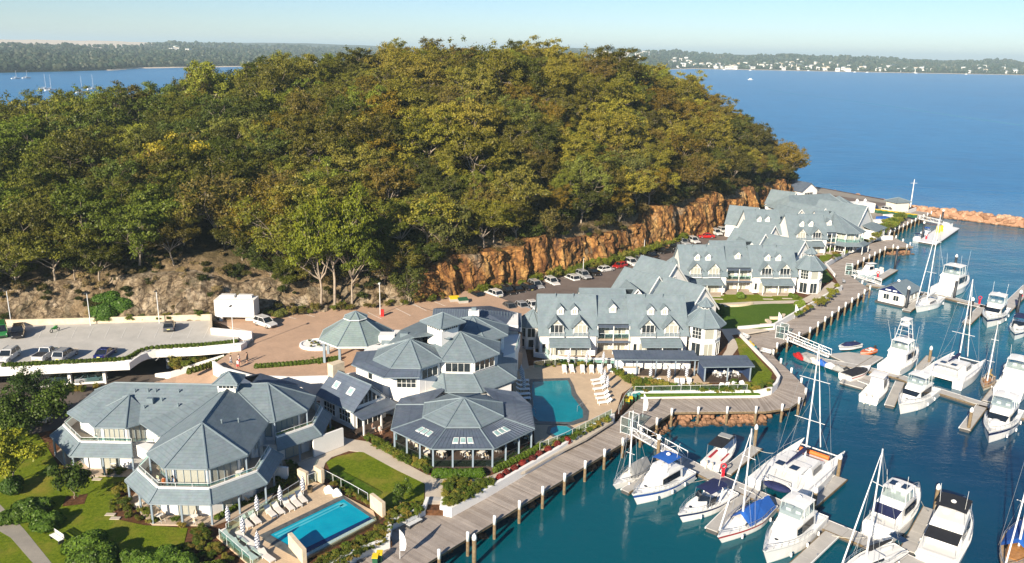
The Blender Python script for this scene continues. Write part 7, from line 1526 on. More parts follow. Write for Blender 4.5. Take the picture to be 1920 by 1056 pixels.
def fenders(par, L, B, F, side=1, n=3):
    for i in range(n): t = .25+.5*i/max(1, n-1); y = side*(hull_b(t, B)+.12); MB().lathe((-L/2+L*t, y, F*.35), [(.02,0),(.12,.08),(.12,.5),(.02,.6)], 7).build('fender', M['cwhite'], par)
def canopy(par, name, x0, x1, w, z0, mat, crown=.18, legs=None, pm='steel'):
    o = MB().loft([[(x, w*y, z0-abs(y)**2.5*crown+(.0 if 0 < k < 3 else -.06)) for y in (-1,-.7,-.3,.3,.7,1)]+[(x, w*y, z0-abs(y)**2.5*crown-.05) for y in (1,.7,.3,-.3,-.7,-1)] for k, x in enumerate((x0, x0+(x1-x0)*.3, x0+(x1-x0)*.7, x1))]).build(name, M[mat], par)
    if legs is not None:
        f = MB()
        for x in (x0+.1, x1-.1):
            for s in (-1, 1): f.tube((x, s*w*.95, z0-crown), (x+(.3 if x > (x0+x1)/2 else -.1), s*w, legs), .025, n=4)
        stuff(f.build('canopy_frame', M[pm], o))
    return o
def glass_band(par, name, st, mat='bglass'):
    """windows wrapped round a cabin: list of (x, half width, z0, z1) along one side; mirrored"""
    for s in (-1, 1):
        mb = MB(); mb.loft([[(x,s*(w+.015),a),(x,s*(w-.06),b),(x,s*(w-.1),b),(x,s*(w-.1),a)] for x, w, a, b in st]); mb.build(name, M[mat], par)
def boat(kind, bow, stern, lab, B=None, LL=None, **kw):
    b, s = A2(*bow, 0), A2(*stern, 0); L = math.dist(b, s)
    if LL: f = LL/L; (b, s) = (b, lerp2(b, s, f)) if b[1] < s[1] else (lerp2(s, b, f), s); L = LL
    c = ((b[0]+s[0])/2, (b[1]+s[1])/2); an = math.atan2(b[1]-s[1], b[0]-s[0])
    names = dict(cruiser=('motor_cruiser','motor boat'), fly=('flybridge_cruiser','motor boat'), yacht=('sailing_yacht','yacht'), cat=('sailing_catamaran','catamaran'), run=('runabout','motor boat'), out=('outboard_boat','motor boat'), fish=('game_fishing_boat','motor boat'))
    t = thing(names[kind][0], lab, names[kind][1], (*c, 0), an, 'boats moored in the marina'); BOAT[kind](t, L, B, **kw); return t
def b_cruiser(t, L, B, top='cnavy', stripe='navyh', F=None, glass='bglass', arch=True, rear=None):
    B = B or L*.31; F = F or L*.115; _, dk, _ = hull(t, L, B, F, stripe); dk.build('deck', M['gel'], t); d = F
    cabin_block(t, 'cabin', [(L*.08,B*.34,d-.1,d+L*.075,B*.26),(L*.2,B*.31,d-.05,d+L*.062,B*.22),(L*.36,B*.16,d+.02,d+L*.03,B*.1)])
    MB().box(-L*.44,-B*.38,d-.55,L*.08,B*.38,d-.45).build('cockpit_sole', M['teak'], t); MB().box(-L*.45,-B*.41,d-.4,L*.07,-B*.35,d+.12).box(-L*.45,B*.35,d-.4,L*.07,B*.41,d+.12).box(-L*.45,-B*.35,d-.4,-L*.42,B*.35,d+.08).build('coaming', M['gel'], t)
    for s in (-1, 1): MB().box(-L*.05,s*B*.2-.28,d-.45,L*.0,s*B*.2+.28,d+.35).build('helm_seat', M['cwhite'], t)
    MB().box(-L*.40,-B*.33,d-.4,-L*.33,B*.33,d-.02).build('bench_seat', M['cwhite'], t)
    MB().add([(L*.09,-B*.37,d+.05),(L*.09,B*.37,d+.05),(L*.02,B*.35,d+L*.115),(L*.02,-B*.35,d+L*.115),(-L*.06,B*.37,d+.05),(-L*.08,B*.35,d+L*.105),(-L*.06,-B*.37,d+.05),(-L*.08,-B*.35,d+L*.105),(L*.17,0,d+L*.055),(L*.07,0,d+L*.125)], [(0,8,9,3),(8,1,2,9),(1,4,5,2),(6,0,3,7)]).build('windscreen', M[glass], t)
    if arch: MB().path([(-L*.12,-B*.4,d),(-L*.18,-B*.37,d+L*.17),(-L*.18,B*.37,d+L*.17),(-L*.12,B*.4,d)], .1, 6).build('radar_arch', M['gel'], t)
    if top: canopy(t, 'bimini', -L*.3, L*.06, B*.37, d+L*.19, top, .15, d+.1)
    if rear: MB().sheet([(-L*.42,-B*.36,d+.25),(-L*.42,B*.36,d+.25),(-L*.2,B*.36,d+L*.12),(-L*.2,-B*.36,d+L*.12)], .05).build('cockpit_cover', M[rear], t)
    MB().box(-L*.54,-B*.4,.25,-L*.47,B*.4,.38).build('swim_platform', M['gel'], t); bowrail(t, L, B, F, .42); MB().lathe((L*.29,0,d+L*.045), [(.22,0),(.22,.05),(.02,.07)], 10).build('deck_hatch', M['bglass'], t)
    MB().tube((-L*.16,B*.2,d+L*.17), (-L*.2,B*.2,d+L*.17+2), .02, n=3).build('aerial', M['whitep'], t); fenders(t, L, B, F, 1, 2)
def b_fly(t, L, B, top='cwhite', stripe='navyh', encl=True, F=None, dark=True, solar=False, blue=False, rear=None, black_top=False, tender=False, open_fly=False):
    B = B or L*.33; F = F or L*.13; _, dk, _ = hull(t, L, B, F, stripe); dk.build('deck', M['gel'], t); d = F; h1 = d+L*.135
    cabin_block(t, 'saloon', [(-L*.26,B*.38,d-.1,h1,B*.34),(L*.02,B*.38,d-.1,h1,B*.34),(L*.1,B*.36,d-.05,h1*.98,B*.3),(L*.22,B*.29,d,d+L*.06,B*.22),(L*.36,B*.15,d+.05,d+L*.03,B*.1)])
    glass_band(t, 'saloon_window', [(-L*.2,B*.385,d+L*.05,h1-.18),(-L*.09,B*.385,d+L*.05,h1-.16),(L*.04,B*.385,d+L*.05,h1-.16),(L*.11,B*.362,d+L*.055,h1-.3)])
    MB().add([(L*.125,-B*.31,h1-.25),(L*.125,B*.31,h1-.25),(L*.205,B*.27,d+L*.072),(L*.205,-B*.27,d+L*.072)], [(0,1,2,3)]).build('windscreen', M['bglass' if dark else 'cwhite'], t)
    cabin_block(t, 'flybridge', [(-L*.28,B*.37,h1,h1+.12,B*.37),(-L*.2,B*.38,h1,h1+.55,B*.36),(L*.02,B*.36,h1,h1+.75,B*.33),(L*.1,B*.27,h1-.05,h1+.6,B*.24)])
    ht = h1+L*.15
    if encl:
        mb = MB().loft([[(x,-w,z),(x,w,z)] for x, w, z in ((-L*.2,B*.35,h1+.5),(-L*.2,B*.32,ht))], closed=False, cap0=False, cap1=False)
        for s in (-1, 1): mb.add([(-L*.2,s*B*.355,h1+.5),(L*.05,s*B*.345,h1+.65),(L*.0,s*B*.31,ht),(-L*.2,s*B*.32,ht)], [(0,1,2,3)])
        mb.add([(L*.07,-B*.31,h1+.6),(L*.07,B*.31,h1+.6),(0,B*.31,ht),(0,-B*.31,ht)], [(0,1,2,3)]); mb.build('clear_screens', M['clear'], t)
        fr = MB()
        for s in (-1, 1):
            for x in (-L*.2,-L*.1,0): fr.tube((x+.0,s*B*.35,h1+.5), (x,s*B*.315,ht), .05, n=4)
        stuff(fr.build('screen_frame', M['cwhite'], t))
    for s in (-1, 1): MB().box(-L*.08,s*B*.14-.3,h1+.1,-L*.02,s*B*.14+.3,h1+1.0).build('helm_seat', M['cwhite'], t)
    canopy(t, 'bimini' if not encl else 'hardtop', -L*.22, L*.03, B*.35, ht+.1, top, .14, None if encl else h1+.4)
    if solar:
        for s in (-1, 1): MB().obox((-L*.09,s*B*.17,ht+.12), (L*.1,B*.17,.05)).build('solar_panel', M['solar'], t)
    MB().box(-L*.44,-B*.4,d-.5,-L*.26,B*.4,d-.42).build('cockpit_sole', M['teak'], t); MB().box(-L*.46,-B*.42,d-.45,-L*.26,-B*.37,d+.1).box(-L*.46,B*.37,d-.45,-L*.26,B*.42,d+.1).box(-L*.46,-B*.37,d-.45,-L*.43,B*.37,d+.1).build('coaming', M['gel'], t)
    if rear: MB().sheet([(-L*.44,-B*.37,h1-.25),(-L*.44,B*.37,h1-.25),(-L*.22,B*.36,h1+.1),(-L*.22,-B*.36,h1+.1)], .05).build('cockpit_awning', M[rear], t); MB().tube((-L*.43,-B*.36,d), (-L*.43,-B*.36,h1-.25), .03, n=4).tube((-L*.43,B*.36,d), (-L*.43,B*.36,h1-.25), .03, n=4).build('awning_pole', M['steel'], t)
    MB().box(-L*.54,-B*.42,.25,-L*.47,B*.42,.38).build('swim_platform', M['gel'], t); bowrail(t, L, B, F, .38); fenders(t, L, B, F, 1, 3); MB().lathe((L*.27,0,d+L*.045), [(.28,0),(.28,.05),(.02,.07)], 10).build('deck_hatch', M['bglass'], t)
    ae = MB()
    for s in (-1, 1): ae.tube((-L*.16,s*B*.28,ht), (-L*.19,s*B*.3,ht+L*.17), .022, n=3)
    ae.build('aerial', M['whitep'], t); MB().lathe((-L*.12,0,ht+.2), [(.28,0),(.3,.12),(.12,.26),(.02,.28)], 10).build('radar_dome', M['whitep'], t); MB().obox((L*.49,0,d*1.33), (L*.05,.3,.12)).build('anchor_roller', M['steel'], t)
    if tender: MB().ell((L*.27,0,d+L*.07), (L*.1,B*.16,.3), 10, 5).build('tender', M['cwhite'], t)
def b_yacht(t, L, B, mast=1.3, cover='cblue', tent=None, stripe='navyh', mat='gel', wood=False, dodger=None, jib=True, mx=.06, solar=False, boomc=None):
    B = B or L*.3; F = L*.095; _, dk, _ = hull(t, L, B, F, stripe, tr=.62, full=.35, sheer=.25, mat=mat); dk.build('deck', M['teak' if wood else 'gel'], t); d = F
    cabin_block(t, 'coachroof', [(-L*.12,B*.28,d-.05,d+L*.045,B*.24),(L*.1,B*.27,d-.03,d+L*.042,B*.22),(L*.26,B*.17,d+.03,d+L*.02,B*.12)], 'wood' if wood else 'gel')
    glass_band(t, 'cabin_window', [(-L*.1,B*.285,d+.1,d+L*.033),(L*.02,B*.285,d+.1,d+L*.033),(L*.12,B*.27,d+.1,d+L*.03)])
    MB().box(-L*.4,-B*.2,d-.4,-L*.13,B*.2,d-.32).build('cockpit_sole', M['teak'], t); MB().box(-L*.4,-B*.26,d-.3,-L*.13,-B*.18,d+.14).box(-L*.4,B*.18,d-.3,-L*.13,B*.26,d+.14).build('coaming', M['wood' if wood else 'gel'], t)
    MB().tube((-L*.34,0,d-.3), (-L*.34,0,d+.6), .05, n=5).build('wheel_pedestal', M['steel'], t)
    if tent: MB().loft([[(x, w*y, d+.12+hh*(1-abs(y))) for y in (-1,-.5,0,.5,1)] for x, w, hh in ((-L*.45,B*.34,1.15),(-L*.2,B*.45,1.5),(L*.05,B*.42,1.45),(L*.1,B*.4,1.1))], closed=False, cap0=False, cap1=False).build('boom_tent', M[tent], t)
    if dodger: canopy(t, 'dodger', -L*.2, -L*.08, B*.26, d+1.2, dodger, .3, d+.1)
    if solar: MB().obox((-L*.42,0,d+1.5), (L*.1,B*.6,.05)).build('solar_panel', M['solar'], t)
    bowrail(t, L, B, F, .05, .55, .35, .62, 'lifelines'); rig(t, L*mx, L*mast, L, B, F, .40, None if tent else (boomc or cover), jib); fenders(t, L, B, F, 1, 2)
def b_cat(t, L, B, cover='cnavy', mast=1.45, orange=False, tender=True):
    B = B or L*.54; F = L*.115
    for s in (-1, 1): _, dk, _ = hull(t, L, B*.27, F, 'gel', off=s*B*.365, tr=.85, full=.3); dk.build('hull_deck', M['gel'], t)
    d = F; MB().box(-L*.42,-B*.3,d*.55,L*.3,B*.3,d+.02).build('bridge_deck', M['gel'], t)
    cabin_block(t, 'saloon', [(-L*.16,B*.34,d,d+L*.1,B*.29),(L*.06,B*.33,d,d+L*.095,B*.27),(L*.26,B*.24,d,d+.12,B*.18)]); glass_band(t, 'saloon_window', [(-L*.13,B*.33,d+.4,d+L*.08),(L*.05,B*.32,d+.4,d+L*.075)]); MB().add([(L*.09,-B*.25,d+L*.09),(L*.09,B*.25,d+L*.09),(L*.19,B*.21,d+.62),(L*.19,-B*.21,d+.62)], [(0,1,2,3)]).build('windscreen', M['bglass'], t)
    canopy(t, 'cockpit_roof', -L*.4, -L*.14, B*.28, d+L*.13, 'cwhite', .1, d)
    for s in (-.4,.4): MB().obox((-L*.3,s*B*.3,d+L*.13+.05), (L*.08,B*.13,.05)).build('solar_panel', M['solar'], t)
    n = MB(); [n.wall((L*.31+i*L*.018,-B*.25), (L*.31+i*L*.018,B*.25), d*.9, d*.93, .03) for i in range(8)]; [n.wall((L*.30,-B*.24+i*B*.08), (L*.44,-B*.24+i*B*.08), d*.9, d*.93, .03) for i in range(7)]; n.build('trampoline_net', M['dark'], t); MB().tube((L*.44,-B*.36,d*1.05), (L*.44,B*.36,d*1.05), .1, n=7).build('cross_beam', M['mast'], t)
    if orange: MB().tube((L*.3,-B*.26,d+.4), (L*.3,B*.26,d+.4), .3, n=8).build('rolled_sail', M['orange'], t)
    if tender: MB().ell((-L*.48,0,d*.95), (L*.06,B*.24,.42), 12, 6).build('tender', M['cnavy'], t); MB().path([(-L*.42,-B*.2,d),(-L*.5,-B*.2,d+1.1),(-L*.5,B*.2,d+1.1),(-L*.42,B*.2,d)], .05, 5).build('davits', M['steel'], t)
    r_ = MB()
    for s in (-1, 1): r_.path([(-L*.42,s*B*.48,d+.7),(L*.2,s*B*.48,d+.7),(L*.46,s*B*.38,d+.9)], .025, 4); [r_.tube((x,s*B*.48,d-.05), (x,s*B*.48,d+.7), .02, n=4) for x in np.linspace(-L*.42,L*.2,6)]
    stuff(r_.build('lifelines', M['steel'], t)); rig(t, L*.08, L*mast, L, B, d+L*.05, .42, cover, True, 2, stern=-.4, bow=.44, jz=d*1.05+.55)
def b_run(t, L, B, cover='cnavy', stripe='navyh', mat='gel', seats=False, hood=None, engine=False):
    B = B or L*.38; F = L*.13; _, dk, _ = hull(t, L, B, F, stripe, mat=mat, tr=.92, full=.4, sheer=.2); dk.build('deck', M[mat], t); d = F
    if cover: MB().loft([[(x, w*y, d+.03+hh*(1-y*y)) for y in (-1,-.6,0,.6,1)] for x, w, hh in ((-L*.46,B*.42,.1),(-L*.2,B*.46,.35),(L*.05,B*.44,.6),(L*.18,B*.36,.35),(L*.32,B*.2,.05))], closed=False, cap0=False, cap1=False).build('boat_cover', M[cover], t)
    else:
        MB().box(-L*.42,-B*.33,d-.35,L*.05,B*.33,d-.25).build('cockpit_sole', M['teak'], t); MB().add([(L*.08,-B*.33,d),(L*.08,B*.33,d),(0,B*.3,d+.5),(0,-B*.3,d+.5)], [(0,1,2,3)]).build('windscreen', M['clear'], t)
        for x in (-L*.05,-L*.3): MB().box(x-.25,-B*.28,d-.3,x+.2,B*.28,d+.15).build('bench_seat', M['cwhite'], t)
    if hood: canopy(t, 'hood', -L*.3, L*.05, B*.4, d+L*.2, hood, .12, d)
    if engine: outboard(t, -L*.5, 0, d)
def outboard(t, x, y, d): o = MB().loft([[(x+a,y-w,z),(x+a,y+w,z),(x-.35+a,y+w*.8,z),(x-.35+a,y-w*.8,z)] for a, w, z in ((0,.1,-.5),(-.05,.1,d-.1),(-.05,.2,d),(-.05,.22,d+.35),(-.08,.14,d+.55))]).build('outboard', M['gelc' if y else 'plastic'], t)
def b_out(t, L, B, top='cblack', stripe='redh', cabin=False):
    B = B or L*.33; F = L*.125; _, dk, _ = hull(t, L, B, F, stripe, tr=.93, full=.4); dk.build('deck', M['gel'], t); d = F
    MB().box(-L*.42,-B*.36,d-.4,L*.1,B*.36,d-.3).build('cockpit_sole', M['cgrey'], t); MB().box(-L*.45,-B*.41,d-.4,L*.1,-B*.35,d+.1).box(-L*.45,B*.35,d-.4,L*.1,B*.41,d+.1).build('coaming', M['gel'], t)
    for s in (-1, 1): MB().box(-L*.3,s*B*.3-.2,d-.3,L*.0,s*B*.3+.15,d+.08).build('side_seat', M['redh' if not cabin else 'cwhite'], t); outboard(t, -L*.52, s*B*.14, d)
    cabin_block(t, 'console', [(-L*.02,B*.2,d-.3,d+.7,B*.18),(L*.08,B*.2,d-.3,d+.6,B*.16)] if not cabin else [(-L*.1,B*.36,d-.1,d+L*.2,B*.31),(L*.08,B*.35,d-.1,d+L*.19,B*.29),(L*.2,B*.28,d,d+L*.06,B*.2),(L*.34,B*.15,d,d+.1,B*.1)])
    if cabin: glass_band(t, 'cabin_window', [(-L*.08,B*.36,d+.45,d+L*.17),(L*.08,B*.345,d+.45,d+L*.165)]); MB().add([(L*.09,-B*.29,d+L*.18),(L*.09,B*.29,d+L*.18),(L*.17,B*.25,d+L*.08),(L*.17,-B*.25,d+L*.08)], [(0,1,2,3)]).build('windscreen', M['bglass'], t)
    canopy(t, 't_top' if not cabin else 'hardtop', -L*(.22 if cabin else .38), L*.12, B*.36, d+L*.26, top, .06, d-.2 if not cabin else None); 
    if not cabin: MB().box(-L*.02,-B*.3,d+L*.262,L*.12,B*.3,d+L*.275).build('top_panel', M['cgrey'], t)
    bowrail(t, L, B, F, .5, .5)
def b_fish(t, L, B, tower=True, F=None):
    b_fly(t, L, B, 'cwhite', 'gel', True, F, dark=False); B = B or L*.33; F = F or L*.13; h = F+L*.30
    if tower:
        T = MB()
        for x in (-L*.2, L*.02):
            for s in (-1, 1): T.tube((x,s*B*.34,F+L*.13), (-L*.09+(x+L*.09)*.45,s*B*.15,h+L*.26), .05, n=5)
        for k in range(5): z = h+L*.26*k/4; w = B*(.26-.11*k/4); T.tube((-L*.16,-w,z), (-L*.16,w,z), .035, n=4); T.tube((-L*.02,-w,z), (-L*.02,w,z), .035, n=4)
        T.build('tuna_tower', M['alu'], t); MB().box(-L*.15,-B*.14,h+L*.2,-L*.03,B*.14,h+L*.215).build('tower_platform', M['gel'], t); MB().box(-L*.16,-B*.16,h+L*.27,-L*.02,B*.16,h+L*.285).build('tower_roof', M['cwhite'], t); MB().box(-L*.05,-B*.1,h+L*.215,-L*.03,B*.1,h+L*.25).build('tower_console', M['gel'], t)
    for s in (-1, 1): MB().tube((-L*.02,s*B*.4,F+.6), (-L*.2,s*B*.62,F+L*.55), .035, .015, 4).build('outrigger', M['alu'], t)
BOAT = dict(cruiser=b_cruiser, fly=b_fly, yacht=b_yacht, cat=b_cat, run=b_run, out=b_out, fish=b_fish)
boat('yacht', (1150,921), (1214,879), 'small yacht under a grey cockpit cover nearest the promenade', tent='cgrey', mast=1.15, stripe='gel', jib=False)
boat('fly', (1186,951), (1284,895), 'white cruiser with royal blue bimini and blue hull stripe', top='cblue', stripe='blueh', encl=False, dark=False)
boat('cruiser', (1272,984), (1366,932), 'white sports cruiser with navy bimini and navy hull line', top='cnavy')
boat('yacht', (1345,1024), (1442,957), 'sloop under a bright blue boom tent', tent='cblue', mast=1.05, stripe='redh')
boat('out', (1377,840), (1330,884), 'open boat with black top and red side seats and twin outboards', top='cblack')
boat('cat', (1540,862), (1452,935), 'large white catamaran with orange roll and navy sail cover', orange=True, mast=1.12)
boat('fly', (1430,1064), (1522,980), 'big white flybridge cruiser with clear screens at the bottom of the basin', stripe='gel', dark=False)
boat('fly', (1726,932), (1643,1012), 'cruiser with solar panels and navy cockpit awning', LL=12.5, solar=True, rear='cnavy', stripe='gel')
boat('fly', (1816,938), (1752,1066), 'wide white cruiser with black bimini at the bottom edge', LL=15, B=4.7, top='cblack', stripe='gel', rear='cblack', F=1.3, encl=False)
boat('yacht', (1573,1088), (1688,1040), 'yacht with furled black sail and solar panel cut by the bottom edge', cover='cblack', solar=True, mast=1.35, mx=.1)
boat('yacht', (1878,1094), (1935,1000), 'weathered ketch with blue canvas at the bottom right corner', cover='cnavy', tent='cblue', mast=1.25, wood=True, mat='gelc')
boat('fish', (1728,662), (1664,703), 'white game fishing boat with tall tuna tower', LL=13.5, F=1.55)
boat('fly', (1683,780), (1748,735), 'white cruiser with dark windscreen and bow hatch in the middle row', LL=12.5, stripe='gel')
boat('out', (1674,709), (1627,757), 'small white hardtop boat with black outboards', LL=10, top='cwhite', stripe='gel', cabin=True)
boat('cat', (1832,674), (1763,722), 'white sailing catamaran with navy sail cover in the middle row', LL=13.5, mast=1.15, tender=False)
boat('yacht', (1842,735), (1863,704), 'little varnished wooden yacht with tan canvas', LL=7.5, cover='ctan', wood=True, mat='gelc', mast=1.5, stripe='wood', dodger='ctan', jib=False)
boat('fly', (1850,835), (1903,766), 'flybridge boat with a white tender on its foredeck', LL=13.5, stripe='navyh', tender=True, dark=True)
boat('fly', (1938,688), (1886,752), 'tall white boat at the right edge with rows of cabin windows', LL=14.5, stripe='gel', dark=False)
boat('yacht', (1715,588), (1772,560), 'large white sloop beside the floating office', LL=14, mast=1.45, cover='cwhite', stripe='gel', dodger='cgrey')
boat('fish', (1832,524), (1762,556), 'big white sportfisher on the third walkway', LL=17, tower=False, F=1.8)
boat('fly', (1848,617), (1892,568), 'white flybridge boat with navy windscreen near the right edge', LL=14, stripe='navyh')
boat('cruiser', (1900,640), (1934,588), 'navy topped cruiser cut by the right edge', LL=12, top='cnavy', stripe='navyh')
boat('out', (1606,516), (1650,512), 'small white cabin boat with blue cover at the far gangway', top='cwhite', stripe='gel', cabin=True)
def perch(o, z): o.location.z = z; return o
perch(boat('run', (1571,660), (1609,652), 'runabout under a navy cover on the floating platform'), .35); perch(boat('run', (1612,670), (1638,662), 'little orange and white dinghy on the floating platform', cover=None, mat='orange', stripe='gel', engine=True), .35); perch(boat('run', (1630,700), (1583,716), 'black covered ski boat with red trim on a float', cover='cblack', stripe='redh'), .3)
boat('run', (1752,428), (1732,441), 'blue hooded runabout beside the fuel dock', LL=6.5, hood='cblue', cover=None); boat('run', (1773,448), (1756,456), 'white dinghy below the fuel dock', LL=4.5, cover=None, engine=True); boat('run', (1728,440), (1718,452), 'navy runabout at the back of the fuel dock', LL=6.0, hood='cnavy', cover=None)
for i, (x, y, c, w) in enumerate(((1497,671,'redh','red'),(1511,676,'cgrey','grey'),(1525,680,'gelc','beige'),(1540,684,'cblue','blue'),(1557,690,'cwhite','white'),(1572,695,'cgrey','pale grey'),(1588,699,'cblack','black'))):
    t = thing('jet_ski', f'{w} covered jet ski, {ORD[i]} from the middle gangway gate', 'jet ski', A(x, y, .5), R(110)+.1*i, 'jet skis on the low dock'); MB().loft([[(xx,-w_,0.02),(xx,w_,.02),(xx,w_*1.05,.3),(xx,w_*.5,h_),(xx,-w_*.5,h_),(xx,-w_*1.05,.3)] for xx, w_, h_ in ((-1.5,.42,.5),(-.9,.52,.62),(-.2,.55,.85),(.25,.5,1.05),(.8,.42,.6),(1.5,.1,.42))]).build('hull', M[c], t); MB().tube((.2,-.36,1.08), (.2,.36,1.08), .03, n=5).build('handlebar', M['dark'], t)
fo = thing('floating_office', 'floating white office with grey hip roof and navy gable sign', 'houseboat', (*A2(1683,566,0), 0), math.atan2(A2(1706,553,0)[1]-A2(1664,572,0)[1], A2(1706,553,0)[0]-A2(1664,572,0)[0]))
MB().box(-4.6,-3.4,-.3,4.6,3.4,.45).build('pontoon_base', M['float_'], fo); MB().box(-4.2,-2.9,.45,4.2,2.9,3.2).build('wall', M['white'], fo)
roof_part(fo, [[(-4.8,-3.4,3.1),(4.8,-3.4,3.1),(3.2,0,5.0),(-4.8,0,5.0)], [(4.8,3.4,3.1),(-4.8,3.4,3.1),(-4.8,0,5.0),(3.2,0,5.0)], [(4.8,-3.4,3.1),(4.8,3.4,3.1),(3.2,0,5.0)]], 'roof', 'cap', .14); MB().add([(-4.24,-2.9,3.2),(-4.24,2.9,3.2),(-4.24,0,4.75),(-4.6,-2.9,3.2),(-4.6,2.9,3.2),(-4.6,0,4.75)], [(3,4,5),(0,1,4,3),(1,2,5,4),(2,0,3,5)]).build('gable_sign', M['navyh'], fo)
for y, w in ((-.8,.9),(.7,1.2)): MB().obox((-4.63,y,3.62), (.03,w,.28)).build('sign_lettering', M['whitep'], fo)
for y in (-1.1, 1.1): win(fo, -4.2, y, 1.3, 1.2, 1.2, -PI/2, 2)
for x in (-2.4, 0, 2.4): win(fo, x, -2.9, 1.3, 1.6, 1.2, 0, 2)
MB().lathe((0,.4,4.9), [(.35,0),(.35,.2),(.02,.5)], 8).build('roof_dome', M['whitep'], fo)
mb = MB()
for (x0,y0,x1,y1,z0,z1) in ((1290,905,1340,893,1.2,.6),(1365,925,1345,905,1.2,.6),(1405,920,1455,945,1.3,.6),(1440,955,1465,952,1.2,.6),(1620,1008,1560,1004,1.2,.6),(1742,960,1727,940,1.3,.6),(1418,842,1450,850,.7,1.2),(1748,735,1700,715,1.3,.6),(1835,758,1800,745,.6,1.2)):
    a, b = Vector(A(x0,y0,z0)), Vector(A(x1,y1,z1)); P = [a.lerp(b, t)-Vector((0,0,2.0*t*(1-t)*.35)) for t in np.linspace(0,1,7)]; mb = MB().path([tuple(p) for p in P], .03, 4); tag(mb.build('mooring_rope', M['rope']), 'slack pale mooring rope between a moored boat and its pontoon', 'rope', 'mooring ropes')
# ================================================================ breakwater, quay and point
bw = thing('breakwater', 'long breakwater of pinkish brown boulders beyond the fuel dock', 'breakwater', (165,284,0)); BWL = [(140,302),(150,297),(165,285),(186,269),(225,241),(260,216)]
core = MB()
for a, b in zip(BWL[:-1], BWL[1:]):
    d = Vector((b[0]-a[0], b[1]-a[1], 0)).normalized(); nx, ny = -d.y, d.x
    core.loft([[(p[0]+nx*o, p[1]+ny*o, z) for o, z in ((-5.2,-2),(-1.6,2.3),(1.6,2.3),(5.2,-2))] for p in (a, b)])
core.build('core', M['rock'], bw, world=True)
k = 0
for a, b in zip(BWL[:-1], BWL[1:]):
    L = math.dist(a, b); d = ((b[0]-a[0])/L, (b[1]-a[1])/L); n = int(L*3.6)
    for i in range(n):
        if a[0] > 200 and i % 2: continue
        k += 1; t_ = rnd.random(); o_ = rnd.uniform(-4.4, 3.2); x, y = a[0]+d[0]*L*t_-d[1]*o_, a[1]+d[1]*L*t_+d[0]*o_; z = 2.35-max(0, abs(o_)-1.5)*1.15
        if k <= 298: q = obj('boulder', ROCKS[rnd.randrange(6)], bw); q.location = (x-165, y-284, z); s = rnd.uniform(.8,1.5); q.scale = (s, s*rnd.uniform(.7,1), s*rnd.uniform(.65,.9)); q.rotation_euler = (rnd.random()*.6, rnd.random()*.6, rnd.random()*6)
print('boulders', k)
pr = [(rnd.uniform(112,150), 0, 0, 0, 0, 0) for _ in range(0)]
for a, b in (((118,322),(121,340)),((121,340),(108,356)),((108,356),(95,385)),((121,340),(135,325)),((135,325),(147,304)),((147,304),(146,298))):
    L = math.dist(a, b)
    for i in range(int(L*5)): t_ = rnd.random(); x, y = lerp2(a, b, t_); pr.append((x+rnd.uniform(-2.5,2.5), y+rnd.uniform(-2.5,2.5), rnd.uniform(-.2,1.8), rnd.uniform(.6,1.5), rnd.random()*6, rnd.randrange(6)))
joined_rocks(pr, 'shore_rocks', 'dark tumbled rocks round the headland point')
ht = thing('quay_hut', 'small cream hut with grey roof on the far quay', 'hut', A(1681,396,3.0), R(20)); MB().box(-3,-2.2,0,3,2.2,3.6).build('wall', M['gelc'], ht); cone_roof(ht, [(-3.6,-2.8),(3.6,-2.8),(3.6,2.8),(-3.6,2.8)], 3.6, (0,0,4.9), 'roof', 'roof', .14)
sm_ = thing('signal_mast', 'tall white signal mast behind the quay hut', 'mast', A(1707,388,3.0)); MB().tube((0,0,0), (0,0,10), .22, .1, 7).build('pole', M['whitep'], sm_); MB().tube((-1.2,0,8.6), (1.2,0,8.6), .06, n=5).build('yard', M['whitep'], sm_)
qs = thing('quay_shed', 'low white shed with twin roof ventilators beside the skips', 'shed', A(1612,397,3.0), R(15)); MB().box(-4,-2.5,0,4,2.5,3.2).build('wall', M['white'], qs); [MB().lathe((x,0,3.2), [(.4,0),(.4,.6),(.6,.7),(.1,1.3)], 9).build('ventilator', M['whitep'], qs) for x in (-1.6,1.6)]
struct(MB().prism([(100,297),(118,333),(125,335),(143,303),(142.5,293),(131,281),(118,268),(111,262),(108,275),(104,286)], 2.5, 2.935, bottom=False).build('quay_paving', M['grypath']), 'paved far quay behind the cottage roofs')
for i, (x, y) in enumerate(((1645,418),(1655,412),(1668,408))): tag(MB().obox((0,0,.5), (4,2.2,1), .4).build('terrace_block', M['white' if i != 1 else 'cblue']), ('white terrace wall beside the far garden','blue covered stack in the far garden','white planter wall on the far garden terrace')[i], 'wall' if i != 1 else 'stack').location = A(x, y, 2.95)
# ================================================================ far shores
def m_far():
    t = NT('far_land'); P = t.wpos(); c = t.ramp(t.noise(.01, 5, .7, P), [(.3, (.022,.035,.018)), (.7, (.06,.07,.03))]); t.bsdf(c, 1, 0, None, 0); return t.mat
M['far'] = m_far(); M['sand'] = simple('beach_sand', (.62,.52,.40), .95, var=.1, scale=.02)
SKY = np.array([(-300,76),(0,80),(100,82),(200,84),(290,84),(330,79),(380,82),(450,85),(560,87),(640,90),(760,96),(900,99),(1000,96),(1100,93),(1200,94),(1240,96),(1280,98),(1346,103),(1389,107),(1438,103.5),(1490,104),(1573,107),(1640,108.5),(1697,113.5),(1772,116),(1830,114),(1871,113),(1920,119),(2250,122)], float)
SHO = np.array([(-300,143),(0,137),(100,135),(210,132),(260,128),(400,126),(620,122),(800,124),(1000,127),(1230,131),(1300,129),(1500,133),(1700,137),(1920,141),(2250,146)], float)
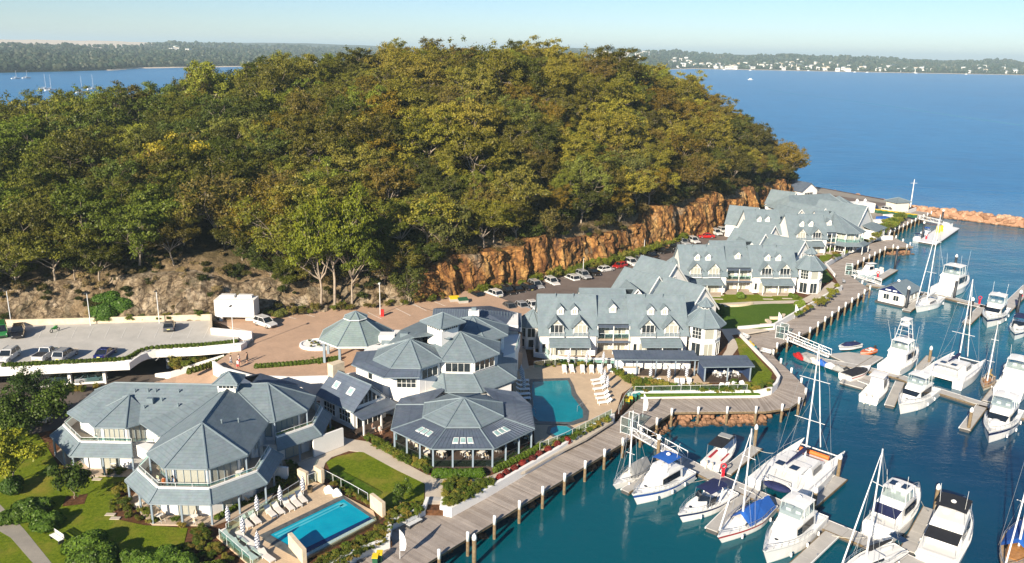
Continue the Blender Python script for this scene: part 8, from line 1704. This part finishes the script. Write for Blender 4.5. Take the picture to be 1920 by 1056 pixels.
def col_dir(px, py):
    d = _f+_r*(px-960)/FPX+_u*(528-py)/FPX; h = math.hypot(d[0], d[1]); return d[0]/h, d[1]/h, d[2]/h
def zenv(s): return np.interp(s, [0,.04,.25,.6,.8,1,1.3], [.0,.12,.45,.8,1,.75,.2])
cols = np.arange(-300, 2260, 10.); SS_ = np.array([0,.015,.04,.08,.13,.19,.26,.34,.43,.53,.64,.76,.9,1.05,1.3]); Xg = np.zeros((len(SS_), len(cols))); Yg = Xg.copy(); Zg = Xg.copy(); far_tr = []; COLI = {}
def far_z(px, s):
    ys, ysh = np.interp(px, SKY[:,0], SKY[:,1]), np.interp(px, SHO[:,0], SHO[:,1]); dx, dy, dz = col_dir(px, ysh); d0 = -CAM_H/dz
    _, _, k = col_dir(px, ys); spread = np.interp(px, [0,600,1000,1300,2000], [1.1,1.2,.9,.55,.5]); d = d0*(1+s*spread); zr = max(4, CAM_H+k*d0*(1+.8*spread)-11)
    n = .5+.28*math.sin(px*.061+s*9)+.2*math.sin(px*.143-s*17+1.3)
    return dx*d, dy*d, max(.15, zr*float(zenv(s))*(.72+.5*n) if s < .75 else zr*float(zenv(s))), d
for j, px in enumerate(cols):
    for i, s in enumerate(SS_): x, y, z, _ = far_z(px, s); Xg[i,j], Yg[i,j], Zg[i,j] = x, y, (-1 if s == 0 else z)
fs_ = grid_obj('far_shore', Xg, Yg, Zg, M['far']); struct(fs_, 'low wooded far shore across the bay')
for k in range(9500):
    px = NR.uniform(-120, 2050); s = NR.rand()**1.5*.86+.012
    if 660 < px < 1110 and s < .5: continue
    x, y, z, d = far_z(px, s)
    if 1250 < px < 1920 and s < .16 and NR.rand() < .55: continue
    h = NR.uniform(8, 15)*(1 if d < 4000 else 1.5); g = NR.rand(); far_tr.append((x, y, z-1, h/10, NR.rand()*6.28, NR.randint(1000), tuple(np.array([(.022,.042,.024),(.032,.05,.028),(.018,.036,.022),(.045,.055,.03)][NR.randint(4)])*(.7+.6*NR.rand()))+(1.,)))
def blob(seed):
    mb = MB().ell((0,0,6), (4.6,4.4,4.2), 7, 4); V = np.array(mb.v); n = vnoise(V*.35+seed*3.1, seed); V = np.array([0,0,5])+(V-[0,0,5])*(.65+.75*n)[:,None]; mb.v = [tuple(p) for p in V]; mb.tube((0,0,-1), (0,0,4), .35, n=4); return (None, mb.mesh('far_tree', M['leaf']))
stuff(scatter_gn('far_woods', far_tr, [blob(i) for i in range(5)]), 'hazy woodland covering the far shores', 'woodland')
mb = MB()
for c0 in np.arange(200, 2200, 20.):
    if 640 < c0 < 1240: continue
    P = []
    for px in (c0, c0+20):
        ysh = np.interp(px, SHO[:,0], SHO[:,1]); dx, dy, dz = col_dir(px, ysh); d0 = -CAM_H/dz; w = (32 if 215 < px < 330 else 20)+8*math.sin(px*.05); P.append(((dx*(d0-w*.8), dy*(d0-w*.8), .06), (dx*(d0+w), dy*(d0+w), 1.2)))
    mb.poly([P[0][0], P[1][0], P[1][1], P[0][1]])
struct(mb.build('beach', M['sand']), 'thin pale beach along the far shore')
def hills(name, d, pts, mat, lab):
    mb = MB(); top = []; bot = []; back = []
    for px in np.arange(pts[0][0], pts[-1][0], 12.):
        y = np.interp(px, [p[0] for p in pts], [p[1] for p in pts])+1.2*(vnoise(np.array([[px/22., d/900, 0]]), 5)[0]-.5); dx, dy, k = col_dir(px, y); z = max(2, CAM_H+k*d); top.append((dx*d, dy*d, z)); bot.append((dx*(d-900), dy*(d-900), 0)); back.append((dx*(d+900), dy*(d+900), 0))
    mb.loft([[a, b, c] for a, b, c in zip(bot, top, back)], closed=False, cap0=False, cap1=False); return struct(mb.build(name, mat, smooth=True), lab)
hills('distant_hills', 7000, [(-300,78),(200,79),(420,80),(560,81),(700,86),(850,94),(980,90),(1060,89),(1160,92),(1300,100),(1500,106),(1900,116),(2300,122)], M['far'], 'pale blue hills behind the far shore')
hills('sand_dunes', 5200, [(-300,72),(0,74),(60,74.5),(150,76),(230,77.5),(300,81)], M['sand'], 'pale sand dunes on the far horizon')
HM = []
for k in range(5):
    w, dp, h = ((12,9,5),(16,10,6),(10,9,6.5),(20,11,5),(13,10,8))[k]; mb = MB().box(-w/2,-dp/2,-4,w/2,dp/2,h); r_ = 2.2 if k != 3 else 1.0
    mb.add([(-w/2-.6,-dp/2-.6,h),(w/2+.6,-dp/2-.6,h),(w/2+.6,dp/2+.6,h),(-w/2-.6,dp/2+.6,h),(-w/2+3,0,h+r_),(w/2-3,0,h+r_)], [(0,1,5,4),(1,2,5),(2,3,4,5),(3,0,4)], 1)
    for i in range(3): mb.box(-w*.36+i*w*.27,-dp/2-.1,1.0,-w*.36+i*w*.27+w*.16,-dp/2+.05,h*.7,2)
    HM.append(mb.mesh('far_house', [M['white'], (M['far'],M['cream'],M['roofd'],M['cap'],M['roofg'])[k], M['pane']]))
spots = []
for (x0, x1, y0, y1, n) in ((1270,1345,122,128,22),(1345,1460,122,130,30),(1450,1570,120,132,44),(1570,1700,124,134,26),(1112,1228,99,111,40),(1255,1300,112,120,10),(1690,1780,128,136,10),(1800,1925,122,138,34),(1490,1660,115,122,14),(325,382,92,97,9),(525,560,116,121,5),(560,625,110,121,14),(960,1040,112,120,10)):
    for _ in range(n): spots.append((NR.uniform(x0,x1), NR.uniform(y0,y1), x0))
HL = {1270:'on the beach nearest the wooded hill',1345:'along the inner beach',1450:'in the dense beach town',1570:'past the beach town',1112:'in the hillside cluster above the treetops',1255:'on the wooded rise behind the beach',1690:'among trees before the right edge',1800:'in the town at the right edge',1490:'up the slope behind the beach town',325:'on the ridge across the back bay',525:'at the water of the back bay',560:'on the back bay beach',960:'glimpsed between the treetops'}
for px, py, hk in spots:
    best = None
    for s in np.linspace(.012, .8, 60):
        x, y, z, d = far_z(px, s); v = np.array([x, y, z-CAM_H]); c = v@_f; q = 528-FPX*(v@_u)/c
        if best is None or abs(q-py) < best[0]: best = (abs(q-py), x, y, z)
    o = obj('far_house', HM[NR.randint(5)]); o.location = (best[1], best[2], best[3]+1.5); o.rotation_euler = (0,0,math.atan2(-best[1], best[2])+NR.normal()*.3); o.scale = (1.15,)*3
    tag(o, f'tiny pale house {HL[hk]} on the far shore', 'house', 'houses along the far shore')
for i, (x, y) in enumerate(((1407,150),(1358,131.5),(1407,132.5),(1516,133.5),(1603,136),(1626,136.5),(1812,140),(1718,138))):
    a = A(x, y, 0); t = thing('distant_boat', f'tiny white boat far out on the bay, {ORD[i]} by distance from the wooded hill', 'boat', a, .4, 'tiny boats on the bay'); MB().loft([[(xx,-w,0),(xx,w,0),(xx,w*1.1,1.4),(xx,-w*1.1,1.4)] for xx, w in ((-6,1.6),(0,2),(4,1.5),(7,.2))]).build('hull', M['gel'], t); MB().box(-3,-1.3,1.4,2,1.3,3.4).build('cabin', M['gel'], t)
for i, (x, y) in enumerate(((85,168),(95,170),(153,174),(174,168),(30,148),(50,147))):
    a = A2(x, y, 0); s = .0; t = thing('moored_yacht', f'distant moored yacht with bare mast, {ORD[i]} in the back bay', 'yacht', (*a, 0), 1., 'yachts moored in the back bay'); b_yacht(t, 13, 4, mast=1.3 if i < 4 else .8, cover='cwhite', jib=False)
# ================================================================ haze
t = NT('sea_haze'); v = t.n('ShaderNodeVolumePrincipled'); v.inputs['Color'].default_value = (.68,.89,1,1); v.inputs['Density'].default_value = .00012; v.inputs['Anisotropy'].default_value = 0.; t.l(v.outputs[0], t.out.inputs['Volume'])
stuff(MB().box(-30000,-1500,-6,32000,45000,150).build('haze', t.mat), 'pale blue sea haze')
